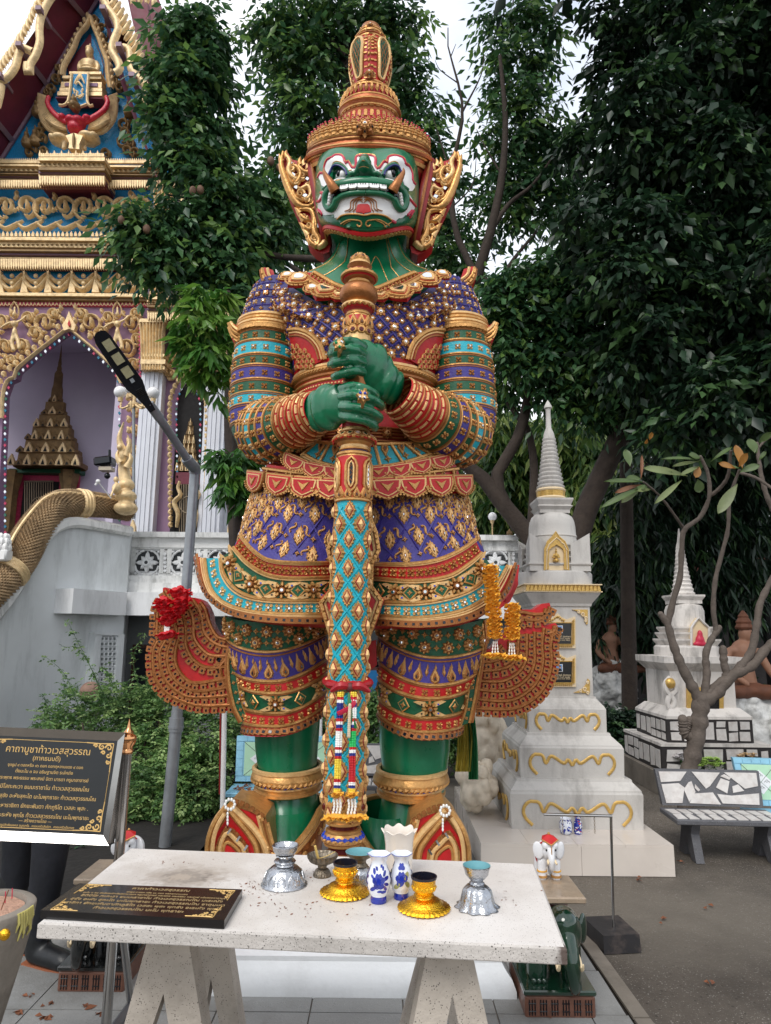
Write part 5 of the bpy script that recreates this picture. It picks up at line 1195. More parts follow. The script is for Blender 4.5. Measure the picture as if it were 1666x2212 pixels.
# ---- waist panels and petal tiers
def depthhip(x,y):return 4.74-.52*math.sqrt(max(0.02,1-((x-780)/235)**2))
up=Curtain([CP(cc,[(560,1050),(700,1060),(860,1060),(1000,1060),(1110,1060)]),CP(cc,[(500,1120),(600,1170),(780,1200),(1000,1180),(1200,1120)]),CP(cc,[(440,1180),(560,1225),(780,1250),(1010,1230),(1270,1180)])],depthhip)
B_=MB();up.grid(B_,fr(0,2,8),CYAN,fr(0,100,40));UP=B_.build('waist_panel',ST)
B_=MB()
for v,r,m in((.06,.012,GOLD),(1.02,.012,GOLD),(1.2,.009,GOLDL),(1.6,.012,GOLD)):B_.tube([up.pn(u,v,.004)for u in fr(0,100,44)],r,m,6)
for u in(3,16,30,44,60,76,90,97):B_.tube([up.pn(u+(u-50)*.06*v,v,.006)for v in fr(0,1.2,5)],.011,GOLD,6)
B_.build('panel_rim',ST);row('stud',up,1.82,fr(1,99,46),.022,UP,out=.004);row('studw',up,1.42,fr(1,99,46),.02,UP,out=.004)
for u in(10,23,37,52,68,83,93):place('flame',up,u,.35,.045,UP,spin=PI);place('small',up,u,.72,.03,UP)
low=Curtain([CP(cc,[(300,1180),(450,1200),(600,1215),(780,1230),(960,1220),(1150,1205),(1340,1180)]),CP(cc,[(240,1255),(400,1280),(560,1290),(780,1300),(1000,1290),(1180,1280),(1370,1260)]),CP(cc,[(212,1300),(390,1325),(560,1345),(780,1355),(1000,1345),(1190,1335),(1405,1345)])],lambda x,y:4.74-.56*math.sqrt(max(0.02,1-((x-780)/245)**2)))
B_=MB();low.grid(B_,fr(0,2,8),RED,fr(0,100,60));LO=B_.build('waist_tier',ST)
B_=MB()
for v,r,m in((.3,.012,GOLD),(.95,.012,GOLDL),(1.3,.013,GOLD)):B_.tube([low.pn(u,v,.008)for u in fr(0,100,50)],r,m,6)
for u in fr(8,92,8):B_.tube([low.pn(u+dx,v,.012)for dx,v in((-5,.3),(-4.4,.8),(0,1.12),(4.4,.8),(5,.3))],.009,GOLD,6)
B_.build('tier_rim',ST)
for u in[2,13,25,37,50,63,75,87,98]:place('shield',low,u,1.45,.112,LO,out=.03,squash=(1.1,.9))
for u in fr(3,97,8):place('shield',up,u,1.9,.085,UP,out=.05,squash=(1.25,.85))
row('stud',low,1.65,fr(1,99,52),.026,LO,out=.004)
row('flame',low,.62,fr(8,92,8),.03,LO,spin=PI);row('small',low,.5,fr(2,98,9),.026,LO)
# ---- hips
class Lobes(Body):
 def p(s,u,v):P=super().p(u,v);P.y+=.2*math.exp(-(u/15)**2)*min(1,v/2.5);return P
hips=Lobes([((556,1050),(1003,1052),None,4.74,.47),((540,1085),(1015,1088),None,4.74,.5),((530,1120),(1024,1122),None,4.74,.53),((520,1155),(1034,1160),1200,4.74,.57),((508,1187),(1046,1195),1260,4.74,.62),((495,1240),(1055,1245),1310,4.74,.64),((500,1300),(1050,1305),1352,4.74,.6)])
B_=MB();hips.grid(B_,fr(0,6,30),PURPLE);HP=B_.build('hip_cloth',ST)
rows_=[.15,.68,1.2,1.72,2.22,2.68,3.1]
for i,v in enumerate(rows_):
 for k in range(-7,7):
  u=8+k*13.6+(6.8 if i%2 else 0);v2=v+.0
  if abs(u)<80:place('dia',hips,u,v2,.05,HP,squash=(.78,1.02,.5))
  if abs(u+6.8)<80 and i<6:place('scr',hips,u+6.8-3.2,v2-.12,.042,HP,spin=.5,squash=(.8,1,.6));
  if abs(u+4.5)<80 and i<6:place('scr',hips,u+3.4,v2+.30,.038,HP,spin=-.6,squash=(.8,1,.6))
  if abs(u-6.8)<80:place('small',hips,u-6.8,v2+.02,.022,HP)
B_=MB()
for s in(1,-1):
 for k in range(-8,9):
  pts=[(u,1.46+s*(u-8)/13.6*1.03+k*1.03)for u in fr(-84,84,22)];pts=[p for p in pts if 0<p[1]<3.5]
  if len(pts)>1:B_.tube([hips.pn(u,v,0)for u,v in pts],.007,PURPLE,4)
B_.build('lattice',ST)
# ---- flared skirt hem with four bands
def dsk(x,y):return 4.66-.66*math.sqrt(max(0.01,1-((x-(596 if x<765 else 945))/186)**2))
for s in('l','r'):
 if s=='l':
  cv=[[(521,1157),(547,1188),(578,1209),(629,1216),(711,1216),(765,1216)],[(504,1184),(536,1218),(578,1243),(629,1251),(711,1249),(765,1249)],[(478,1206),(482,1240),(504,1273),(539,1292),(600,1300),(695,1300),(765,1300)],[(443,1206),(449,1247),(461,1280),(485,1303),(518,1316),(570,1325),(700,1328),(765,1328)],[(419,1204),(425,1240),(438,1275),(462,1303),(500,1327),(560,1341),(640,1347),(765,1347)]]
 else:
  cv=[[(765,1218),(812,1218),(891,1218),(949,1208),(996,1187),(1027,1165)],[(765,1251),(812,1251),(891,1257),(969,1247),(1016,1218),(1041,1196)],[(765,1304),(828,1304),(910,1304),(988,1288),(1039,1261),(1062,1222)],[(765,1330),(828,1331),(910,1335),(1000,1319),(1055,1286),(1080,1250),(1096,1222)],[(765,1350),(828,1352),(920,1355),(1010,1343),(1072,1312),(1105,1275),(1120,1222)]]
 S=Curtain(cv,dsk,n=49)
 B_=MB();S.grid(B_,[0,.5,1,1.5,2,2.5,3,3.5,4],[RED,RED,DGREEN,DGREEN,CYAN,CYAN,RED,RED],fr(0,100,56))
 # lining: turned back under the hem
 bk=[S.p(u,4)for u in fr(0,100,56)];n_=len(bk)
 B_.add(bk+[p+Vector((0,.35,-.02))for p in bk],[(i,i+1,i+1+n_,i+n_)for i in range(n_-1)],RED)
 o=B_.build('skirt_hem',ST)
 B_=MB()
 for v,r,m in((0,.012,GOLD),(.1,.006,GOLDL),(.93,.010,GOLD),(1.04,.006,GOLDL),(1.93,.011,GOLD),(2.06,.006,GOLDL),(2.95,.010,GOLD),(3.1,.007,GOLDL),(3.3,.007,GOLDL)):
  B_.tube([S.pn(u,v,.006)for u in fr(0,100,60)],r,m,6)
 B_.build('hem_rim',ST)
 row('ros',S,.5,fr(4,96,15),.034,o);row('rosm',S,2.52,fr(3,97,17),.032,o)
 row('studf',S,3.68,fr(1,99,26),.036,o,out=.004)
 for k,u in enumerate(fr(8,92,5)):place('band',S,u,1.5,.058,o)
 for k,u in enumerate(fr(18,82,4)):
  M=S.frame(u,1.5,.004,0,.05);B3=MB();layer(B3,[(-1,0),(0,-1),(1,0),(0,1)],0,.12,GOLD,.9);layer(B3,[(-.75,0),(0,-.75),(.75,0),(0,.75)],.1,.16,DGREEN,.95);B3.xf(M);B3.build('lozenge_panel',o);place('small',S,u,1.5,.024,o,out=.008)
  # hem side wing tips (gold edge turned up)
for pts,Y in(([(418,1203),(432,1203),(446,1235),(440,1262),(425,1240)],4.66),([(1122,1220),(1108,1222),(1100,1262),(1092,1300),(1118,1262)],4.68)):flap('hem_tip',pts,Y,.12,RED)
flap('hem_lining',[(1118,1228),(1120,1262),(1102,1300),(1070,1322),(1092,1270)],4.72,.08,RED)
# ---- legs
def leg(s):
 if s=='l':
  secs=[((490,1330),(712,1335),1345,4.66,.44),((494,1378),(707,1370),1412,4.66,.43),((512,1450),(706,1425),1474,4.64,.41),((521,1476),(706,1456),1499,4.63,.4),((533,1526),(703,1495),1542,4.62,.38),((530,1556),(700,1525),1570,4.62,.38),((528,1580),(700,1545),1592,4.62,.4)]
  calf=[((553,1540),(692,1540),None,4.62,.29),((553,1600),(688,1600),None,4.62,.28),((560,1660),(684,1660),None,4.6,.26),((566,1700),(682,1702),None,4.6,.26),((556,1750),(692,1752),None,4.58,.3),((550,1800),(698,1802),None,4.56,.34)]
  ank=[(552,693,1655,.3),(545,702,1672,.32),(556,690,1688,.3),(555,692,1700,.3)]
 else:
  secs=[((812,1330),(1052,1335),1350,4.66,.46),((816,1374),(1048,1396),1424,4.66,.45),((818,1430),(1034,1445),1482,4.64,.43),((817,1465),(1018,1480),1510,4.63,.42),((818,1508),(1002,1530),1552,4.62,.4),((818,1540),(998,1562),1582,4.62,.4),((820,1552),(994,1580),1600,4.62,.41)]
  calf=[((820,1545),(972,1545),None,4.62,.3),((820,1600),(972,1600),None,4.62,.29),((826,1660),(966,1660),None,4.6,.27),((826,1700),(960,1702),None,4.6,.27),((820,1750),(968,1752),None,4.58,.31),((812,1800),(978,1802),None,4.56,.35)]
  ank=[(817,962,1660,.31),(806,970,1680,.33),(820,958,1695,.31),(818,958,1708,.31)]
 S=Body(secs,ev=.04)
 seq=[DGREEN,PURPLE,RED,DGREEN,RED,RED]
 B_=MB();vs=fr(0,6,25);S.grid(B_,vs,[seq[min(5,int(v))]for v in vs[:-1]]);
 o=B_.build('leg_armour',ST)
 B_=MB()
 for v in(1,2,3,4,5):S.ring(B_,v-.05,.010,GOLD);S.ring(B_,v+.08,.006,GOLDB)
 B_.build('leg_rim',ST)
 for v in(.3,.66):
  us=fr(-88,88,9)if v<.5 else fr(-77,77,8);row('f8',S,v,us,.045,o);row('small',S,v,[u+11 for u in us],.024,o)
 row('flame',S,1.55,fr(-84,84,11),.05,o,spin=0);row('spike',S,1.42,fr(-76,76,10),.045,o);row('spike',S,1.28,fr(-88,88,23),.028,o)
 row('ros',S,2.52,fr(-86,86,14),.026,o);row('ros',S,4.52,fr(-86,86,14),.026,o)
 row('band',S,3.5,[-62,0,62]if s=='l' else[-58,4,66],.052,o)
 for u in([-92,-31,31,92]if s=='l' else[-86,-27,35,95]):
  M=S.frame(u,3.5,.004,0,.045);B3=MB();layer(B3,[(-1,0),(0,-1),(1,0),(0,1)],0,.1,GOLD,.9);layer(B3,[(-.8,0),(0,-.8),(.8,0),(0,.8)],.08,.14,DGREEN,.95);B3.xf(M);B3.build('lozenge_panel',o);place('small',S,u,3.5,.024,o,out=.008)
 row('studd',S,5.6,fr(-92,92,22),.032,o,out=.006,spin=-.2)
 C=Body(calf);B_=MB();C.grid(B_,fr(0,5,22),GREEN);B_.build('calf',ST)
 A_=Body([((l,y),(r,y),None,4.6,ry)for l,r,y,ry in ank]);B_=MB();A_.grid(B_,[0,.4,.8,1,1.2,1.6,2,2.5,3],GOLD)
 A_.ring(B_,0,.016,GOLDL);A_.ring(B_,3,.014,GOLD);A_.ring(B_,1.85,.01,GOLDL);o=B_.build('anklet',ST)
 row('lb',A_,1.35,fr(-96,96,24),.026,o);row('gem',A_,1.6,fr(-96,96,18),.02,o);row('lotus',A_,-.05,fr(-96,96,8),.058,o,out=.004)
leg('l');leg('r')
# strap hanging beside each leg, dark green with small flowers
for L_,rr in(([(1046,1340),(1050,1380),(1040,1440),(1030,1500),(1018,1560)],[(1012,1390),(1016,1420),(1010,1480),(1002,1540),(990,1570)]),([(498,1385),(490,1430),(492,1480),(504,1530),(520,1560)],[(504,1360),(514,1420),(518,1470),(528,1520),(540,1550)])):
 S=Curtain([[L_[0],rr[0]][::(1 if L_[0][0]<rr[0][0]else-1)],[L_[1],rr[1]][::(1 if L_[0][0]<rr[0][0]else-1)],[L_[2],rr[2]][::(1 if L_[0][0]<rr[0][0]else-1)],[L_[3],rr[3]][::(1 if L_[0][0]<rr[0][0]else-1)],[L_[4],rr[4]][::(1 if L_[0][0]<rr[0][0]else-1)]],lambda x,y:4.42 if x>800 else 4.46,n=5)
 B_=MB();S.grid(B_,fr(0,4,9),DGREEN,[0,50,100])
 for u in(0,100):B_.tube([S.p(u,v)for v in fr(0,4,12)],.016,GOLDB,6);B_.tube([S.p(abs(u-14),v)+Vector((0,-.008,0))for v in fr(0,4,12)],.009,GOLD,6)
 o=B_.build('side_strap',ST)
 for v in fr(.3,3.7,9):place('small',S,50,v,.018,o)
 # ---- tail flaps: comb shaped fans on both sides
cf=crop(550,2300,500)
def fan(outline,fam,Y,th,parent=ST,n_st=24):
 o=flap('fan_flap',outline,Y,th,RED)
 B_=MB()
 for i,c in enumerate(fam):
  q=smoothline(c,40)
  B_.tube([at(x,y,Y-.006)for x,y in q],.0125,GOLDB,7)
  L_=sum(math.dist(q[k],q[k+1])for k in range(39));n=max(4,int(L_/16))
  # studs outside each ridge
  q2=[]
  for k in range(40):
   a,b=q[max(0,k-1)],q[min(39,k+1)];d=math.dist(a,b)or 1;nx,ny=-(b[1]-a[1])/d,(b[0]-a[0])/d;q2.append((q[k][0]+nx*OFF*10.5,q[k][1]+ny*OFF*10.5))
  on_line(q2,Y,.004,'studf',n,.036,o,nm='mirrored_stud')
 B_.build('fan_ridge',ST)
 return o
outl=CP(cf,[(330,140),(360,130),(420,170),(520,175),(650,260),(760,270),(850,310),(900,380),(945,480),(960,600),(1000,690),(1060,770),(1220,800),(1260,1000),(1230,1300),(1280,1500),(1320,1740),(1100,1790),(880,1800),(640,1760),(420,1650),(230,1500),(120,1300),(100,1150),(150,950),(240,830),(200,700),(190,620),(240,570),(205,450),(230,410),(290,400),(330,300)])
fam=[CP(cf,p)for p in([(270,840),(215,950),(205,1150),(240,1350),(380,1530),(620,1650),(830,1700),(1290,1690)],[(370,840),(300,980),(300,1150),(350,1340),(500,1500),(700,1590),(1280,1560)],[(470,800),(400,980),(395,1130),(450,1300),(600,1440),(800,1510),(1270,1440)],[(540,820),(500,980),(500,1130),(580,1290),(740,1400),(1250,1320)],[(440,250),(460,320),(500,420),(610,520),(640,700),(640,900),(730,1080),(900,1190),(1240,1180)],[(600,330),(700,450),(740,600),(745,790),(830,930),(960,1030),(1240,1040)],[(720,290),(800,400),(850,540),(870,700),(950,820),(1080,900),(1225,930)],[(830,330),(890,420),(925,540),(980,680),(1060,790),(1190,830)],[(1180,1080),(1100,1180),(1120,1330),(1200,1420)],[(360,170),(400,240),(430,330),(470,420),(490,520),(500,640),(520,760)],[(330,310),(270,430),(260,560),(255,700),(250,800)],[(420,170),(520,215),(640,300)],[(400,440),(380,560),(420,700),(480,800)],[(340,640),(330,740),(350,820)])]
OFF=1;fan(outl,fam,4.5,.14)
cg=crop(1800,1500,1272)
outr=CP(cg,[(350,1215),(430,1215),(470,1185),(510,1180),(520,1215),(500,1260),(480,1300),(540,1285),(558,1310),(556,1350),(545,1440),(548,1500),(530,1600),(480,1690),(380,1750),(250,1780),(160,1750),(110,1600),(130,1450),(200,1420),(240,1380),(300,1300)])
famr=[CP(cg,p)for p in([(535,1300),(515,1400),(520,1480),(500,1580),(440,1670),(330,1730),(120,1730)],[(480,1310),(470,1400),(475,1480),(455,1570),(400,1640),(300,1690),(110,1680)],[(430,1330),(430,1420),(430,1490),(405,1560),(350,1610),(270,1640),(110,1630)],[(390,1340),(390,1420),(385,1480),(360,1530),(310,1570),(250,1590),(110,1585)],[(345,1340),(345,1410),(335,1470),(300,1510),(230,1530),(110,1535)],[(490,1210),(470,1260),(420,1270),(370,1260),(340,1300)],[(300,1380),(295,1440),(260,1470),(180,1490),(120,1480)],[(510,1200),(500,1230),(470,1240),(420,1240),(360,1230),(320,1250)],[(545,1300),(530,1330),(500,1340)],[(260,1400),(220,1440),(150,1450)])]
OFF=-1;fan(outr,famr,4.5,.14)
# ---- front flap hanging behind the club
cb=crop(850,1900,1200)
fl=CP(cb,[(700,-70),(870,-70),(868,100),(872,230),(905,300),(925,410),(885,480),(882,600),(945,680),(905,800),(850,930),(830,1080),(740,1090),(660,960),(630,850),(578,690),(640,620),(655,500),(622,400),(662,330),(676,200)])
o=flap('front_flap',fl,4.08,.05,RED);o.data.transform(Matrix.Translation((0,0,0)))
B_=MB()
inn=CP(cb,[(868,-60),(866,100),(868,230),(900,310),(915,405),(876,480),(872,605),(930,682),(892,795),(845,920)]);inl=CP(cb,[(690,-60),(684,200),(668,330),(634,400),(662,500),(650,630),(594,695),(640,845),(668,950)])
for pts in(inn,inl):
 B_.tube([at(x,y,4.075)for x,y in pts],.014,GOLD,6);q=[(x+(-9 if pts is inn else 9),y)for x,y in pts];B_.tube([at(x,y,4.075)for x,y in q],.009,GOLDL,6)
B_.build('flap_rim',ST)
for pts in(inn,inl):
 for a,b in zip(pts[:-1],pts[1:]):on_line([a,b],4.08,.02,'stud',3,.02,o)
cloth=MB()
cloth.poly([at(x,y,4.5)for x,y in CP(cb,[(830,920),(900,900),(905,1040),(850,1085),(820,1060)])],RED,Vector((0,.06,0)));cloth.build('red_tail',ST)
# ---- shoes
cs=crop(850,2700,1200)
def shoe(s):
 if s=='l':tr=lambda p:p
 else:tr=lambda p:(2*731.5-p[0]-2,p[1]+9)
 toe=[tr(p)for p in CP(cs,[(5,1020),(0,920),(10,850),(40,770),(75,700),(100,690),(160,695),(215,750),(270,820),(300,900),(325,960),(345,1060),(350,1135),(10,1135)])]
 # body of the foot: green ankle runs into a gold sandal
 S=Body([(tr(cs(240,700)),tr(cs(600,690)),None,4.52,.36),(tr(cs(215,775)),tr(cs(615,765)),None,4.5,.42),(tr(cs(200,850)),tr(cs(615,850)),None,4.48,.46),(tr(cs(190,930)),tr(cs(600,930)),None,4.46,.5),(tr(cs(200,1004)),tr(cs(590,1004)),None,4.46,.5)]if s=='l' else[(tr(cs(600,690)),tr(cs(240,700)),None,4.52,.36),(tr(cs(615,765)),tr(cs(215,775)),None,4.5,.42),(tr(cs(615,850)),tr(cs(200,850)),None,4.48,.46),(tr(cs(600,930)),tr(cs(190,930)),None,4.46,.5),(tr(cs(590,985)),tr(cs(200,985)),None,4.46,.5)])
 # heel sides slope down to the front centre: build with a dipping rim
 B_=MB();sg=1
 def rim(u):
  c=(u-(8 if s=='l' else-8));return .2+2.1*max(0,1-abs(c)/62)**1.15 if abs(c)<62 else .2
 us=[(-180+7.5*k)for k in range(48)];vsn=9
 k0=len(B_.v)
 for j in range(vsn+1):
  for u in us:r0=rim(u);B_.v.append(tuple(S.p(u,r0+(4-r0)*j/vsn)))
 mi=B_.mi(GOLDB)
 for j in range(vsn):
  for k in range(48):a,b=k0+j*48+k,k0+j*48+(k+1)%48;B_.f.append((a+48,b+48,b,a));B_.m.append(mi)
 for off,r,m in((0,.02,GOLD),(.22,.013,GOLDL),(.42,.014,GOLD)):B_.tube([S.pn(u,rim(u)+off,.006)for u in us],r,m,6,closed=True)
 o=B_.build('sandal',ST)
 for u in fr(-80,80,17):place('studw',S,u,rim(u)+.75,.03,o,out=.004);
 for u in fr(-80,80,13):place('petal' if 0 else 'lb',S,u,rim(u)+1.15,.032,o,out=.004)
 # filler foot under the rim
 B_=MB();G=Body([(tr(cs(275,700))if s=='l' else tr(cs(570,700)),tr(cs(570,700))if s=='l' else tr(cs(275,700)),None,4.54,.26),(tr(cs(235,850))if s=='l' else tr(cs(600,850)),tr(cs(600,850))if s=='l' else tr(cs(235,850)),None,4.5,.36),(tr(cs(225,970))if s=='l' else tr(cs(590,970)),tr(cs(590,970))if s=='l' else tr(cs(225,970)),None,4.48,.42)])
 G.grid(B_,fr(0,2,8),GREEN);B_.build('foot',ST)
 # upturned toe guard
 Y=4.02;th=.3
 ct=crop(800,3100,500);Tq=lambda pts:[tr(ct(*p))for p in pts]
 B_=MB();B_.poly([at(x,y,Y)for x,y in Tq([(80,1330),(85,900),(140,650),(240,470),(340,360),(400,300),(480,325),(560,320),(700,400),(860,500),(900,700),(960,950),(980,1330)])],GOLD,Vector((0,th,0)))
 for pts,m,z in(([(520,400),(640,440),(750,490),(780,600),(890,680),(900,860),(950,900),(950,1330),(900,1330),(880,900),(820,720),(700,560),(600,470)],RED,.008),([(180,1330),(180,900),(220,720),(330,560),(385,480),(480,600),(600,720),(700,850),(740,1000),(745,1330)],RED,.014),([(200,1330),(210,900),(250,780),(345,620),(430,650),(560,790),(640,900),(680,1330)],GOLD,.03),([(240,1330),(250,900),(350,720),(470,820),(570,930),(610,1330)],GOLDB,.045),([(295,1330),(300,920),(350,840),(430,880),(520,980),(540,1330)],RED,.05)):
  B_.poly([at(x,y,Y-.002)for x,y in Tq(pts)],m,Vector((0,-z,0)))
 for pts,r,m in(([(400,370),(560,520),(700,660),(820,830),(880,1000),(890,1330)],.019,GOLDL),([(385,430),(520,590),(640,740),(740,920),(760,1330)],.017,GOLD),([(340,380),(230,520),(150,680),(100,880),(95,1330)],.018,GOLD),([(320,470),(240,600),(180,760),(155,950),(150,1330)],.012,GOLDL),([(255,1330),(262,900),(350,730),(470,830),(565,940),(600,1330)],.012,GOLDL),([(300,1330),(305,920),(350,850),(430,890),(515,985),(535,1330)],.009,GOLD)):
  B_.tube([at(x,y,Y-.02-(.03 if r<.0125 and pts[0][0]>250 else 0))for x,y in smoothline(Tq(pts),30)],r,m,7)
 o=B_.build('toe_guard',ST)
 on_line(Tq([(440,310),(560,340),(700,420),(840,520)]),Y,.02,'studw',6,.024,o);on_line(Tq([(225,900),(265,790),(345,660),(430,690),(550,820),(625,930)]),Y,.035,'studw',10,.014,o);on_line(Tq([(310,430),(215,560),(135,740),(110,930)]),Y,.022,'studw',7,.012,o);on_line(Tq([(420,470),(560,640),(670,800),(740,960)]),Y,.02,'studw',7,.014,o)
 B_=MB()
 for p in((380,700),(500,800),(600,920)):P=at(*tr(ct(*p)),Y-.055);B_.box(P,(.011,.012,.032),MIRROR,Matrix.Rotation(.6 if s=='l' else-.6,3,'Y'));B_.build('mirror_inlay',ST,0);B_=MB()
 # curled flame at the side
 for kk in range(4):B_=MB();line(B_,[tr(p)for p in CP(cs,[(250+kk*16,760+kk*14),(275+kk*14,850+kk*10),(300+kk*12,900+kk*12),(300+kk*22,935+kk*6),(350+kk*16,930+kk*6)])],4.0-kk*.006,.014,(GOLDL,GOLD,GOLDB,GOLD)[kk],14);B_.build('sandal_curl',ST)
shoe('l');shoe('r')
# ---------------------------------------------------------------- head, face, helmet, ears
c2=crop(1080,560,780);c5=crop(1000,0,1000)
HYc=4.78
head=Body([((712,517),(880,521),512,HYc,.40),((694,502),(898,505),497,HYc,.46),((684,470),(905,472),462,HYc,.48),((682,430),(906,432),420,HYc,.47),((684,385),(904,386),376,HYc,.45),((694,350),(896,351),342,HYc,.41),((712,330),(880,330),312,HYc,.33)],sup=1.22)
B_=MB();head.grid(B_,fr(0,6,30),GREEN)
n_=48;B_.f+=[tuple(range(n_)),tuple(range(30*0+len(B_.v)-48,len(B_.v)))];B_.m+=[0,0]
B_.build('head',ST,fix=True)
def gs(x,y,cx,cy,sx,sy):return math.exp(-((x-cx)/sx)**2-((y-cy)/sy)**2)
def bulge(x,y):
 X,Y=(x-585.7)/.2539,(y-303.7)/.2539
 b=.075*gs(X,Y,800,490,330,95)+.03*gs(X,Y,800,640,260,60)
 b+=.035*(gs(X,Y,570,185,90,45)+gs(X,Y,1050,185,90,45))-.03*(gs(X,Y,590,290,60,40)+gs(X,Y,1015,290,60,40))
 b+=.04*gs(X,Y,795,230,60,80)
 e=min(max((X-400)/90,0),1)*min(max((1215-X)/90,0),1);return b*e
FY=4.35
def fpt(x,y,out=0.):
 p=c2(x,y);P,a,v=onto(head,*p,FY);return P+Vector((math.sin(RAD(a)),-math.cos(RAD(a)),0))*(bulge(*p)+out)
def fpatch(nm,pts,h,m,step=7,smooth=50):
 B_=MB();patch(B_,CP(c2,pts),head,FY,h,m,step,True,bulge);return B_.build(nm,ST,smooth)
def fline(mb,pts,r,m,out=.0,n=24,seg=6,sm=True):
 q=smoothline(pts,n)if sm else pts;mb.tube([fpt(x,y,out)for x,y in q],r,m,seg)
fpatch('face',[(400,540),(405,330),(430,230),(500,140),(600,95),(800,80),(1000,95),(1110,140),(1185,230),(1225,330),(1230,540),(1215,650),(1170,740),(1040,760),(800,745),(560,760),(460,740),(410,650)],.002,GREEN,5)
SYM=lambda pts:[(1618-x,y+4)for x,y in pts]
brow_top=[(405,310),(425,268),(440,275),(455,262),(462,215),(500,168),(545,155),(552,130),(605,128),(635,165),(640,198),(665,185),(690,225),(718,232),(728,200),(728,138),(800,128),(882,138),(886,215),(905,238),(925,222),(960,180),(978,200),(985,150),(1040,132),(1108,160),(1128,198),(1165,210),(1195,270),(1200,340),(1222,365)]
brow_bot=[(1218,400),(1195,432),(1160,436),(1130,400),(1110,330),(1085,270),(1050,235),(1000,235),(955,265),(925,290),(885,262),(858,222),(800,188),(748,222),(718,262),(675,280),(640,240),(600,212),(560,216),(530,250),(508,310),(495,380),(470,402),(438,385),(425,345)]
fpatch('brow_paint',brow_top+brow_bot,.006,WHITEP)
B_=MB();k=len(brow_top)
fline(B_,[(x,y+9)for x,y in brow_top],.010,PINK,.005,60,sm=True);fline(B_,brow_top,.006,GOLD,.008,90)
B_.build('brow_outline',ST)
low_top=[(402,520),(408,500),(440,445),(470,425),(500,440),(520,395),(560,380),(800,350),(1040,380),(1085,400),(1110,450),(1150,455),(1180,490),(1205,520),(1225,560)]
low_bot=[(1205,600),(1185,640),(1180,680),(1150,735),(1110,740),(1080,715),(1040,700),(960,660),(860,652),(800,662),(720,652),(620,655),(560,690),(500,722),(470,715),(440,680),(432,640),(405,600)]
fpatch('jaw_paint',low_top+low_bot,.006,WHITEP)
B_=MB()
fline(B_,low_bot,.006,GOLD,.008,60)
for pts in([(402,520),(432,515),(470,470),(440,450)],[(408,590),(440,620),(445,660)],[(1225,560),(1180,520),(1140,500)],[(1205,600),(1175,650),(1165,700),(1110,725)],[(440,680),(470,700),(520,690)],[(1080,715),(1020,690)],[(1150,640),(1190,600)],[(530,395),(515,430)],[(1065,410),(1110,470),(1125,490)]):fline(B_,pts,.011,PINK,.006,12)
B_.build('jaw_outline',ST)
# eyes
for X,px_ in((592,568),(1018,1048)):
 s=1 if X<800 else-1
 C=fpt(X,298,.0);k=mpp(*c2(X,298),4.3)*.2539
 B_=MB();B_.sph(C+Vector((0,-.012,0)),(60*k,.05,47*k),WHITEP,20,12)
 P=fpt(px_,299,.0);B_.sph(P+Vector((0,-.036,0)),(27*k,.03,36*k),BLACKP,14,10);B_.build('eye',ST)
 B_=MB();up_=[(X-s*66,350),(X-s*64,300),(X-s*40,255),(X,243),(X+s*40,262),(X+s*66,300),(X+s*70,330)]
 fline(B_,up_,.0075,NAVY,.05,20);B_.tube([fpt(x,y-14,.026)for x,y in smoothline(up_,20)],.016,GREEN,8)
 fline(B_,[(x,y-36)for x,y in up_[:-1]]+[(X+s*100,262)],.005,GOLD,.016,20)
 fline(B_,[(X-s*66,350),(X-s*90,400),(X-s*130,430)],.012,GREEN,.01,10);B_.build('eyelid',ST)
 # nose
prims=[]
def el(x,y,out,rx,ry,rz):k=mpp(*c2(x,y),4.25)*.2539;return('s',fpt(x,y,out),(rx*k,ry,rz*k))
prims+=[el(795,290,.03,74,.11,60),el(700,322,.01,56,.06,34),el(890,322,.01,56,.06,34),el(800,215,.02,52,.06,34),el(800,245,.02,62,.07,40),el(655,335,0,30,.04,20),el(935,335,0,30,.04,20)]
fuse('nose',prims,GREEN,ST,vox=.011,smooth_it=3)
B_=MB()
for yy,ww in((298,18),(330,32),(255,30)):B_.tube([fpt(795+ww*t,yy+5*(1-t*t)-3,.139-.02*t*t-(.015 if yy!=298 else 0))for t in fr(-1,1,9)],.0025,GOLD,4)
for s in(-1,1):B_.sph(fpt(800+s*95,350,.035),(.018,.02,.01),BLACKP,8,6)
B_.build('nose_line',ST)
# lips: a raised green band running round the open mouth
lo_=[(500,470),(520,400),(640,385),(800,372),(960,385),(1080,405),(1100,470)]
B_=MB()
ulip=smoothline([(560,425),(640,412),(800,400),(960,412),(1045,425)],30)
B_.tube([fpt(x,y,.018)for x,y in ulip],[.03+.014*math.sin(PI*k/29)for k in range(30)],GREEN,10)
for s in(1,-1):
 m_=(lambda p:p)if s>0 else(lambda p:(1614-p[0],p[1]))
 q=smoothline([m_(p)for p in[(560,425),(520,470),(500,520),(502,575),(530,600),(565,580),(590,545),(640,522),(720,512),(806,512)]],44)
 B_.tube([fpt(x,y,.016)for x,y in q],[.026 if k<26 else .02 for k in range(44)],GREEN,10)
B_.build('lips',ST)
B_=MB();patch(B_,CP(c2,[(560,440),(800,420),(1050,440),(1080,560),(1040,590),(980,510),(800,505),(620,515),(570,590),(530,560)]),head,FY,.012,BLACKP,9,True,bulge);B_.build('mouth_gap',ST)
xs=[626,690,750,830,900,954]
B_=MB()
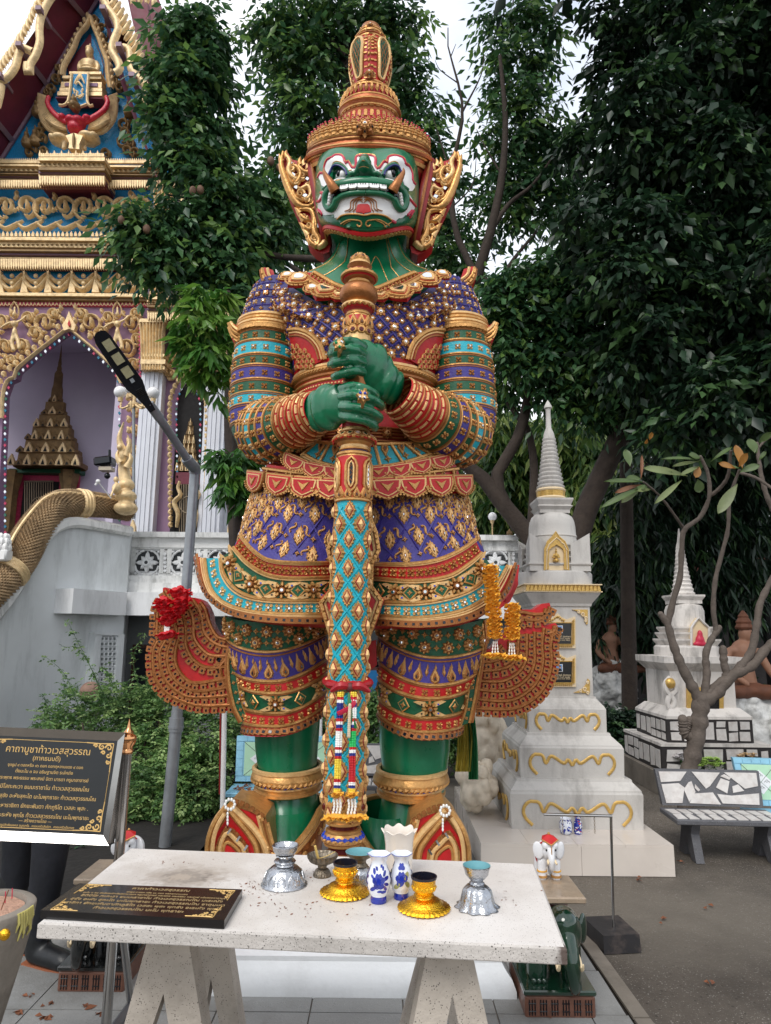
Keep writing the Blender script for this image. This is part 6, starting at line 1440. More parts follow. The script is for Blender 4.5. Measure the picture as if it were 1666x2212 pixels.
for a,b in zip(xs[:-1],xs[1:]):
 q=[(a+3,452+abs((a+b)/2-790)*.02),(b-3,452+abs((a+b)/2-790)*.02),(b-2,488),(b-12,497),(a+12,497),(a+2,488)]
 P0=[fpt(x,y-4,.026)for x,y in q];B_.poly(P0,WHITEP,Vector((0,-.022,0)))
 for t in(.3,.5,.7):x=a+(b-a)*t;B_.tube([fpt(x,446,.05),fpt(x,462,.05)],.0028,BLACKP,4)
B_.build('tooth',ST)
B_=MB()
for s in(1,-1):
 for t in range(4):
  x,y=558-t*7,512+t*20;x=x if s>0 else 1600-x+10
  B_.sph(fpt(x,y,.035),(.014,.016,.016),WHITEP,8,6)
B_.build('side_tooth',ST)
for s in(1,-1):
 B_=MB();pts=[(596,492),(578,440),(550,380),(533,330),(525,288)]if s>0 else[(992,492),(1012,440),(1040,380),(1058,330),(1066,288)]
 q=smoothline([(*p,o_)for p,o_ in zip(pts,(.03,.07,.10,.11,.10))],16)
 B_.tube([fpt(x,y,o_)for x,y,o_ in q],[.031*(1-(k/15)**1.5)+.002 for k in range(16)],GOLDB,12)
 B_.tube([fpt(q[k][0],q[k][1],q[k][2])for k in(0,1,2)],[.036,.036,.033],GOLDB,12);B_.build('tusk',ST)
 # upper lip edge, chin drawing
B_=MB()
fline(B_,[(545,395),(560,372),(590,350),(640,352),(660,368),(700,358),(760,362),(795,345),(830,362),(890,358),(930,372),(960,358),(1030,378),(1050,392)],.008,WHITEP,.03,40)
fline(B_,[(545,388),(640,368),(760,372),(795,360),(830,372),(930,378),(1050,398)],.0035,GOLD,.04,40)
B_.build('lip_edge',ST)
fpatch('chin_mark',[(745,585),(770,580),(820,580),(835,590),(848,640),(800,648),(790,658),(780,648),(732,640)],.014,RED)
B_=MB()
for k,d in enumerate((0,18,36)):
 for s in(1,-1):
  q=[(790+s*x,y)for x,y in((6,568-d*.9),(30+d*.4,552-d*.3),(56+d*1.0,575-d*.4),(60+d*1.2,615),(80+d*1.8,640-d*.3))];fline(B_,q,.0038,GOLDB,.012,16)
for s in(1,-1):
 m_=lambda x:790+s*(x-790)
 fline(B_,[(m_(560),742),(m_(600),715),(m_(660),690),(m_(720),690),(m_(765),700),(m_(772),725),(m_(750),738),(m_(732),722)],.0055,GOLD,.006,24)
 fline(B_,[(m_(600),752),(m_(630),715),(m_(690),692)],.0035,GOLD,.006,10);fline(B_,[(m_(620),740),(m_(560),700)],.003,GOLD,.006,8)
B_.build('chin_line',ST)
B_=MB()
for v,r,m in((.42,.02,RED),(.1,.022,GOLD),(-.02,.014,GOLDB)):head.ring(B_,v,r,m,-100,100,44,out=.006)
o=B_.build('chin_strap',ST);row('stud',head,.14,fr(-80,80,32),.024,o,out=.02,spin=PI/2)
# ---- helmet
AX=at(797,345,4.82)
def hz(y,Yq=4.82):return at(797,y,Yq).z
def hr(px,y):return px*mpp(797,y,4.82)
prof=[(112,412,DRED),(122,385,DRED),(131,362,GOLDR),(135,352,GOLDR),(133,340,GOLDR),(129,336,RED),(128,328,DRED),(124,322,RED),(112,308,DRED),(88,294,DRED),(66,284,GOLDR),(60,278,RED),(58,262,RED),(60,256,GOLDR),(66,250,GOLDR),(66,244,GOLDR),(58,236,GOLDR),(60,230,RED),(56,222,DRED),(47,212,RED),(40,204,GOLDR),(35,196,RED),(35,190,RED),(40,170,RED),(45,145,RED),(45,128,RED),(40,112,RED),(33,101,RED),(36,97,GOLDR),(32,90,GOLDR),(30,86,GOLDR),(25,78,GOLD),(26,74,GOLDR),(21,68,GOLD),(20,62,GOLDB),(10,54,GOLD),(0,49,GOLD)]
def helm(q):
 wt=min(1,max(0,1-(q.z-.25)/.25));return Vector((q.x,q.y*(1-.2*wt),q.z+.3*q.y*wt))
B_=MB();P_=[(hr(r,y),hz(y)-AX.z)for r,y,m in prof]
B_.lathe(P_,(0,0,0),None,56,ms=[p[2]for p in prof[1:]]);B_.v=[tuple(AX+helm(Vector(v)))for v in B_.v];B_.build('helmet',ST)
class Helm(Lath):
 def p(s,u,v):r,z=s.f(v);a=RAD(u);return s.c+helm(Vector((r*math.sin(a),-r*math.cos(a),z)))
HL=Helm(P_,AX)
B_=MB()
for v in(2.2,3.2,5.0,6.2):HL.ring(B_,v,.014,GOLD,out=.0)
HL.ring(B_,2.7,.03,GOLDR,flat=.6);B_.build('brim_moulding',ST)
# squared dentils under the brim, seen from below
o_=MB()
for u in fr(-100,100,34):place('stud',HL,u,1.45,.03,ST,out=.004,lim=400)
for u in fr(-116,116,46):place('studw',HL,u,4.6,.026,ST,out=.004,lim=400)
def o_spire(mb):
 mb.lathe([(.5,0),(.42,.3),(.5,.45),(.28,.7),(.36,.8),(.12,1.05),(.16,1.15),(0,1.4)],(0,0,0),GOLD,7);mb.sph((0,0,1.35),.14,PINK,6,4)
 layer(mb,[(-.5,.1),(.5,.1),(0,.9)],0,.1,GOLDL,.9)
ORN['spire']=ornament('crown_spike',o_spire)
for j,(v,n,sz)in enumerate(((7.0,44,.062),(7.7,40,.06),(8.3,34,.058),(8.9,28,.055),(9.4,22,.05))):
 r,z=HL.f(v)
 for k in range(n):
  a=2*PI*(k+.5*(j%2))/n;M=Matrix.Translation(AX+helm(Vector((r*math.sin(a),-r*math.cos(a),z-.01))))@Matrix.Rotation(a,4,'Z')@Matrix.Rotation(RAD(18),4,'X')@Matrix.Scale(sz,4)
  scat(ST,ST,'crown_spike',ORN['spire'],M)
for v,n,key,sz in((6.6,50,'lb',.03),(11.6,26,'stud',.03),(13,26,'stud',.02),(17.3,30,'spike',.06),(18.6,24,'studw',.03),(26.4,14,'spike',.05),(28.5,14,'small',.02),(31.5,10,'small',.016)):
 row(key,HL,v,fr(-160,160,n),sz,ST,spin=PI/2 if key=='stud' and v>11 and v<12 else 0,lim=400)
for v in(13.2,14.4,15.6,18,20,27,29,31):B_=MB();HL.ring(B_,v,.01,GOLD);B_.build('helmet_ring',ST)
# bulb: four green oval windows with mirror net, gold chevron ribs between
for u0 in(-38,42,130,-128):
 B_=MB();W_=[(u0+19*sx,21.6+2.0+dv)for sx,dv in((0,-2.1),(.55,-1.2),(.8,0),(1,1.0),(.8,1.9),(0,2.5),(-.8,1.9),(-1,1.0),(-.8,0),(-.55,-1.2))]
 q=smoothline(W_+[W_[0]],28);cen=HL.pn(u0,24,.012);P0=[HL.pn(u,v,.01)for u,v in q]
 B_.add(P0+[cen],[(i+1,i,len(P0))for i in range(len(P0)-1)],DGREEN);B_.tube(P0,.012,GOLDL,6);B_.tube([HL.pn(u0+(u-u0)*1.22,23.8+(v-23.8)*1.14,.004)for u,v in q],.008,GOLDB,5)
 for k in range(-3,4):
  for s in(1,-1):
   pts=[(u0+t*16,23.8+s*t*1.5+k*.75)for t in fr(-1,1,7)];pts=[p for p in pts if((p[0]-u0)/17)**2+((p[1]-23.8)/2.1)**2<1]
   if len(pts)>1:B_.tube([HL.pn(*p,.014)for p in pts],.0022,GOLDB,4)
 B_.build('bulb_window',ST)
for u0 in(2,86,178,-84):
 for k in range(12):
  v=21.2+k*.42
  for s in(-1,1):place('lb',HL,u0+s*5,v,.022,ST,spin=s*.9+PI/2,lim=400)
 for s in(-1,1):
  for k in range(10):place('stud',HL,u0+s*14,21.3+k*.5,.014,ST,lim=400)
  # front medallions
for u,v,sz in((-2,6.2,.085),(0,20.0,.055),(0,28.3,.03)):
 M=HL.frame(u,v,.03,0,sz);mb_,me_=ORN['chest'];inst('medallion',me_,M,ST);inst('medallion',ORN['f8'][1],M@Matrix.Translation((0,0,.35))@Matrix.Scale(.6,4),ST)
 # ---- ear ornaments
def ear(s):
 m_=(lambda p:p)if s>0 else(lambda p:(1586-p[0],p[1]+(3 if p[1]<1100 else 6)))
 Y=4.72
 R_=MB()
 R_.poly([at(*c5(*m_(p)),Y+.02)for p in[(195,1095),(210,1010),(235,1000),(275,1060),(340,1075),(385,1120),(420,1000),(450,1010),(440,1200),(470,1380),(500,1500),(530,1620),(520,1670),(480,1685),(430,1660),(380,1610),(350,1500),(300,1400),(250,1290),(215,1190)]],RED,Vector((0,.14,0)))
 R_.build('ear_back',ST)
 B_=MB();sc=lambda t:.024*math.sin(PI*min(max(t,.05),.97))**.6+.003
 def sw(pts,w_=1.,m=GOLD):
  q=smoothline([at(*c5(*m_(p)),Y)for p in pts],18);ribbon(B_,q,lambda t:sc(t)*w_,.03,m)
 sw([(215,1010),(200,1090),(225,1180),(270,1290),(330,1370),(400,1370),(435,1300)],1.1)
 sw([(225,1020),(260,1080),(250,1140),(290,1190),(350,1200)],.9,GOLDL)
 sw([(250,1110),(300,1110),(330,1160),(300,1220),(260,1190)],.8)
 sw([(330,1080),(320,1110),(360,1150),(390,1150),(400,1210),(370,1260)],.9)
 sw([(290,1230),(330,1260),(380,1240),(400,1290),(370,1330),(330,1310)],.8,GOLDL)
 sw([(270,1250),(300,1320),(350,1340)],.8);sw([(380,1120),(420,1200),(430,1280),(400,1350)],.8,GOLDL)
 sw([(340,1140),(310,1170),(290,1160)],.6);sw([(240,1160),(280,1230),(320,1240)],.6)
 sw([(310,1400),(340,1390),(400,1400),(420,1440),(420,1540),(455,1600),(440,1640),(390,1600),(380,1540)],1.0)
 sw([(455,1385),(480,1430),(488,1540),(490,1610),(450,1640),(425,1600),(450,1575)],1.1,GOLDL);sw([(400,1395),(440,1390),(470,1400)],.7)
 sw([(320,1420),(360,1460),(400,1470)],.8);sw([(350,1500),(390,1530),(415,1520)],.8);sw([(415,1400),(430,1480),(440,1560)],.7)
 for(x,y,dx,dy)in((200,1060,-14,-40),(205,1120,-26,-30),(222,1170,-30,-26),(242,1215,-30,-30),(262,1262,-32,-26),(285,1305,-34,-24),(310,1345,-34,-24),(320,1080,10,-40),(345,1085,14,-36),(372,1105,16,-34),(392,1140,18,-34),(400,1180,20,-30),(318,1400,-30,-22),(345,1450,-34,-20),(352,1500,-34,-22),(372,1545,-32,-22),(392,1600,-30,-20),(250,1070,16,-30),(280,1110,10,-34),(230,1030,8,-34)):
  q=smoothline([at(*c5(*m_(p)),Y)for p in((x+10,y+18),(x+dx*.2,y),(x+dx*.5,y+dy*.5),(x+dx,y+dy))],8);ribbon(B_,q,lambda t:.024*(1-t)**.8+.002,.02,GOLDL if y%2 else GOLD)
 for(x,y,r,a,g_)in((262,1120,26,0,1),(300,1200,28,2,-1),(345,1170,24,1,1),(330,1290,30,0,-1),(385,1240,24,3,1),(372,1330,22,1,-1),(355,1440,22,0,1),(385,1500,22,2,-1),(420,1580,24,1,1)):
  q=[at(*c5(*m_(p)),Y-.006)for p in spiral(x,y,r,1.3,a,g_,14)];ribbon(B_,q,lambda t:.013*(1-.5*t),.02,GOLDL)
 B_.build('ear_scroll',ST,50)
 B_=MB()
 for p,r in(((280,1165),14),((300,1245),11),((360,1300),12),((375,1190),10),((265,1085),9),((442,1450),14),((446,1500),12)):
  C=at(*c5(*m_(p)),Y-.01);k=mpp(*c5(*p),Y)*.3255*r;B_.box(C,(k*2,.02,k*2),MIRROR,Matrix.Rotation(.6,3,'Y'))
 B_.build('mirror_inlay',ST)
 # side strap of the helmet going down beside the cheek
 B_=MB();q=[at(*c5(*m_(p)),Yq)for p,Yq in(((398,1060),4.74),((428,1230),4.66),((462,1400),4.64),((500,1580),4.7),((505,1640),4.8))]
 B_.tube(smoothline(q,14),[.04]*14,DRED,10,flat=.7);q2=[Vector(p)+Vector((.0,-.036,0))for p in smoothline(q,14)];B_.tube(q2,.012,GOLDB,6);B_.build('cheek_strap',ST)
ear(1);ear(-1)
flush_pools()
# ================================================================ the club held by the statue
CB,CT=at(738,1924,3.92),at(778,545,3.95)
CL=thing('ceremonial_club',CB,'tall turquoise and gold ceremonial club held upright before the statue','club')
cpr=[(545,1,GOLDL),(552,8,GOLDL),(564,17,GOLDL),(577,27,GOLDL),(586,22,GOLDB),(590,24,DRED),(592,30,GOLD),(601,37,GOLD),(608,33,RED),(612,25,GOLDB),(617,24,GOLD),(621,33,GOLDB),(630,40,GOLDB),(640,42,GOLDB),(650,39,GOLDB),(657,30,GOLDB),(660,26,GOLD),(663,33,GOLD),(669,34,GOLD),(674,30,RED),(679,26,DRED),(684,25,GOLD),(690,27,GOLD),(720,29,RED),(745,29,GOLDL),(900,28,GOLDB),(928,28,DRED),(934,29,GOLD),(944,36,GOLDB),(952,43,GOLD),(960,38,GOLDB),(966,31,GOLD),(974,31,GOLDL),(979,30,DPURPLE),(985,35,GOLD),(992,37,GOLD),(1084,37,RED),(1086,35,RED),(1100,35,CYAN),(1300,37,CYAN),(1500,39,CYAN),(1640,40,CYAN),(1700,41,CYAN),(1735,41,CYAN),(1748,40,GOLD),(1762,37,GOLDB),(1774,36,GOLD),(1777,30,RGLASS),(1787,30,RGLASS),(1790,34,GOLDB),(1797,38,GOLD),(1806,45,GOLD),(1815,42,GOLD),(1822,36,GOLDB),(1828,30,RGLASS),(1838,31,RGLASS),(1842,37,GOLDB),(1852,43,GOLD),(1862,38,GOLDB),(1880,40,GOLD),(1915,46,GOLDB),(1924,46,GOLDB)]
def cax(y):f_=(y-545)/(1924-545);return CT+(CB-CT)*f_
def cpt(y):
 px=778+(738-778)*(y-545)/(1924-545);P=at(px,y,3.95-.03*(y-545)/1379);return P
zs=[cpt(y)for y,r,m in cpr];rr_=[r*mpp(760,y,3.93)for y,r,m in cpr]
mb=MB();seg=40;vs=[]
for P,r in zip(zs,rr_):
 for k in range(seg):a=2*PI*k/seg;vs.append((P.x+r*math.cos(a),P.y+r*math.sin(a),P.z))
k0=0;mb.v=vs
for i in range(len(cpr)-1):
 mi=mb.mi(cpr[i+1][2])
 for k in range(seg):mb.f.append((i*seg+(k+1)%seg,i*seg+k,(i+1)*seg+k,(i+1)*seg+(k+1)%seg));mb.m.append(mi)
SHAFT=mb.build('shaft',CL)
class Club(Surf):
 def __init__(s):s.f=spl([c[0]for c in cpr],[(*P,r)for P,r in zip(zs,rr_)]);s.ev=2;s.sgn=-1
 def p(s,u,v):x,y,z,r=s.f(v);a=RAD(u);return Vector((x+r*math.sin(a),y-r*math.cos(a),z))
CS=Club()
for j,y in enumerate(fr(1108,1720,11)):
 for u in(0,72,-72):place('cdia',CS,u-6,y,.043,SHAFT,root=CL,squash=(.84,1))
 for u in(36,-36,108,-108):place('cdia',CS,u-6,y+30,.042,SHAFT,root=CL)
mb=MB()
for s in(1,-1):
 for k in range(-8,30):
  pts=[(u,1108+30+(s*u/36*30)+k*61.2)for u in fr(-120,120,14)];pts=[(u-6,v)for u,v in pts if 1092<v<1735]
  if len(pts)>1:mb.tube([CS.pn(u,v,.001)for u,v in pts],.006,CYAN,4)
mb.build('turquoise_lattice',CL)
for y,r,m in((601,.012,GOLD),(665,.01,GOLDL),(684,.008,GOLD),(934,.01,GOLDL),(952,.01,GOLD),(974,.008,GOLD),(985,.012,GOLD),(1084,.01,GOLD),(1742,.012,GOLD),(1774,.01,GOLD),(1792,.009,GOLD),(1820,.009,GOLD),(1844,.01,GOLD)):mb=MB();CS.ring(mb,y,r,m,n=40);mb.build('club_ring',CL)
for y,n,key,sz in((598,16,'lb',.022),(668,16,'lb',.02),(948,14,'petal',.03),(560,8,'flame',.04),(1755,12,'gem',.022),(1803,18,'gem',.024),(1810,18,'lb',.02),(1852,16,'gem',.022),(1070,12,'flame',.04),(703,10,'flame',.045),(722,10,'lotus',.035),(1735,8,'lotus',.045),(1700,8,'flame',.05)):
 row(key,CS,y,fr(-150,150,n),sz,SHAFT,root=CL)
for u0 in(0,60,-60,120,-120):
 mb=MB();q=[(u0-5+17*x,y)for x,y in((0,996),(.7,1004),(1,1014),(1,1052),(.6,1062),(0,1068),(-.6,1062),(-1,1052),(-1,1014),(-.7,1004))]
 P=[CS.pn(u,v,.006)for u,v in q];mb.tube(P,.009,GOLD,6,closed=True);P2=[CS.pn(u0-5+(u-u0+5)*.45,1032+(v-1032)*.75,.008)for u,v in q];mb.tube(P2,.006,GOLDL,6,closed=True)
 mb.add(P2+[CS.pn(u0-5,1032,.008)],[((i+1)%10,i,10)for i in range(10)],MIRROR if u0 else DGLASS)
 for k in range(5):mb.tube([CS.pn(u0-5+(-6 if k%2 else 6),1010+k*10,.01),CS.pn(u0-5+(6 if k%2 else-6),1020+k*10,.01)],.0018,GOLDB,4)
 mb.build('mirror_panel',CL)
flush_pools()
# ---- garlands and sashes on the club
def flowerball(mb,c,r,m,n=7,squash=.6):
 c=Vector(c)
 for k in range(n):
  a=2*PI*k/n+random.uniform(-.2,.2);d=Vector((math.cos(a),math.sin(a),random.uniform(-.2,.25)))
  t=Vector((-math.sin(a),math.cos(a),0));tip=c+d*r;u=Vector((0,0,r*.35))
  mb.add([c,c+d*r*.55+t*r*.42,tip+t*r*.18+u*.5,tip-t*r*.18-u*.3,c+d*r*.55-t*r*.42+u*.4],[(0,1,2),(0,2,3),(0,3,4)],m)
 mb.sph(c,(r*.55,r*.55,r*.5*squash+r*.1),m,7,5)
YELF=mat('yellow_ribbon_flower',(236,206,60),.6,var=.2,vs=90);REDF=mat('red_ribbon_flower',(206,22,34),.55,var=.25,vs=90,trans=.15);BLUF=mat('blue_ribbon_flower',(20,40,130),.6,var=.2,vs=90)
WHIF=mat('white_jasmine',(240,240,236),.6,var=.06,vs=90);GRNF=mat('green_ribbon_flower',(36,190,96),.6,var=.2,vs=90);ORGF=mat('orange_marigold',(255,184,66),.6,var=.2,vs=60,trans=.2)
def bead_garland(x0,x1,ys,cols,nm,label):
 t=thing(nm,at(x0,1500,3.66),label,'garland')
 Yg=3.665;y=ys[0];i=0;sections=cols
 for(ya,yb,m)in sections:
  B_=MB();yy=ya
  while yy<yb:
   px=x0+(x1-x0)*(yy-ys[0])/(ys[1]-ys[0])
   for k in(-1,0,1):
    B_.sph(at(px+k*4.5,yy+random.uniform(-.5,.5),Yg-(.008 if k==0 else 0)),(.0078,.011,.0082),m,6,4)
   yy+=3.6
  B_.build('flower_band',t)
 B_=MB();xe=x1
 flowerball(B_,at(xe,ys[1]+6,Yg),.034,ORGF,9);flowerball(B_,at(xe+2,ys[1]+2,Yg-.01),.03,ORGF,8);B_.build('marigold',t)
 B_=MB()
 for k in(-1,0,1):
  for q in range(5):B_.sph(at(xe+k*7+math.sin(q)*1.5,ys[1]+18+q*6.5,Yg),(.006,.006,.010),WHIF,6,5)
  B_.tube([at(xe+k*4,ys[1]+12,Yg),at(xe+k*7,ys[1]+46,Yg)],.001,WHIF,4)
 B_.build('jasmine_tassel',t,kind='stuff')
 B_=MB()
 for k in range(4):flowerball(B_,at(xe-16+k*11,ys[1]+55+random.uniform(-2,3),Yg-.01),.045,ORGF,8)
 B_.build('tassel_flower',t,kind='stuff')
seq=lambda c:[(1497,1506,YELF),(1506,1513,REDF),(1513,1520,WHIF),(1520,1528,BLUF),(1528,1553,c[0]),(1553,1560,REDF),(1560,1567,WHIF),(1567,1574,BLUF),(1574,1580,REDF),(1580,1614,c[1]),(1614,1621,REDF),(1621,1628,WHIF),(1628,1634,BLUF),(1634,1641,REDF),(1641,1684,c[2]),(1684,1691,REDF),(1691,1698,WHIF),(1698,1703,BLUF),(1703,1712,YELF)]
bead_garland(736,728,(1497,1712),seq((BLUF,WHIF,YELF)),'beaded_garland','long beaded ribbon garland on the club, left one with the yellow lower section')
bead_garland(764,760,(1497,1712),seq((WHIF,GRNF,REDF)),'beaded_garland','long beaded ribbon garland on the club, right one with the red lower section')
SASHR=mat('red_satin',(170,24,34),.4,var=.2,vs=20,trans=.1);SASHG=mat('green_satin',(40,120,62),.45,var=.25,vs=25,trans=.2)
t=thing('satin_sash',at(750,1480,3.65),'red and green satin sashes knotted round the turquoise club','sash')
for m,dy,r in((SASHR,0,.021),(SASHG,7,.012)):
 B_=MB();pts=[CS.pn(u,1473+dy+5*math.cos(RAD(u)),.022)for u in fr(-178,178,30)]
 B_.tube(pts,[r*(1+.25*math.sin(k*1.3))for k in range(30)],m,8);B_.build('sash_band',t)
B_=MB();C=at(757,1485,3.68);B_.sph(C,(.03,.03,.026),mat('knot_brown',(90,40,40),.6),8,6)
for s in(-1,1):B_.tube(smoothline([C,C+Vector((s*.05,-.02,.01)),C+Vector((s*.10,0,-.02))],8),[.01,.018,.022,.024,.022,.018,.014,.008],SASHR,8)
B_.tube(smoothline([C,C+Vector((0,-.03,-.1)),C+Vector((.03,-.02,-.2))],8),[.012]*8,SASHG,6,flat=.4);B_.tube(smoothline([C,C+Vector((.02,-.03,-.08)),C+Vector((-.06,-.03,-.13))],8),[.014]*8,PINK,6,flat=.4);B_.build('sash_bow',t)
t=thing('wooden_bead_string',at(757,1560,3.64),'cream wooden bead string hanging between the two ribbon garlands','bead string')
B_=MB();BEIGE=mat('wooden_bead',(214,196,168),.6,var=.15,vs=60)
for k in range(16):B_.sph(at(756-k*.15,1524+k*4.4,3.64),(.009,.009,.011),BEIGE,7,5)
B_.tube([at(756,1520,3.64),at(753,1592,3.64)],.0015,BEIGE,4);B_.build('bead_strand',t,kind='stuff')
# ---- orange garlands on the right side of the skirt
def org_garland(x0,y0,x1,y1,label):
 t=thing('marigold_garland',at(x0,y0,4.02),label,'garland','marigold garlands hung from the skirt')
 n=int((y1-y0-30)/7.2)
 for k in range(n):
  B_=MB();yy=y0+k*7.2;px=x0+(x1-x0)*k/n+random.uniform(-.8,.8);flowerball(B_,at(px,yy,4.02),.047 if k%6 else .042,ORGF,11,.5);B_.build('marigold',t,0)
 B_=MB()
 for k in(-1,0,1):
  for q in range(4):B_.sph(at(x1+k*4+k*q*.7,y1-30+q*7,4.02),(.0045,.0045,.0095),WHIF,6,5)
 B_.build('jasmine_tassel',t,kind='stuff')
 for k in range(4):B_=MB();flowerball(B_,at(x1-13+k*9,y1-2+(k%2)*2,4.0),.046,ORGF,9);B_.build('marigold',t,0)
org_garland(1059,1224,1070,1418,'long orange marigold garland hanging from the right skirt tip, nearer the leg')
org_garland(1107,1306,1106,1422,'shorter orange marigold garland beside the long one at the right skirt tip')
# red rose garland on the left flap
t=thing('rose_garland',at(375,1300,4.3),'red artificial rose garland looped over the left fan flap','garland')
for x,y,r in((490,200,.05),(560,190,.06),(620,220,.05),(600,290,.06),(540,330,.06),(610,370,.05),(560,410,.06),(500,440,.06),(450,480,.05),(440,540,.06),(400,470,.06),(340,420,.06),(300,400,.05),(360,340,.06),(330,310,.05),(300,340,.05),(400,580,.055),(340,570,.045),(470,520,.05),(520,470,.05)):
 B_=MB();P=at(*cf(x,y),4.36);flowerball(B_,P,r*1.0,REDF,9,1.2);B_.build('rose',t,0)
B_=MB()
for k in(-1,0,1):
 for q in range(4):B_.sph(at(*cf(385+k*22,640+q*28),4.36),(.009,.009,.012),WHIF,6,5)
B_.build('jasmine_tassel',t,kind='stuff')
for x in(320,360,400,445):B_=MB();flowerball(B_,at(*cf(x,780-abs(x-320)*.25),4.36),.045,REDF,8,1.);B_.build('rose',t,0)
# small jasmine strings on the shoe tips
for(x,y),side in((cs(92,700),'left'),(cs(1282,735),'right')):
 t=thing('jasmine_string',at(x,y,3.96),f'little white jasmine string hooked on the toe tip of the {side} shoe','garland')
 B_=MB()
 for k in range(10):a=2*PI*k/10;B_.sph(at(x,y,3.95)+Vector((.026*math.cos(a),0,.026*math.sin(a))),(.0075,.0075,.010),WHIF,6,5)
 for k in range(5):B_.sph(at(x-5,y+20+k*7,3.94),(.006,.006,.010),WHIF if k!=4 else RGLASS,6,5)
 B_.build('jasmine_ring',t,kind='stuff')
 # sheer cloths hanging from the right fan
for pts,m,lb in(([(985,1548,30),(988,1600,34),(984,1667,34)],mat('sheer_yellow',(196,178,80),.6,var=.3,vs=12,trans=.5),'sheer yellow cloth hanging below the right fan flap'),([(1010,1548,16),(1014,1610,18),(1012,1684,22)],mat('sheer_green',(44,120,72),.6,var=.3,vs=12,trans=.4),'sheer green cloth hanging below the right fan flap')):
 B_=MB();n=17;vs=[];q=smoothline(pts,14)
 for x,y,w_ in q:
  for k in range(n):vs.append(at(x+w_*k/(n-1),y,4.62+.03*math.sin(k*1.35+y*.01)+.01*math.sin(k*3)))
 B_.add(vs,[(r*n+k,r*n+k+1,(r+1)*n+k+1,(r+1)*n+k)for r in range(13)for k in range(n-1)],m)
 tag(B_.build('hanging_cloth',None,60),lb,'cloth')
 # ================================================================ offering table
TERR=mat('terrazzo_white',(226,221,216),.5,var=.05,vs=2.5,bump=.1,bs=80,spk=[(150,.37,(128,118,110)),(260,.36,(150,140,132))],dirt=.25,ds=5,dcol=(150,138,128))
TERF=mat('terrazzo_rough',(196,190,184),.65,var=.1,vs=3,bump=.35,bs=70,spk=[(110,.41,(92,88,84)),(190,.40,(110,106,102))],dirt=.35,ds=5,dcol=(112,106,98))
LEGW=mat('terrazzo_leg',(190,180,168),.75,var=.12,vs=3,bump=.4,bs=60,spk=[(130,.40,(100,94,88))],dirt=.6,ds=2.5,dcol=(96,88,78))
c1,c2_,c3,c4=onz(82,1992,.75),onz(1225,2047,.75),onz(1155,1866,.75),onz(280,1832,.75)
TB=thing('offering_table',((c1+c3)/2).to_tuple()[:2]+(0,),'white terrazzo offering table in front of the statue','table')
zt,zb,bv=.75,.705,.006
cen=(c1+c2_+c3+c4)/4
def ins(p,d):v=(cen-p);v.z=0;return p+v.normalized()*d
C4=[c1,c2_,c3,c4];mb=MB();lv=[(0,zb+.003),(0,zt-bv),(bv*1.3,zt)]
vs=[Vector((*ins(p,.004)[:2],zb))for p in C4]
for d,z in lv:vs+=[Vector((*ins(p,d)[:2],z))for p in C4]
fs=[(3,2,1,0)]
for k in range(3):
 for q in range(4):fs.append((k*4+q,k*4+(q+1)%4,k*4+4+(q+1)%4,k*4+4+q))
mb.add(vs,fs,TERF);mb.add(vs[-4:],[(0,1,2,3)],TERR);mb.build('table_top',TB,25)
cl=crop(0,2800,1000);cr_=crop(850,3300,1450)
def trestle(outer,slit,Y,nm='leg'):
 g=MB();O=[at(x,y,Y)for x,y in outer]
 for p in O:pass
 lt,rt,rb,lb=O[0],O[1],O[2],O[3]
 def ext(a,b):t_=(a.z)/(a.z-b.z);return a+(b-a)*t_
 lb0,rb0=ext(lt,lb),ext(rt,rb);ap=at(*slit[0],Y);s1,s2=ext(ap,at(*slit[1],Y)),ext(ap,at(*slit[2],Y))
 g.poly([lt,rt,rb0,s2,ap,s1,lb0],LEGW,Vector((0,.09,0)))
 g.build(nm,TB,0)
 return lt,rt
a=trestle([cl(975,1590),cl(1255,1600),cl(1340,2132),cl(825,2132)],[cl(1085,1930),cl(1015,2132),cl(1118,2132)],2.42)
trestle([cl(1250,1530),cl(1500,1530),cl(1585,2100),cl(1240,2100)],[cl(1400,1830),cl(1350,2100),cl(1450,2100)],2.86)
b=trestle([cr_(975,580),cr_(1190,592),cr_(1257,896),cr_(915,896)],[cr_(1095,760),cr_(1068,896),cr_(1122,896)],2.24)
trestle([cr_(960,560),cr_(1150,560),cr_(1190,896),cr_(870,896)],[cr_(1050,700),cr_(1020,896),cr_(1080,896)],2.7)
for(x0,x1,y0,y1)in((a[0].x+.04,a[1].x-.04,2.43,2.9),(b[0].x+.03,b[1].x-.03,2.26,2.76)):mb=MB();mb.bb((x0,y0,.62),(x1,y1,.70),LEGW);mb.build('cross_beam',TB,0)
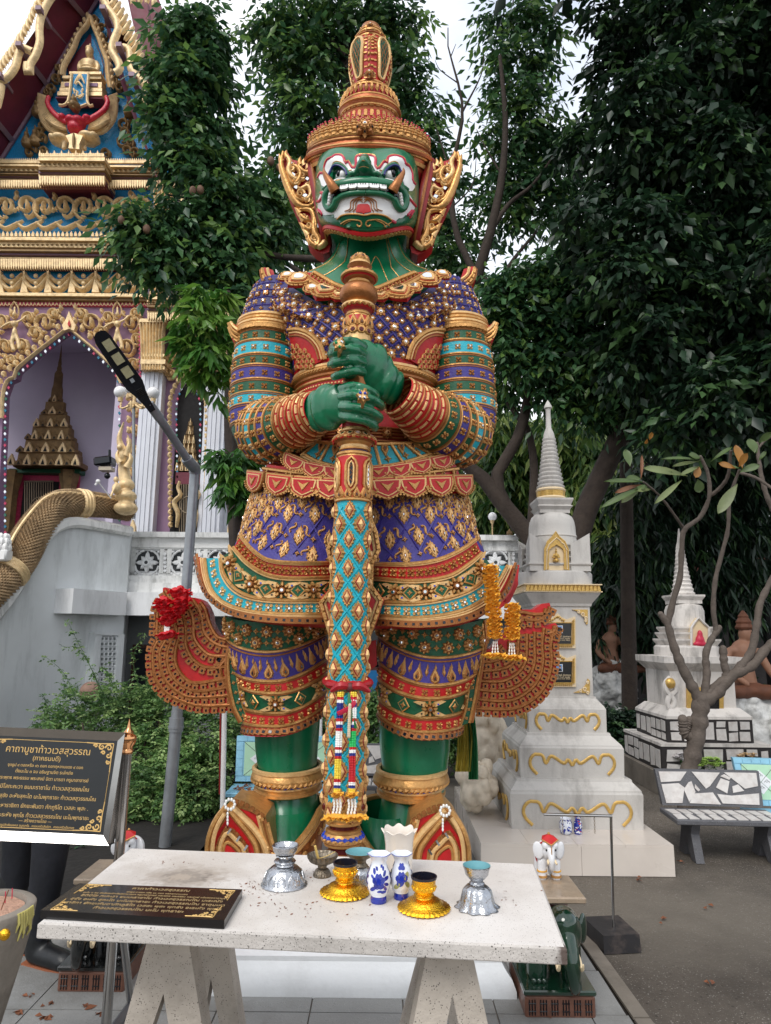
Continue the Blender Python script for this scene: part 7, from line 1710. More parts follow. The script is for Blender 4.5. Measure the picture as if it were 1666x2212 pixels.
def stain(m,P,sc,c,th0,th1,nscale=14,amt=.9):
 t=m.node_tree;b=t.nodes['Principled BSDF'];src=b.inputs['Base Color'].links[0].from_socket;L=t.links.new
 tc=N(t,'ShaderNodeTexCoord');mp=N(t,'ShaderNodeMapping');mp.inputs['Location'].default_value=(-P.x*sc[0],-P.y*sc[1],0);mp.inputs['Scale'].default_value=(sc[0],sc[1],0);L(tc.outputs['Object'],mp.inputs[0])
 ln=N(t,'ShaderNodeVectorMath');ln.operation='LENGTH';L(mp.outputs[0],ln.inputs[0]);ns=N(t,'ShaderNodeTexNoise');ns.inputs['Scale'].default_value=nscale;ns.inputs['Detail'].default_value=7;L(tc.outputs['Object'],ns.inputs['Vector'])
 ad=N(t,'ShaderNodeMath');ad.operation='MULTIPLY_ADD';ad.inputs[1].default_value=1.6;L(ns.outputs['Fac'],ad.inputs[0]);L(ln.outputs['Value'],ad.inputs[2])
 r=N(t,'ShaderNodeValToRGB');e=r.color_ramp.elements;e[0].position=th0;e[0].color=(amt,)*3+(1,);e[1].position=th1;e[1].color=(0,0,0,1)
 k=N(t,'ShaderNodeMath');k.operation='MULTIPLY';k.inputs[1].default_value=.5;L(ad.outputs[0],k.inputs[0]);L(k.outputs[0],r.inputs[0])
 mm=N(t,'ShaderNodeMix');mm.data_type='RGBA';L(r.outputs[0],mm.inputs[0]);L(src,mm.inputs[6]);mm.inputs[7].default_value=(*lin(c),1);L(mm.outputs[2],b.inputs['Base Color'])
P=onz(402,1893,.75);stain(TERR,P,(7,8),(150,136,122),.72,.95,30,.75);stain(TERR,P,(9.5,11),(56,48,46),.66,.80,38,.95);stain(TERR,P+Vector((-.015,-.008,0)),(15,19),(176,158,138),.62,.76,60,.9)
for x,y,k,c in((330,1900,3,(170,160,150)),(980,1900,2.2,(190,182,174)),(690,1960,2.4,(186,178,168)),(470,1860,3,(186,176,164))):stain(TERR,onz(x,y,.75),(k,k*1.6),c,.6,1.0,9,.5)
for x,y,k,c,a in((1480,1990,.9,(138,130,118),.5),(1560,2080,.6,(48,42,36),.3),(1400,2120,.8,(52,44,37),.3),(1330,1930,.7,(128,120,108),.35),(1620,1920,.5,(44,38,33),.3)):stain(CONC,onz(x,y,0),(k,k*1.8),c,.55,1.0,3,a)
stain(TERF,onz(1225,2047,.75),(30,30),(70,50,42),.7,.9,30,.9)
DEB=mat('dry_leaf_bits',(120,74,50),.9,var=.5,vs=50)
mb=MB()
for(x,y,n,sx,sy)in((560,1935,40,70,28),(690,1890,30,60,16),(640,1960,20,90,20),(400,1860,14,90,14),(1100,1930,14,60,40),(770,1975,14,160,18),(540,1915,26,30,16)):
 for _ in range(n):
  P=onz(x+random.gauss(0,sx*.5),y+random.gauss(0,sy*.5),.7515);a_=random.uniform(0,PI);L_=random.uniform(.002,.007);d=Vector((math.cos(a_),math.sin(a_),0))*L_;e=Vector((-d.y,d.x,.3*L_))*.4
  mb.add([P-d,P+e,P+d+Vector((0,0,.001)),P-e],[(0,1,2,3)],DEB)
tag(mb.build('table_debris',None,0),'bits of dry leaf and petals scattered on the white table top','debris',kind='stuff')
# ---- black granite prayer tablet lying on the table
BGR=mat('black_granite',(22,21,22),.2,var=.2,vs=40,spec=.6,rv=.04);GLET=mat('gilt_lettering',(214,176,110),.45,metal=.3,var=.1)
GLED=mat('worn_gilt_lettering',(176,148,104),.5,metal=.2,var=.2,vs=40)
p1,p2,p3,p4=onz(88,1966,.775),onz(485,1988,.775),onz(524,1921,.775),onz(171,1908,.775)
TBL=thing('prayer_tablet',((p1+p3)/2).to_tuple()[:2]+(.75,),'black granite prayer tablet with gilt Thai lettering lying flat on the table','tablet')
mb=MB();mb.poly([p1,p2,p3,p4],BGR,Vector((0,0,-.0235)));mb.build('slab',TBL,0)
ux=((p2-p1).normalized()+(p3-p4).normalized()).normalized();uz=Vector((0,0,1));uy=uz.cross(ux);tc_=(p1+p2+p3+p4)/4
def tabM(dx,dy):P=tc_+ux*dx+uy*dy+Vector((0,0,.0006));return Matrix.Translation(P)@Matrix((ux,uy,uz)).transposed().to_4x4()
H_=((p4-p1).length+(p3-p2).length)/2;W_=((p2-p1).length+(p3-p4).length)/2
TL=[('คาถาท้าวเวสสุวรรณ',.031,.40),('จุดธูป ๙ ดอก หรือ ๑๖ ดอก ดอกกุหลาบแดง',.017,.27),('นะโม ๓ จบ ตั้งจิตระลึกถึงบิดามารดา ครูบาอาจารย์ พระพุทธ พระธรรม พระสงฆ์ แล้วสวดคาถาบูชา',.0155,.18),('อิติปิโส ภะคะวา ยมมะราชาโน ท้าวเวสสุวรรณโณ มะระณัง',.0245,.06),('สุขัง อะหัง สุคะโต นะโมพุทธายะ ท้าวเวสสุวรรณโณ จาตุมะหา',.0245,-.08),('ราชิกา ยักขะพันตาภัทภูริโต เวสสะ พุสะ พุทธัง อะระหัง พุทโธ',.0245,-.22),('ท้าวเวสสุวรรณโณ นะโม พุทธายะ',.0245,-.36)]
for(s_,sz,dy),fw in zip(TL,(.34,.36,.84,.82,.88,.88,.5)):txt(s_,sz,tabM(.01,dy*H_*.92-.006),GLED,TBL,fit=fw*W_)
def corner_orn(mb,M,s,m,h=.0012):
 k=len(mb.v)
 for(x,y,r,a0,sg)in((.16,-.16,.14,0,1),(.42,-.13,.12,1,-1),(.13,-.42,.12,2,1),(.66,-.1,.08,0,1),(.1,-.66,.08,1,-1),(.34,-.34,.08,0,1)):
  ribbon(mb,[(px,py,0)for px,py in spiral(x,y,r,1.2,a0,sg,9)],lambda t:.035*(1-.5*t),h/s,m,Vector((0,0,1)))
 ribbon(mb,[(0,0,0),(.5,-.02,0),(1,0,0)],.02,h/s,m,Vector((0,0,1)));ribbon(mb,[(0,0,0),(.02,-.5,0),(0,-1,0)],.02,h/s,m,Vector((0,0,1)))
 mb.xf(M@Matrix.Diagonal((s,s,s,1)),k)
for sx_,sy_ in((-1,1),(1,1),(1,-1),(-1,-1)):
 mb=MB();corner_orn(mb,tabM(sx_*(W_/2-.03),sy_*(H_/2-.012))@Matrix.Diagonal((-sx_,sy_,1,1)),.085,GLET);mb.build('corner_scroll',TBL,0)
 # ---- vessels
SILV=mat('silver_tin',(178,180,184),.2,metal=1,var=.12,vs=60,bump=.28,bs=130);GOLDV=mat('gilt_tin',(244,186,52),.2,metal=1,var=.1,vs=60,bump=.4,bs=170)
PEWT=mat('tarnished_pewter',(128,118,104),.4,metal=.9,var=.3,vs=50,bump=.4,bs=120);TEAL=mat('teal_dish_lining',(96,150,158),.35,var=.08);NAVC=mat('dark_navy_cup',(18,20,34),.3);PORC=mat('cream_porcelain',(226,216,204),.25,var=.04,vs=6,coat=.4,bump=.12,bs=25);PORW=mat('white_porcelain',(226,230,238),.15,var=.03,coat=.6);COBA=mat('cobalt_glaze',(24,44,150),.15,var=.35,vs=40,coat=.6);LEAFG=mat('olive_glaze',(150,150,96),.3,var=.3,vs=30)
def vessel(nm,px,ybot,prof,label,cat,seg=36,k=None,ms=None,m=SILV,lobes=0,amp=0.,inner=None,zt_=.7505,rng_l=None):
 """prof: (half width in picture units, height in picture units above the base)"""
 P=onz(px,ybot,zt_);s=mpp(px,ybot,P.y);t=thing(nm,P,label,cat)
 t['_s']=s;return t,P,s
def lobed(mb,prof,c,m,seg,lobes,amp):mb.lathe(prof,c,m,seg,lobes=lobes,amp=amp)
# silver pedestal bowl
t,P,s=vessel('silver_bowl',614,1911,None,'silver embossed offering bowl with a bell foot, leftmost on the table','bowl')
mb=MB();ZK=.80;h=lambda L_:[(r*s,y*s*ZK)for r,y in L_]
mb.lathe(h([(49,0),(50,3),(46,8),(43,22),(37,36),(28,46),(20,50),(18,56)]),P,SILV,48,lobes=24,amp=.012);mb.build('bowl_foot',t)
mb=MB();mb.lathe(h([(22,56),(24,60),(21,64),(12,66),(12,70),(20,73),(18,76)]),P,SILV,32);mb.build('bowl_stem',t)
mb=MB();mb.lathe(h([(12,76),(22,80),(26,88),(27,97),(29,100),(28,101),(25,98),(22,88),(10,83),(0,82)]),P,SILV,40);mb.build('cup',t)
for k in range(12):
 a=2*PI*k/12;mb=MB()
 for q,sc_ in enumerate((1,.62)):ribbon(mb,[(x*sc_,y*sc_,0)for x,y in((-.8,-1),(-.9,0),(-.5,.7),(0,1.2),(.5,.7),(.9,0),(.8,-1))],.14,.25,SILV,Vector((0,0,1)))
 n_v=Vector((math.cos(a),math.sin(a),.38)).normalized();T=Vector((-math.sin(a),math.cos(a),0));V=n_v.cross(T)
 M=Matrix.Translation(P+Vector((math.cos(a)*41*s,math.sin(a)*41*s,17*s)))@Matrix((T,V,n_v)).transposed().to_4x4()@Matrix.Scale(9.5*s,4);mb.xf(M);mb.build('embossed_petal',t,30)
 # pewter bowl with a stick of candle
ZK=.82;t,P,s=vessel('pewter_bowl',696,1892,None,'tarnished fluted pewter bowl holding a yellow candle stub','bowl')
mb=MB();mb.lathe(h([(19,0),(19,5),(14,16),(9,20),(10,28),(16,30),(27,37),(32,47),(33,53),(30,53),(25,42),(12,34),(0,32)]),P,PEWT,72,lobes=24,amp=.035);mb.build('fluted_bowl',t)
WAX=mat('yellow_wax',(224,190,110),.5);mb=MB();mb.tube([P+Vector((-.01,-.01,28*s)),P+Vector((-.026,-.02,64*s))],.0045,WAX,8);mb.build('candle_stub',t)
mb=MB();mb.tube(smoothline([P+Vector((-.02,-.01,36*s)),P+Vector((.01,-.02,42*s)),P+Vector((.045,0,49*s))],8),.0012,WAX,5);mb.tube([P+Vector((-.03,.01,43*s)),P+Vector((.02,.02,46*s))],.0015,PEWT,5);mb.build('twig',t)
# teal-lined dish on silver foot
ZK=.81;t,P,s=vessel('pedestal_dish',777,1904,None,'teal lined pedestal dish on a silver embossed foot behind the vases','dish')
mb=MB();mb.lathe(h([(30,0),(31,4),(28,22),(22,34),(15,38),(14,40)]),P,SILV,48,lobes=12,amp=.03);mb.build('dish_foot',t)
mb=MB();mb.lathe(h([(18,40),(16,42),(13,48),(15,56),(24,62),(30,70),(31.5,75),(30,75.5),(26,70),(12,66),(0,65)]),P,None,40,ms=[PEWT]*6+[TEAL]*4);mb.build('dish',t)
# gilt candle cups
def gcup(px,yb,label):
 global ZK;ZK=.72
 t,P,s=vessel('gilt_cup',px,yb,None,label,'cup');t['group']='gilt candle cups on the table'
 mb=MB();mb.lathe(h([(48,2),(51,4),(49,9),(44,12),(36,17),(33,23),(27,27),(16,29),(15,33)]),P,GOLDV,90,lobes=30,amp=lambda z:.035 if z<10*s else .0);mb.build('flared_foot',t,50)
 mb=MB();mb.lathe(h([(16,33),(20,37),(16,41),(20,46),(23,50),(23,74),(25,78),(26,84),(23,84),(22,60),(0,58)]),P,None,40,ms=[GOLDV]*6+[NAVC]*4);mb.build('cup',t)
 mb=MB()
 for k in range(14):a=2*PI*k/14;mb.sph(P+Vector((math.cos(a)*23*s,math.sin(a)*23*s,45*s)),(5*s,5*s,5*s),GOLDV,7,5)
 mb.build('embossing',t,kind='stuff')
gcup(745,1930,'gilt candle cup left of the blue vases');gcup(916,1964,'gilt candle cup nearest the table front, right of the vases')
# silver lotus cup on the right
ZK=.88;t,P,s=vessel('silver_cup',1031,1960,None,'silver cup on an upturned lotus foot, rightmost on the table','cup')
mb=MB();mb.lathe(h([(44,0),(47,2),(38,10),(35,22),(31,40),(22,50),(14,54)]),P,SILV,80,lobes=10,amp=lambda z:.07 if z<6*s else .03);mb.build('lotus_foot',t,60)
mb=MB();mb.lathe(h([(15,53),(17,56),(13,60),(15,64),(19,68),(25,76),(27,86),(30,94),(30,97),(28,96),(22,88),(10,84),(0,84)]),P,None,40,ms=[SILV]*8+[TEAL]*4);mb.build('cup',t)
# vases
def vase(px,yb,sc_,label,wine=False):
 t,P,s=vessel('porcelain_vase',px,yb,None,label,'vase');s*=sc_
 pr_=[(17,0),(18,3),(17,12),(16,15),(21,22),(25,38),(26,52),(22,70),(17,84),(16,90),(19,100),(25,108),(24,109),(17,100),(14,88),(0,60)]
 mb=MB();mb.lathe([(r*s,y*s*.9)for r,y in pr_],P,None,48,ms=[COBA]*3+[PORW]*8+[COBA]+[PORW]*3,lobes=6,amp=lambda z:.06 if z>90*s else .0);mb.build('vase_body',t,60)
 V=Lath([(r*s,y*s*.9)for r,y in pr_[:12]],P)
 mb=MB()
 def blob(u,v,r,m,ang=0,asp=1.6):
  F_=V.frame(u,v,.0006,RAD(ang),1);pts=[F_@Vector((math.cos(a)*r*asp,math.sin(a)*r,-abs(math.cos(a)*r*asp)**2*8))for a in fr(0,2*PI*9/10,10)];mb.add(pts,[tuple(range(10))],m)
 for u0 in(0,118,-118):
  for k in range(5 if not wine else 4):a=360*k/5+20;blob(u0+11*math.cos(RAD(a)),6+.55*math.sin(RAD(a)),.0115,COBA,a,1.25)
  if wine:
   for k in range(3):a=90+120*k;blob(u0+7*math.cos(RAD(a)),7.75+.35*math.sin(RAD(a)),.0075,COBA,a,1.2)
   for(du,v,a)in((28,6.5,60),(32,5.2,-50),(-26,4.9,40)):blob(u0+du,v,.007,LEAFG,a,2)
  else:
   for(du,v,r,a)in((34,7,.005,60),(38,6.4,.006,20),(30,7.7,.004,80),(40,5.6,.005,-20),(33,5.0,.005,-50),(-28,7.3,.005,110),(-34,6.6,.004,140),(-30,4.9,.006,30),(20,8.1,.004,90),(26,4.5,.005,0),(5,4.6,.004,10),(-14,7.7,.004,110)):blob(u0+du,v,r,COBA,a,2.1)
 mb.build('painted_flower',t,0)
vase(818,1948,1.0,'blue and white porcelain vase with a dense cobalt flower pattern');vase(867,1940,.93,'blue and white porcelain vase with three blossoms, right of the other',True)
t,P,s=vessel('cream_vase',862,1892,None,'large cream vase with a wavy rim behind the blue vases','vase')
mb=MB();mb.lathe([(r*s,y*s*.93)for r,y in[(26,0),(28,8),(29,40),(30,70),(33,90),(38,101),(36,102),(31,88),(27,40),(0,10)]],P,PORC,64,lobes=8,amp=lambda z:.05 if z>84*s else .004)
k=len(mb.v);mb.v=[(x,y,z+(.005*math.cos(8*math.atan2(y-P.y,x-P.x))if z>P.z+84*s else 0))for x,y,z in mb.v];mb.build('vase_body',t,60)
# ================================================================ memorial chedis
CHM=mat('pale_granite_wash',(196,192,186),.65,var=.06,vs=2.5,bump=.12,bs=60,spk=[(300,.36,(120,118,114))],dirt=.6,ds=6,dcol=(104,98,92),dz=.22);TILEM=mat('cream_marble_tile',(212,202,192),.3,var=.06,vs=1.6,dirt=.25,ds=1.5,dcol=(150,138,126));CREAM=mat('cream_niche',(226,204,166),.55,var=.06);CGOLD=mat('chedi_gold',(204,166,92),.35,metal=.45,var=.15,vs=30,bump=.3,bs=80)
def chedi_frame(apx,apy,AY):return at(apx,apy,AY).x
AXX,AY=at(1192,1128,5.92).x,5.92
def sqp(px,py,side=1):
 hw=.5
 for _ in range(20):P=at(px,py,AY-hw);hw=abs(P.x-AXX)
 return hw,P.z
def rdp(hwpx,py):return hwpx*mpp(1190,py,AY),at(1190,py,AY).z
CH=thing('memorial_chedi',(AXX,AY,0),'tall pale memorial chedi with gold trim on a cream tiled platform, right of the statue','stupa')
R45=PI/4;r2=math.sqrt(2)
def sq(mb,prof,m,c=None,ms=None):mb.lathe([(r*r2,z)for r,z in prof],c or(AXX,AY,0),m,4,rot=R45,ms=ms)
p_fl=onz(1039,1822,.2);p_fr=onz(1468,1835,.2);px0,px1,py0,py1=p_fl.x,p_fr.x,p_fl.y,AY*2-p_fl.y+.1
mb=MB();mb.bb((px0+.01,py0+.01,0),(px1-.01,py1,.185),MATS['kerb_concrete']);mb.build('platform_core',CH,0)
for i in range(4):
 for j in range(4):
  xa,xb=px0+(px1-px0)*i/4,px0+(px1-px0)*(i+1)/4;ya,yb=py0+(py1-py0)*j/4,py0+(py1-py0)*(j+1)/4;mb=MB();mb.bb((xa+.001,ya+.001,.185),(xb-.001,yb-.001,.2),TILEM);mb.build('platform_tile',CH,0)
 if i<2:xa,xb=(px0,px0+(px1-px0)*.52)if i==0 else(px0+(px1-px0)*.52,px1);mb=MB();mb.bb((xa+.001,py0-.001,0),(xb-.001,py0+.0095,.1845),TILEM);mb.build('riser_tile',CH,0)
 mb=MB();ya,yb=py0+(py1-py0)*i/4,py0+(py1-py0)*(i+1)/4;mb.bb((px0-.001,ya+.002,0),(px0+.0095,yb-.001,.1845),TILEM);mb.build('riser_tile',CH,0)
tiers=[[(1391,1804),(1390,1718),(1387,1713),(1386,1709),(1366,1690),(1364,1684)],[(1349,1681),(1348,1618),(1345,1614),(1344,1611),(1320,1590),(1318,1584)],[(1311,1583),(1309.5,1533),(1307,1529),(1306,1527),(1288,1509),(1287,1505)]]
zprev=.2
for i,T in enumerate(tiers):
 P=[sqp(*q)for q in T];P[0]=(P[0][0],zprev);
 mb=MB();sq(mb,P,CHM);mb.build('tier',CH,0);zprev=P[-1][1]
 hw,z0,z1_=max(P[0][0],P[1][0])+.002,P[0][1],P[1][1];H=z1_-z0
 g=MB();L_=.78*hw;pts=[(-L_*.86,.12),(-L_*1.0,.35),(-L_*1.02,.6),(-L_*.9,.8),(-L_*.74,.78),(-L_*.64,.5),(-L_*.5,.74),(-L_*.2,.5),(-L_*.1,.62),(0,.42)]
 for s in(1,-1):
  ribbon(g,[(AXX+(x if s>0 else-x),AY-hw-.0005,z0+y*H)for x,y in smoothline(pts,44)],lambda t:.012,.004,CGOLD)
 o=g.build('gold_cloud_line',CH);
 g=MB();g.tube([(AXX-hw-.002,AY+x,z0+y*H)for x,y in smoothline(pts,40)],.011,CGOLD,6);g.tube([(AXX-hw-.002,AY-x,z0+y*H)for x,y in smoothline(pts,40)],.011,CGOLD,6);g.build('gold_cloud_line',CH)
sh0=sqp(1281,1503);sh1=sqp(1275,1310);SHW=(sh0[0]+sh1[0])/2
mb=MB();sq(mb,[(SHW,zprev),(SHW,sh1[1])],CHM);mb.build('shaft',CH,0)
mb=MB();c_=[sqp(1279,1308),sqp(1279,1304),sqp(1297,1283)];sq(mb,[(SHW+.01,sh1[1]),c_[1],c_[2],(c_[2][0],c_[2][1]+.012)],CHM);mb.build('cornice',CH,0)
gz0=c_[2][1]+.012;gh=sqp(1297,1262);mb=MB();sq(mb,[(gh[0]-.005,gz0),(gh[0]-.005,gh[1]-.008)],CGOLD);sq(mb,[(gh[0]+.012,gz0),(gh[0]+.012,gz0+.008)],CREAM);sq(mb,[(gh[0]+.012,gh[1]-.008),(gh[0]+.012,gh[1])],CREAM);mb.build('gold_band',CH,0)
for k in range(19):
 x=AXX-gh[0]+(k+.5)*2*gh[0]/19
 for f,(ox,oy)in enumerate(((x,AY-gh[0]),)):g=MB();w_=gh[0]/19*.95;z=gz0+.008;hh=gh[1]-gz0-.018;g.poly([Vector((ox+a*w_,oy-.004,z+b*hh))for a,b in((-1,0),(1,0),(.7,.5),(0,1),(-.7,.5))],CGOLD,Vector((0,-.012,0)));g.build('gold_leaf',CH,0)
 # round base and stepped drum
zc=gh[1]
def rz_(lst):return[rdp(r,y)for r,y in lst]
B0=rz_([(80,1252),(80,1243),(78,1239)]);B0[0]=(B0[0][0],zc);mb=MB();mb.lathe(B0+[(.05,B0[-1][1])],(AXX,AY,0),CHM,40);mb.build('round_base',CH)
zb=B0[-1][1];steps=[(66,1222,1238),(60,1207,1222),(56,1194,1207),(53,1180,1194)];zp=zb
for r,yt,yb in steps:
 R_,z=rdp(r,yt);mb=MB();sq(mb,[(R_*.88,zp),(R_*.9,zp+(z-zp)*.4),(R_,z-.012),(R_,z)],CHM);mb.build('drum_step',CH,0);zp=z
dr=rz_([(51,1178),(51,1168),(50,1163),(52,1162),(50,1157),(49,1140),(47,1128),(43,1119),(36,1113),(30,1111)]);dr[0]=(dr[0][0],zp);mb=MB();mb.lathe(dr,(AXX,AY,0),CHM,36);mb.build('bell',CH)
hk=rz_([(34,1113),(34,1106),(40,1099),(36,1096),(41,1086),(41,1082)]);mb=MB();sq(mb,[(r*.93,z)for r,z in hk],CHM);mb.build('harmika',CH,0)
mb=MB();zz=hk[-1][1];q=rz_([(30,1080),(32,1078),(30,1075)]);q[0]=(q[0][0],zz);mb.lathe(q,(AXX,AY,0),CREAM,30);q=rz_([(29,1075),(30,1063)]);mb.lathe(q,(AXX,AY,0),CGOLD,30,lobes=15,amp=.03);q=rz_([(31,1063),(32,1060),(29,1057)]);mb.lathe(q,(AXX,AY,0),CREAM,30);mb.build('lotus_band',CH)
y=1057;r=29.5
for k in range(13):
 h_=9.3-k*.12;q=rz_([(r*.93,y),(r,y-h_*.35),(r*1.0,y-h_*.6),(r*.86,y-h_*.75),(r*.86,y-h_)]);mb=MB();mb.lathe(q,(AXX,AY,0),CHM,26);mb.build('spire_ring',CH);y-=h_;r*=.942
q=rz_([(r*.9,y),(11,y-8),(6,925),(5,890),(6,884),(9,882),(8,878),(4,870),(0,864)]);mb=MB();mb.lathe(q,(AXX,AY,0),CHM,20);mb.build('spire_tip',CH)
# antefix corners and niches
for sx in(-1,1):
 for sy in(-1,1):
  R_,z0=rdp(70,1238)[0]*.9,zb;z1_=rdp(0,1160)[1];g=MB();d_=.16
  for f in range(1):g.add([(AXX+sx*x,AY+sy*y,z)for x,y,z in((R_,R_,z0),(R_-d_,R_,z0),(R_,R_-d_,z0),(R_,R_,z1_),(R_-d_,R_,z0+(z1_-z0)*.7),(R_,R_-d_,z0+(z1_-z0)*.7))],[(0,1,4,3),(0,3,5,2),(1,2,5,4),(3,4,5)],CHM)
  g.build('corner_leaf',CH,0)
def onface(px,py,hw):return at(px,py,AY-hw)
c4=crop(1800,1500,1272);NH_=rdp(66,1230)[0]*.96
nc=[(483,1010),(485,900),(500,860),(525,835),(543,808),(560,835),(590,860),(607,900),(610,1010)]
g=MB();g.poly([onface(*c4(x,y),NH_)for x,y in nc],CREAM,Vector((0,.25,0)));g.build('niche_block',CH,30)
g=MB();inner=[(503,1005),(503,920),(520,890),(547,875),(572,890),(588,920),(588,1005)];N1=[onface(*c4(x,y),NH_+.012)for x,y in nc];I1=[onface(*c4(x,y),NH_+.012)for x,y in[inner[0],inner[1],(508,900),inner[2],inner[3],inner[4],(582,900),inner[5],inner[6]]]
g.add(N1+I1,[(i,i+1,9+i+1,9+i)for i in range(8)],CGOLD)
for L2 in(N1,I1):g.tube(L2,.006,CGOLD,5)
for k in range(8):a_=(N1[k]+I1[k])/2;b_=(N1[k+1]+I1[k+1])/2;g.tube([a_+Vector((0,-.004,0)),b_+Vector((.006,-.004,.004))],.005,CREAM,4)
g.build('gold_arch',CH,30)
s_=lambda x,y,rx,ry,rz,d=.02:('s',onface(*c4(x,y),NH_+d),(rx*.00115,ry,rz*.00115));t_=lambda p,r:('t',[onface(*c4(*q),NH_+.025)for q in p],r)
fuse('niche_deity',[s_(544,960,24,.03,12),s_(544,935,13,.025,22),s_(544,913,8,.02,9),s_(544,900,5,.015,9),t_([(533,928),(524,945),(540,942)],.006),t_([(556,928),(564,945),(548,942)],.006)],CGOLD,CH,vox=.004,smooth_it=1)
# memorial plates on the shaft
c8=crop(2100,2350,400)
random.seed(5)
for k,(yo,scn)in enumerate(((0,0),(640,1))):
 FR=[(230,520),(345,500),(425,450),(500,385),(565,450),(650,490),(795,440),(795,965),(230,965)]
 FR=[(x+(8 if k else 0),y+yo)for x,y in FR];fc=505
 g=MB();hw=SHW+.0;g.poly([onface(*c8(x,y),hw)for x,y in FR],CREAM,Vector((0,-.016,0)));
 FI=[(x,y)for x,y in((250,545+yo),(735+8*k,545+yo),(735+8*k,905+yo),(250,905+yo))]
 g.poly([onface(*c8(x,y),hw+.017)for x,y in FI],BGR,Vector((0,-.001,0)))
 o=g.build('memorial_plate',CH,0)
 g=MB();
 for i in range(16):t0=i/16;x=770+6*k;y=500+yo+420*t0;g.tube([onface(*c8(x-20,y+22),hw+.018),onface(*c8(x,y+8),hw+.022),onface(*c8(x+16,y-8),hw+.018)],.005,CGOLD,5)
 for i in range(16):x=250+i*32;g.tube([onface(*c8(x,950+yo),hw+.018),onface(*c8(x+12,925+yo),hw+.022),onface(*c8(x+24,915+yo),hw+.018)],.005,CGOLD,5)
 for i in range(9):x=370+i*30;yy=520+yo-70*math.exp(-((x-505)/70)**2);g.tube([onface(*c8(x-8,yy+10),hw+.018),onface(*c8(x,yy-8),hw+.022),onface(*c8(x+12,yy-20),hw+.018)],.006,CGOLD,5)
 g.tube([onface(*c8(x,y),hw+.02)for x,y in FI],.006,CGOLD,5,closed=True);g.build('gilt_frame',CH,30)
 PHB=mat('photo_blue',(110,150,200),.4);SKIN_=mat('photo_skin',(186,140,116),.6);SUIT=mat('photo_suit',(20,20,28),.6)
 ex=[(450,1),]if not k else[(440,1)]
 g=MB();q=[(425,590+yo),(590,590+yo),(590,715+yo),(425,715+yo)];g.poly([onface(*c8(x,y),hw+.019)for x,y in q],WHITEP,Vector((0,-.001,0)));q=[(432,597+yo),(582,597+yo),(582,708+yo),(432,708+yo)];g.poly([onface(*c8(x,y),hw+.0205)for x,y in q],PHB,Vector((0,-.0008,0)))
 for cx in((470,545)if k else(545,)):
  g.poly([onface(*c8(cx+34*a,706+yo-42*b),hw+.022)for a,b in((-1,0),(1,0),(.8,.7),(.3,1),(-.3,1),(-.8,.7))],SUIT,Vector((0,-.0006,0)));g.poly([onface(*c8(cx+17*math.cos(a),640+yo+24*math.sin(a)),hw+.023)for a in fr(0,5.6,10)],SKIN_,Vector((0,-.0006,0)));g.poly([onface(*c8(cx+19*math.cos(a),630+yo+17*math.sin(a)),hw+.0238)for a in fr(PI,2*PI,8)],SUIT,Vector((0,-.0006,0)))
 g.build('portrait_photo',CH,0)
 for j,(s2,yy)in enumerate((('นายสมหมาย สุขสวัสดิ์' if 0 else 'อาจารย์ สุขเกษม',785),('ชาตะ ๙ ส.ค. ๒๔๗๒',815),('มรณะ ๓ มิ.ย. ๒๕๔๕',842))):
  P=onface(*c8(590,yy+yo),hw+.019);txt(s2,.020 if j==0 else .016,Matrix.Translation(P)@Matrix.Rotation(PI/2,4,'X'),CREAM,CH)
for pts in([(740,325),(1000,325),(1000,560),(975,575),(960,480),(900,400),(820,350)],[(770,1700),(1035,1710),(1035,1500),(1000,1470),(975,1560),(920,1630),(850,1675)]):
 g=MB();g.poly([onface(*c8(x,y),SHW)for x,y in pts],CGOLD,Vector((0,-.012,0)));g.build('corner_ornament',CH,0)
 cx,cy=(930,400)if pts[0][1]<600 else(960,1640)
 g=MB()
 for q in((0,0,40),(50,60,30),(-70,-40 if pts[0][1]<600 else 30,26),(45,-110 if pts[0][1]>600 else 110,22)):ribbon(g,[onface(*c8(x,y),SHW+.012)for x,y in spiral(cx+q[0],cy+q[1],q[2],1.2,1,1,10)],.006,.008,CREAM)
 g.build('scroll_relief',CH,30)
 # second chedi, weathered, further right
CH2M=mat('weathered_chedi',(214,208,202),.75,var=.1,vs=3,bump=.3,bs=40,dirt=.85,ds=6,dcol=(70,64,58),dz=.25);MOSB=mat('dark_grout',(44,40,40),.8,var=.2,vs=20);MOSW=mat('white_marble_shard',(204,200,196),.35,var=.12,vs=14,dirt=.5,ds=12,dcol=(150,130,120))
ax2=(1500,1400);AY2=8.1;X2=(at(1511,1640,AY2-.6).x+at(1484,1200,AY2).x)/2+.06
C2=thing('weathered_chedi',(X2,AY2,0),'smaller weathered chedi with marble shard base, behind the bare frangipani at the right','stupa')
def sq2(px,py):
 hw=.6
 for _ in range(20):P=at(px,py,AY2-hw);hw=(1511-px)*mpp(px,py,AY2-hw)
 return hw,P.z
def rd2(r,py):return r*mpp(1490,py,AY2),at(1490,py,AY2).z
def sqb(prof,m,nm):mb=MB();mb.lathe([(r*r2,z)for r,z in prof],(X2,AY2,0),m,4,rot=R45);mb.build(nm,C2,0);return prof
w0=sq2(1392,1668);w1=sq2(1394,1612);w2=sq2(1420,1586);w3=sq2(1419,1617-0);
sl=sq2(1380,1700);sqb([(w0[0]*1.1,0),(w0[0]*1.1,w0[1])],MATS['kerb_concrete'],'ground_step')
sqb([(w0[0],w0[1]),(w0[0],w1[1])],MOSB,'mosaic_tier');sqb([(w0[0]*1.01,w1[1]),(w0[0]*1.01,w1[1]+.03),(w0[0]*.84,sq2(1418,1604)[1])],CH2M,'sloped_ledge')
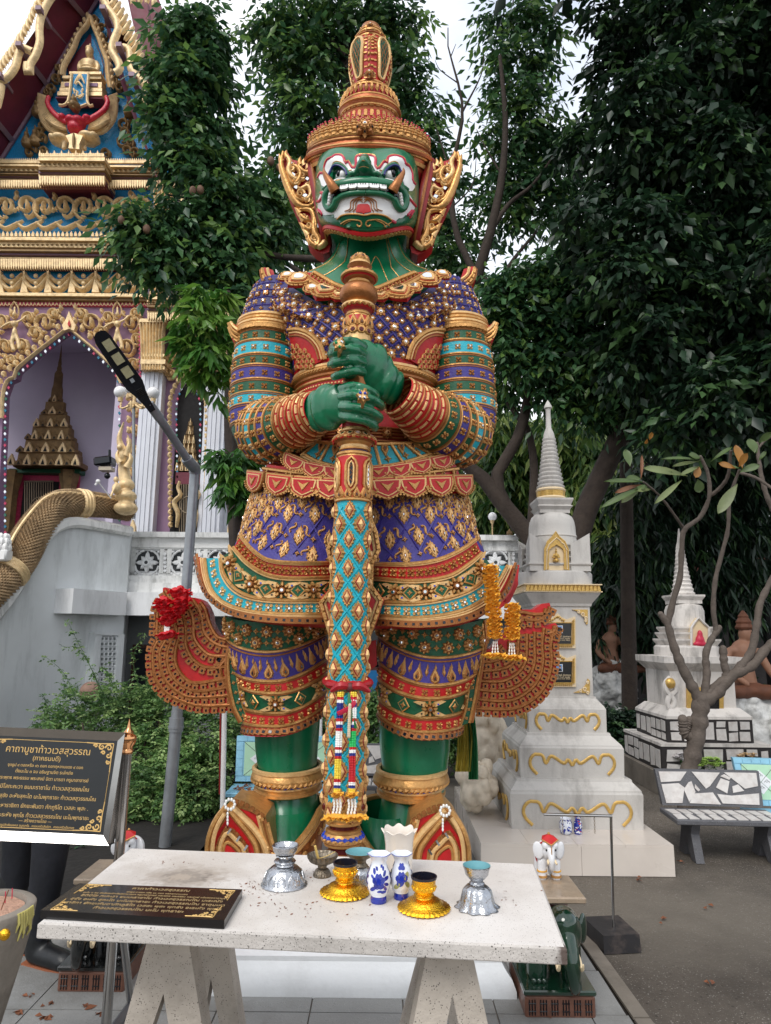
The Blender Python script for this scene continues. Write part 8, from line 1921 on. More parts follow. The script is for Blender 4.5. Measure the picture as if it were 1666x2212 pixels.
m0,m1_=sq2(1420,1603),sq2(1420,1553);sqb([(w0[0]*.8,m0[1]),(w0[0]*.8,m1_[1])],MOSB,'mosaic_tier');z_=sq2(1441,1528);sqb([(w0[0]*.81,m1_[1]),(w0[0]*.81,m1_[1]+.03),(w0[0]*.66,z_[1])],CH2M,'sloped_ledge')
s0,s1_=sq2(1441,1528),sq2(1441,1450);SH2=s0[0];sqb([(SH2,z_[1]),(SH2,s1_[1])],CH2M,'shaft');k1_=sq2(1424,1432);k2_=sq2(1424,1418);sqb([(SH2,s1_[1]),(k1_[0],k1_[1]),(k1_[0],k2_[1])],CH2M,'cornice')
g=MB();q=[rd2(66,1416),rd2(66,1398),rd2(62,1394)];q[0]=(q[0][0],k2_[1]);g.lathe(q+[(.05,q[-1][1])],(X2,AY2,0),CH2M,32);g.build('round_base',C2);zp=q[-1][1]
for r,yt in((52,1380),(48,1366),(45,1354)):R_,z=rd2(r,yt);sqb([(R_*.88,zp),(R_,z-.02),(R_,z)],CH2M,'drum_step');zp=z
g=MB();q=[rd2(40,1354),rd2(40,1320),rd2(36,1309),rd2(26,1304)];q[0]=(q[0][0],zp);g.lathe(q,(X2,AY2,0),CH2M,30);g.build('bell',C2)
sqb([rd2(28,1305),rd2(28,1298),rd2(33,1290),rd2(33,1286)],CH2M,'harmika');y=1286;r=25
for k in range(11):h_=9.2;g=MB();g.lathe([rd2(r*.93,y),rd2(r,y-4),rd2(r*.86,y-7),rd2(r*.86,y-h_)],(X2,AY2,0),CH2M,22);g.build('spire_ring',C2);y-=h_;r*=.91
g=MB();g.lathe([rd2(r,y),rd2(5,y-15),rd2(1,1142)],(X2,AY2,0),CH2M,14);g.build('spire_tip',C2)
hwn=rd2(52,1380)[0]*.98;g=MB();nn_=[(1250,1415),(1250,1310),(1265,1285),(1288,1258),(1315,1285),(1342,1310),(1342,1415)];g.poly([at(*c4(x,y),AY2-hwn-.02)for x,y in nn_],CREAM,Vector((0,.2,0)));g.tube([at(*c4(x,y),AY2-hwn-.03)for x,y in nn_],.014,CH2M,6);g.build('niche_block',C2,0)
fuse('niche_deity',[('s',at(*c4(1295,1375),AY2-hwn-.04),(.05,.04,.06)),('s',at(*c4(1295,1345),AY2-hwn-.04),(.03,.03,.05)),('s',at(*c4(1295,1395),AY2-hwn-.04),(.08,.04,.03))],PINK,C2,vox=.012)
g=MB();
for ex in(-1,1):g.poly([at(1455+ex*16,1400,AY2)]*1+[Vector((X2+ex*rd2(60,1390)[0],AY2-rd2(60,1390)[0]*.9,rd2(0,y)[1]))for y in(1392,1352)]+[Vector((X2+ex*rd2(42,1390)[0],AY2-rd2(60,1390)[0]*.9,rd2(0,1392)[1]))],CH2M,Vector((0,.1,0)))if 0 else None
pl_=MB();pl_.poly([at(*c4(x,y),AY2-SH2)for x,y in((1222,1620),(1412,1620),(1412,1750),(1222,1750))],CGOLD,Vector((0,-.03,0)));pl_.poly([at(*c4(x,y),AY2-SH2-.03)for x,y in((1255,1640),(1395,1640),(1395,1735),(1255,1735))],BGR,Vector((0,-.004,0)));pl_.build('memorial_plate',C2,0)
g=MB()
for q in([(1140,1570),(1115,1600),(1120,1640),(1135,1660),(1125,1700),(1140,1745)],[(1140,1570),(1160,1600),(1165,1640),(1145,1660),(1160,1700),(1140,1745)],[(1125,1620),(1150,1625)]):ribbon(g,[at(*c4(x,y),AY2-SH2-.01)for x,y in smoothline(q,14)],.03,.03,CH2M)
g.sph(at(*c4(1140,1600),AY2-SH2-.03),(.06,.04,.06),CGOLD,8,6);g.build('corner_angel_relief',C2,40)
# marble shards on the two mosaic tiers
def shards(face,u0,u1,z0,z1_,n,parent,hw=None,seed=1):
 """cut a strip into irregular shards with dark gaps"""
 rnd=random.Random(seed);x=u0
 while x<u1-.01:
  w_=rnd.uniform(.7,1.3)*(z1_-z0)*.75;
  if x+w_>u1-.04:w_=u1-x
  quads=[]
  if rnd.random()<.5:quads=[[(x,z0),(x+w_,z0),(x+w_,z1_),(x,z1_)]]
  else:m=z0+(z1_-z0)*rnd.uniform(.35,.65);quads=[[(x,z0),(x+w_,z0),(x+w_,m+rnd.uniform(-.03,.03)*3*(z1_-z0)),(x,m)],[(x,m),(x+w_,m),(x+w_,z1_),(x,z1_)]]
  for q in quads:
   cx,cz=sum(a for a,b in q)/4,sum(b for a,b in q)/4;k=rnd.uniform(.78,.9);q=[(cx+(a-cx)*k*rnd.uniform(.8,1.02),cz+(b-cz)*k*rnd.uniform(.85,1.02))for a,b in q]
   g=MB();P=[face(a,b)for a,b in q];nrm=(P[1]-P[0]).cross(P[2]-P[0]).normalized();
   if nrm.dot(Vector((0,0,CAMZ))-P[0])<0:nrm=-nrm
   g.poly(P,MOSW,nrm*.008);g.build('marble_shard',parent,0)
  x+=w_
for(hw,z0,z1_,sd)in((w0[0],w0[1],w1[1],2),(w0[0]*.8,m0[1],m1_[1],3)):shards(lambda a,b:Vector((X2+a,AY2-hw-.001,b)),-hw+.02,hw-.02,z0+.01,z1_-.01,0,C2,seed=sd);shards(lambda a,b:Vector((X2-hw-.001,AY2+a,b)),-hw+.02,hw-.02,z0+.01,z1_-.01,0,C2,seed=sd+5)
# flowers on the second chedi's ledge
FLG=mat('lime_flower',(176,206,110),.6,var=.25,vs=60,trans=.2);FLB=mat('beige_flower',(190,160,120),.7,var=.3,vs=50);FLP=mat('pale_pink_flower',(200,196,196),.7,var=.2,vs=50);LFG=mat('posy_leaf',(50,84,40),.6,var=.3,vs=40)
for(x0,x1,y0,m,n,lb)in((1507,1562,1654,FLG,26,'bunch of lime green artificial flowers behind the mosaic bench'),(1598,1630,1645,FLB,14,'bunch of faded beige flowers at the corner of the weathered chedi'),(1460,1478,1645,FLP,10,'small bunch of pale pink flowers left of the frangipani trunk')):
 Yf=AY2-w0[0]*1.05;t=thing('flower_bunch',at((x0+x1)/2,y0,Yf),lb,'flowers');random.seed(n)
 for k in range(n):g=MB();flowerball(g,at(random.uniform(x0,x1),y0-random.uniform(0,18),Yf-.03*random.random()),.035,m,7);g.build('blossom',t,0)
 g=MB();
 for k in range(n):c=at(random.uniform(x0,x1),y0+random.uniform(-6,8),Yf);d=Vector((random.uniform(-.05,.05),-.02,random.uniform(-.03,.05)));g.add([c,c+d*.5+Vector((.012,0,0)),c+d,c+d*.5-Vector((.012,0,0))],[(0,1,2,3)],LFG)
 g.build('leaves',t,0,kind='stuff')
 # blue vases on the chedi platform
for x,yb,r,m,lb,p in((1223,1802,13,PORW,'round blue and white ginger jar at the chedi foot',[(8,0),(12,4),(13.5,12),(13,22),(11,27),(12,31)]),(1249,1801,10,COBA,'cobalt blue flower vase with red blossoms beside the ginger jar',[(8,0),(9,4),(8,8),(9,16),(8,22),(5,27),(7,32),(9,35)])):
 P=onz(x,yb,.2);P.z=.2;s=mpp(x,yb,P.y);t=thing('painted_jar',P,lb,'vase');g=MB();g.lathe([(a*s,b*s*1.06)for a,b in p]+[((p[-1][0]-2)*s,p[-1][1]*s),(0,6*s)],P,m,28);g.build('jar_body',t,60)
 V=Lath([(a*s,b*s*1.06)for a,b in p],P);g=MB();random.seed(x)
 for k in range(60):
  F_=V.frame(random.uniform(-110,110),random.uniform(.6,len(p)-1.4),.0008,random.uniform(0,3),1);r_=random.uniform(.004,.008);g.add([F_@Vector((r_*math.cos(a)*1.4,r_*math.sin(a)*.7,0))for a in fr(0,5.2,6)],[tuple(range(6))],COBA if m is PORW else(RED if k<14 else PORW))
 g.build('painted_pattern',t,0)
 # ================================================================ sign board, urn, person, elephants, benches
CHRO=mat('polished_steel',(176,174,172),.16,metal=1,var=.08,vs=10,rv=.05);BRASS=mat('rose_brass',(206,150,104),.14,metal=1,var=.1,vs=20,rv=.04)
YS=2.98
SG=thing('prayer_sign',at(120,2100,YS),'black prayer sign with gilt Thai text in a polished steel frame on brass-tipped posts','sign');SG.location.z=0
tl,tr_,br_,bl_=at(-48,1589,YS+.0),at(243,1602,YS),at(226,1801,YS-.05),at(-56,1790,YS-.05)
sgx=(tr_-tl).normalized();sgz=((tl-bl_).normalized()+(tr_-br_).normalized()).normalized();sgy=sgz.cross(sgx).normalized();nrmS=sgx.cross(sgz).normalized();sgz=nrmS.cross(sgx)
ctr=(tl+tr_+br_+bl_)/4;Wd=(tr_-tl).length;Hd=(tl-bl_).length
def sgP(x,z,o=0.):return ctr+sgx*x+sgz*z+nrmS*o
g=MB();hw,hh=Wd/2,Hd/2;g.poly([sgP(-hw,-hh),sgP(hw,-hh),sgP(hw,hh),sgP(-hw,hh)],BGR,nrmS*-.02);g.build('sign_plate',SG,0)
for a,b,nm in(((-hw,hh),(hw,hh),'t'),((hw,hh),(hw,-hh),'r'),((-hw,-hh),(hw,-hh),'b'),((-hw,-hh),(-hw,hh),'l')):
 g=MB();A,B=sgP(*a),sgP(*b);out={'t':sgz,'b':-sgz,'r':sgx,'l':-sgx}[nm];e=sgx if nm in 'tb' else sgz
 if(B-A).dot(e)<0:A,B=B,A
 m1_,m2_=A-e*(.0 if nm in 'lr' else .0),B
 w_=.034 if nm!='r' else .03;mit=1
 A2,B2=A+out*w_-e*w_*mit,B+out*w_+e*w_*mit
 g.add([A+nrmS*.004,B+nrmS*.004,B2+nrmS*.018,A2+nrmS*.018,A2-nrmS*.05,B2-nrmS*.05,A-nrmS*.05,B-nrmS*.05],[(0,1,2,3),(3,2,5,4),(4,5,7,6)],CHRO);g.build('sign_frame',SG,0,fix=False)
Msg=Matrix((sgx,sgz,nrmS)).transposed().to_4x4()
kz=Hd/200.0;zz=lambda py:hh-(py-1600)*kz*1.0-0
rows=[('คาถาบูชาท้าวเวสสุวรรณ',183,1631),('(ภาคธนบดี)',60,1647.5),('จุดธูป ๙ ดอกหรือ ๑๖ ดอก ดอกกุหลาบแดง ๙ ดอก',163,1662.5),('ตั้งนะโม ๓ จบ อธิษฐานจิต ระลึกถึง',124,1676),('พระพุทธ พระธรรม พระสงฆ์ บิดา มารดา ครูบาอาจารย์',196,1691),('อิติปิโสภะคะวา ยมมะราชาโน ท้าวเวสสุวรรณโณ',204,1711),('มะระณังสุขัง อะหังสุคะโต นะโมพุทธายะ ท้าวเวสสุวรรณโณ',240,1731),('จาตุมะหาราชิกา ยักขะพันตา ภัทภูริโต เวสสะ พุสะ .',214,1752),('พุทธัง อะระหัง พุทโธ ท้าวเวสสุวรรณโณ นะโมพุทธายะ',224,1772),('— สร้างถวายโดย —',70,1782),('พระครูปลัดชัยมงคล จนฺทสาโร . ครอบครัวลังข์ดา . ครอบครัวเว้นทอง',168,1792)]
ks_=mpp(100,1700,YS)
for s_,wp,py in rows:txt(s_,.05,Matrix.Translation(sgP(0,hh-(py-1596)*Hd/206,.0006))@Msg,GLET,SG,fit=wp*ks_)
for sx_,sz_ in((1,1),(1,-1),(-1,1),(-1,-1)):g=MB();M=Matrix.Translation(sgP(sx_*(hw-.015),sz_*(hh-.012),.0006))@Msg@Matrix.Diagonal((-sx_,sz_,1,1));corner_orn(g,M,.11,GLET);g.build('corner_scroll',SG,0)
for a,b in(((-hw+.1,hh-.012),(hw-.12,hh-.012)),((-hw+.1,-hh+.012),(hw-.12,-hh+.012)),((hw-.015,hh-.12),(hw-.015,-hh+.12))):g=MB();g.tube([sgP(*a,.001),sgP(*b,.001)],.0012,GLET,4);g.build('gilt_line',SG)
def post(pt,pbm,Y,xoff=0.):
 A=at(pt[0],pt[1],Y)+Vector((xoff,0,0));B=at(pbm[0],pbm[1],Y)+Vector((xoff,0,0));d_=(B-A);B=A+d_*(A.z/-d_.z);r=10.5*mpp(270,1700,Y)
 g=MB();g.tube([A,B],r,CHRO,18);g.build('post',SG)
 g=MB();g.lathe([(r*1.15,-.005),(r*1.2,.008),(r*1.0,.014),(r*1.1,.024),(r*1.55,.036),(r*1.75,.05),(r*1.6,.064),(r*.9,.074),(r*1.0,.08),(r*.4,.095),(r*.25,.11),(0,.135)],A,BRASS,20);g.build('finial',SG)
 return A,B
pA,pB=post((275,1625),(230,2204),3.0);post((275,1625),(230,2204),3.0,-Wd-.16)
g=MB();tb_=at(262,1960,3.05);bb_=at(284,2103,3.3);g.tube([pB+Vector((.03,.03,.42)),Vector((bb_.x,3.32,.02))],.016,CHRO,12);g.build('brace',SG);g=MB();g.tube([Vector((pB.x-.02,pB.y-.1,.02)),Vector((bb_.x,3.36,.02))],.02,mat('foot_bar',(110,112,116),.5,metal=.5),4);g.build('foot_bar',SG,0)
# ---- incense urn
URN=mat('urn_clay',(136,128,118),.8,var=.2,vs=6,bump=.4,bs=50,dirt=.8,ds=5,dcol=(70,62,56));SAND=mat('ash_sand',(190,150,128),.95,var=.25,vs=60,bump=.8,bs=120)
uc=at(-42,1958,2.62);UR=thing('incense_urn',(uc.x,uc.y,0),'weathered round clay incense urn filled with sand, cut by the left edge','urn');s=mpp(-42,1958,2.62)
g=MB();R_=108*s;g.lathe([(R_*.55,0),(R_*.6,.04),(R_*.42,.12),(R_*.5,.22),(R_*.78,.42),(R_*.96,.56),(R_*1.0,.62),(R_*1.02,.65),(R_*.99,uc.z),(R_*.84,uc.z+.002),(R_*.8,uc.z-.03),(R_*.78,uc.z-.05)],(uc.x,uc.y,0),URN,48);g.build('urn_bowl',UR,60)
g=MB();random.seed(8)
n=26;vs=[(uc.x,uc.y,uc.z+.02)]
for j in range(1,5):
 for k in range(n):a=2*PI*k/n;r=R_*.8*j/4;vs.append((uc.x+r*math.cos(a),uc.y+r*math.sin(a),uc.z+.02*(1-j/4)-.012+random.uniform(-.006,.006)))
fs=[(0,1+k,1+(k+1)%n)for k in range(n)]+[(1+(j-1)*n+k,1+j*n+k,1+j*n+(k+1)%n,1+(j-1)*n+(k+1)%n)for j in range(1,4)for k in range(n)];g.add(vs,fs,SAND);g.build('sand',UR,60)
for k in range(9):g=MB();a=random.uniform(0,6);r=random.uniform(0,R_*.5);c=Vector((uc.x+.03+r*math.cos(a),uc.y+r*math.sin(a),uc.z));g.tube([c,c+Vector((random.uniform(-.02,.02),0,random.uniform(.03,.09)))],.0018,PINK if k%2 else DEB,5);g.build('incense_stub',UR)
g=MB();g.sph(at(10,2019,2.44),(.018,.014,.018),GOLDV,12,8);g.build('gilt_boss',UR);g=MB()
for k in range(7):a=-.35+k*.07;p=Vector((uc.x+R_*1.0*math.cos(a),uc.y+R_*1.0*math.sin(a),uc.z));g.tube([p,p+Vector((.006,0,-.03-.02*(k%3))),p+Vector((-.004,0,-.06-.03*(k%2)))],[.006,.005,.002],mat('wax_drip',(196,186,110),.5),6)
g.build('wax_drip',UR)
# ---- person bending behind the sign
TROU=mat('dark_work_clothes',(18,20,28),.85,var=.3,vs=14,bump=.6,bs=18);SKN=mat('skin',(150,104,80),.55,var=.08);BOOT=mat('black_rubber',(20,22,25),.4,var=.15,vs=20,bump=.2,bs=20);SOLE=mat('tan_sole',(150,88,58),.7,var=.1)
PE=thing('person',at(75,2080,3.75),'person in dark trousers and black rubber boots bending down behind the prayer sign','person');PE.location.z=0
f1,f2=at(78,2085,3.72),at(12,2075,3.9);f1.z=f2.z=0;hp_=Vector(((f1.x+f2.x)/2+.0,3.86,.86))
legs=[]
for f,o in((f1,.09),(f2,-.09)):legs.append(('t',smoothline([tuple(hp_+Vector((o,0,0))),tuple(Vector((f.x+.02,f.y,.5))),tuple(Vector((f.x,f.y,.1)))],10),[.115-.055*k/9 for k in range(10)]))
sh=hp_+Vector((-.34,.05,-.10));hd=sh+Vector((-.22,-.02,-.04))
fuse('body',legs+[('s',hp_,(.19,.15,.15)),('t',[hp_,hp_.lerp(sh,.5)+Vector((0,0,.04)),sh],[.15,.17,.16]),('s',sh,(.1,.2,.12)),('t',[sh,hd],[.065,.06]),('s',hd+Vector((-.05,0,-.02)),(.12,.085,.09)),('t',smoothline([tuple(sh+Vector((0,-.2,0))),tuple(sh+Vector((-.08,-.2,-.26))),tuple(sh+Vector((-.22,-.12,-.46)))],8),[.06-.025*k/7 for k in range(8)]),('t',smoothline([tuple(sh+Vector((0,.2,0))),tuple(sh+Vector((-.06,.2,-.26))),tuple(sh+Vector((-.2,.1,-.46)))],8),[.06-.025*k/7 for k in range(8)])],TROU,PE,vox=.018,smooth_it=4)
g=MB();hr_=MB();hr_.sph(hd+Vector((-.05,0,.015)),(.125,.093,.09),BLACKP,14,10);hr_.build('hair',PE)
for f,dx in((f1,.16),(f2,.13)):
 fuse('boot',[('t',[f+Vector((0,0,.34)),f+Vector((0,0,.06))],[.072,.058]),('t',[f+Vector((0,0,.055)),f+Vector((dx,-.07,.045))],[.055,.05]),('s',f+Vector((dx+.01,-.075,.045)),(.06,.05,.042))],BOOT,PE,vox=.012,smooth_it=3)
 g=MB();g.poly([f+Vector((a*dx+b*.05*.4,a*-.07+b*.052,.0))for a,b in((-.3,-.8),(.6,-.8),(1.2,-.5),(1.25,.1),(.8,.5),(-.2,.6),(-.35,0))],SOLE,Vector((0,0,.013)));g.build('sole',PE,0)
 # ---- elephants
WEL=mat('white_elephant_glaze',(226,226,228),.3,var=.05,vs=8,coat=.4);GEL=mat('green_elephant_glaze',(16,44,30),.15,var=.4,vs=8,coat=.7);BEL=mat('black_elephant_glaze',(18,20,20),.15,var=.3,vs=8,coat=.7);TERB=mat('carved_base',(104,66,50),.5,var=.25,vs=30,coat=.3);SLB=mat('stool_top',(150,132,112),.35,var=.2,vs=26,coat=.3,spk=[(90,.34,(90,70,56))])
def white_ele(px,py,zf,Y,H,label,sx=1):
 P=at(px,py,Y);P.z=zf;t=thing('white_elephant',P,label,'figurine');u=H
 V=lambda x,y,z:P+Vector((x*u*sx,y*u,z*u))
 fuse('body',[('s',V(0,.12,.52),(.29*u,.36*u,.30*u)),('s',V(0,-.2,.68),(.21*u,.2*u,.23*u)),('s',V(-.09,-.3,.8),(.11*u,.1*u,.11*u)),('s',V(.09,-.3,.8),(.11*u,.1*u,.11*u)),('t',smoothline([tuple(V(0,-.36,.68)),tuple(V(0,-.44,.5)),tuple(V(.0,-.42,.34)),tuple(V(.02,-.36,.26))],10),[.1*u-.006*u*k for k in range(10)])]+[('t',[V(x,y,.4),V(x,y,.03)],[.11*u,.105*u])for x,y in((-.17,-.12),(.17,-.12),(-.17,.3),(.17,.3))],WEL,t,vox=u*.022,smooth_it=2)
 for e in(-1,1):
  g=MB();g.sph(V(e*.27,-.2,.66),(.13*u,.035*u,.2*u),WEL,14,10,Matrix.Rotation(e*.5,3,'Z')@Matrix.Rotation(e*.15,3,'Y'));g.build('ear',t)
  g=MB();g.sph(V(e*.11,-.4,.72),(.022*u,.01*u,.028*u),BLACKP,8,6);g.build('eye',t)
  g=MB();g.tube(smoothline([V(e*.08,-.42,.5),V(e*.1,-.52,.44),V(e*.1,-.56,.48)],6),[.03*u,.028*u,.024*u,.02*u,.014*u,.006*u],CREAM,8);g.build('tusk',t)
 g=MB();g.add([V(x,y,z)for x,y,z in((0,-.44,.84),(-.2,-.3,.93),(-.14,-.1,.97),(.14,-.1,.97),(.2,-.3,.93))]+[V(0,-.2,1.04)],[(0,1,5),(1,2,5),(2,3,5),(3,4,5),(4,0,5)],RED);g.tube([V(*q)for q in((-.2,-.31,.93),(0,-.45,.84),(.2,-.31,.93))],.018*u,GOLD,6);g.tube([V(0,-.46,.82),V(0,-.47,.62)],.012*u,GOLD,6);g.sph(V(0,-.2,1.04),.035*u,GOLD,7,5);g.build('cap',t,0)
 g=MB()
 for x,y in((-.17,-.12),(.17,-.12)):g.tube([V(x,y,.04),V(x,y,.09)],.125*u,GOLD,16);g.tube([V(x,y,.17),V(x,y,.2)],.122*u,ORGF,16)
 g.tube([V(.3*math.sin(a),-.05+.02*math.cos(a),.52+.31*math.cos(a))for a in fr(-2.4,2.4,20)],.018*u,RED,6);g.build('gilt_bands',t,kind='stuff')
def ele_stool(bx,by,top,m,label,flip=1):
 C=onz(bx,by,0);t=thing('elephant_stool',C,label,'stool')
 V=lambda x,y,z:C+Vector((x*flip,y,z))
 g=MB();g.box(V(0,0,.045),(.30,.40,.09),TERB,bev=.008);g.build('base_block',t,0);g=MB();g.box(V(0,0,.1),(.31,.41,.022),m,bev=.01);g.build('base_top',t,0)
 for k in range(6):
  g=MB();x=-.12+k*.048
  for q in([(-.012,.075),(-.012,.015)],[(.012,.075),(.012,.015)],[(-.016,.06),(.016,.06)],[(-.016,.03),(.016,.03)],[(0,.075),(0,.015)]):g.tube([V(x+q[0][0],-.2015,q[0][1]),V(x+q[1][0],-.2015,q[1][1])],.0025,BLACKP,4)
  g.build('fret_pattern',t,0)
 fuse('elephant_body',[('s',V(0,.05,.30),(.12,.17,.12)),('s',V(.03,-.15,.33),(.085,.09,.10)),('s',V(.03,-.19,.37),(.06,.06,.06)),('t',smoothline([tuple(V(.03,-.22,.32)),tuple(V(.04,-.26,.24)),tuple(V(.05,-.25,.15)),tuple(V(.06,-.22,.12))],9),[.045-.0028*k for k in range(9)])]+[('t',[V(x,y,.26),V(x,y,.13)],[.05,.048])for x,y in((-.075,-.09),(.075,-.09),(-.075,.15),(.075,.15))],m,t,vox=.011,smooth_it=2)
 for e in(-1,1):g=MB();g.sph(V(.03+e*.095,-.13,.33),(.036,.014,.062),m,12,8,Matrix.Rotation(e*.9,3,'Z'));g.build('ear',t);g=MB();g.tube(smoothline([V(.03+e*.04,-.22,.26),V(.03+e*.05,-.27,.22),V(.03+e*.05,-.29,.25)],6),[.013,.013,.011,.009,.006,.003],CREAM,8);g.build('tusk',t)
 for x,y in((-.075,-.09),(.075,-.09)):
  g=MB()
  for k in(-1,0,1):g.sph(V(x+k*.022,y-.05,.12),(.012,.01,.012),m,7,5)
  g.build('toe',t,kind='stuff')
 g=MB();g.lathe([(.10,.38),(.09,.41),(.12,.44)],V(0,.03,0),TERB,16);g.build('saddle',t);T_=top
 g=MB();c=V(0,.03,T_-.014);g.box(c,(.30,.30,.028),SLB,bev=.006);g.build('top_slab',t,0)
 return C
Ce=ele_stool(1188,2150,.45,GEL,'green glazed elephant stool right of the table');white_ele(1184,1888,.45,3.62,.2,'white elephant figurine with a red cap on the green elephant stool at the right')
Ce2=ele_stool(232,2100,.45,BEL,'black glazed elephant stool under the table left, behind the sign post',-1)
white_ele(281,1850,.45,3.62,.2,'white elephant figurine with a red cap behind the sign post at the left',-1)
# ---- dark block with a bent steel rod
BLK=mat('black_stone',(34,32,34),.6,var=.2,vs=10,dirt=.6,ds=6,dcol=(120,104,96))
q4=[onz(1305,2062,0),onz(1386,2058,0),onz(1338,2012,0),onz(1258,2016,0)]
t=thing('rod_stand',((q4[0]+q4[2])/2),'bent steel rod standing in a dark square stone block on the concrete yard','stand')
g=MB();cq=sum(q4,Vector())/4;lo_=[p for p in q4];hi=[cq+(p-cq)*.96+Vector((0,0,.085))for p in q4];g.add(lo_+hi,[(4,5,6,7),(0,1,5,4),(1,2,6,5),(2,3,7,6),(3,0,4,7)],BLK);g.build('block',t,0)
rb=at(1326,2008,4.0);rt=at(1320,1763,4.0);ra=at(1175,1759,4.02);g=MB();rb.z=.084;g.tube([rb,rt],.0075,CHRO,8);g.tube([rt+Vector((.007,0,0)),ra],.0075,CHRO,8);g.build('bent_rod',t,30)
for k,px in enumerate((1215,1284)):
 g=MB();c=at(px,1765,4.02)
 for q in range(9):g.tube([c+Vector((.004*math.cos(a)if q%2 else 0,0 if q%2 else .004*math.cos(a),-.01*q+.007*math.sin(a)))for a in fr(0,5.5,7)],.001,IRON,4,closed=True)
 g.build('chain',t,0,kind='stuff')
 # ---- benches of marble shards / printed tiles
BCON=mat('terrazzo_dark',(92,92,96),.7,var=.15,vs=8,bump=.4,bs=80,spk=[(120,.36,(150,150,152))],dirt=.5,ds=8,dcol=(40,38,36))
def bench(P,wd,rz,label,style,h=.3,bh=.27,group='stone benches round the yard'):
 t=thing('stone_bench',(P.x,P.y,0),label,'bench',group);t.rotation_euler=(0,0,rz)
 O=Vector((P.x,P.y,0));V=lambda x,y,z:O+Vector((x,y,z))
 m=BCON if style=='mosaic' else CYT
 g=MB();g.bb(V(-wd/2,-.2,h-.035),V(wd/2,.18,h),m,bev=.006);g.build('seat',t,0)
 bk=[V(-wd/2+.02,.16,h+.02),V(wd/2-.02,.16,h+.02),V(wd/2,.16+bh*.28,h+bh),V(-wd/2,.16+bh*.28,h+bh)];g=MB();g.poly(bk,m,Vector((0,.045,0)));g.build('backrest',t,0)
 for x in(-wd*.34,wd*.34):g=MB();g.poly([V(x,-.14,h-.036),V(x,.14,h-.036),V(x,.1,.18),V(x,.17,0),V(x,.06,0),V(x,.0,.1),V(x,-.08,0),V(x,-.17,0),V(x,-.1,.18)],BCON,Vector((.06,0,0)));g.build('leg',t,0)
 bp=lambda a,b:bk[0].lerp(bk[1],a).lerp(bk[3].lerp(bk[2],a),b)+Vector((0,-.001,0));sp_=lambda a,b:V(-wd/2+wd*a,-.2+.34*b,h)
 if style=='mosaic':
  SH=[[(.03,.06),(.30,.05),(.22,.32),(.03,.36)],[(.03,.42),(.2,.38),(.25,.5),(.2,.93),(.04,.94)],[(.24,.55),(.3,.35),(.33,.32),(.35,.62),(.27,.9)],[(.35,.05),(.62,.06),(.5,.45),(.46,.52)],[(.27,.93),(.33,.66),(.52,.62),(.58,.95)],[(.36,.4),(.4,.56),(.38,.6),(.35,.5)],[(.56,.48),(.62,.22),(.7,.3),(.66,.64)],[(.66,.05),(.97,.05),(.97,.42),(.84,.5)],[(.6,.92),(.56,.66),(.7,.7),(.97,.62),(.96,.94)],[(.72,.44),(.78,.38),(.83,.56),(.72,.62)],[(.62,.16),(.66,.1),(.72,.2),(.7,.26)]]
  for q in SH:
   for fn,sc,nm in((bp,1,'marble_shard'),):g=MB();g.poly([fn(a,1-b)for a,b in q],MOSW,Vector((0,-.006,.002)));g.build(nm,t,0)
  for k in range(9):g=MB();a=.02+k*.108;j=random.uniform(-.02,.02);g.poly([sp_(a,.08),sp_(a+.09,.1),sp_(a+.085+j,.5),sp_(a+.01,.46)],MOSW,Vector((0,0,.005)));g.build('marble_shard',t,0);g=MB();g.poly([sp_(a+.02,.56),sp_(a+.1,.54),sp_(a+.09,.92),sp_(a,.9)],MOSW,Vector((0,0,.005)));g.build('marble_shard',t,0)
 else:
  for k in range(9):
   a=k/9
   for b in(0,.88):g=MB();g.poly([bp(a+.004,b+.01),bp(a+.107,b+.01),bp(a+.107,b+.11),bp(a+.004,b+.11)],CYT,Vector((0,-.005,0)));g.build('border_tile',t,0)
   g=MB();g.poly([sp_(a+.004,.03),sp_(a+.107,.03),sp_(a+.107,.3),sp_(a+.004,.3)],CYT,Vector((0,0,.004)));g.build('border_tile',t,0)
  for k in range(4):
   for a in(0,.925):g=MB();g.poly([bp(a+.004,.13+k*.187),bp(a+.07,.13+k*.187),bp(a+.07,.13+k*.187+.18),bp(a+.004,.13+k*.187+.18)],CYT,Vector((0,-.005,0)));g.build('border_tile',t,0)
  GT=mat('green_print_tile',(168,208,176),.35,var=.08);WT=mat('white_print_tile',(222,224,226),.3,var=.04)
  for j in range(2):
   a0=.08+j*.42;g=MB();g.poly([bp(a0+.004,.13),bp(a0+.416,.13),bp(a0+.416,.87),bp(a0+.004,.87)],GT,Vector((0,-.004,0)));g.build('print_tile',t,0)
   for(u_,v_)in((.5,.32),(.5,.68),(.32,.5),(.68,.5)):
    g=MB();c=(a0+u_*.42,.13+v_*.74);du,dv=.42*.17,.74*.17;g.poly([bp(c[0]-du,c[1])+Vector((0,-.004,0)),bp(c[0],c[1]-dv)+Vector((0,-.004,0)),bp(c[0]+du,c[1])+Vector((0,-.004,0)),bp(c[0],c[1]+dv)+Vector((0,-.004,0))],WT,Vector((0,-.003,0)))
    for e in range(3):cc_=bp(c[0]+(e-1)*.02,c[1]+(e%2)*.03)+Vector((0,-.0075,0));g.tube([cc_+Vector((.008*math.cos(a),0,.008*math.sin(a)))for a in fr(0,5,7)],.0012,SEAM,4,closed=True)
    g.build('diamond_tile',t,0)
   g=MB();g.tube([bp(a0,.13)+Vector((0,-.005,0)),bp(a0+.42,.87)+Vector((0,-.005,0))],.002,SEAM,4);g.tube([bp(a0,.87)+Vector((0,-.005,0)),bp(a0+.42,.13)+Vector((0,-.005,0))],.002,SEAM,4);g.build('printed_line',t,0)
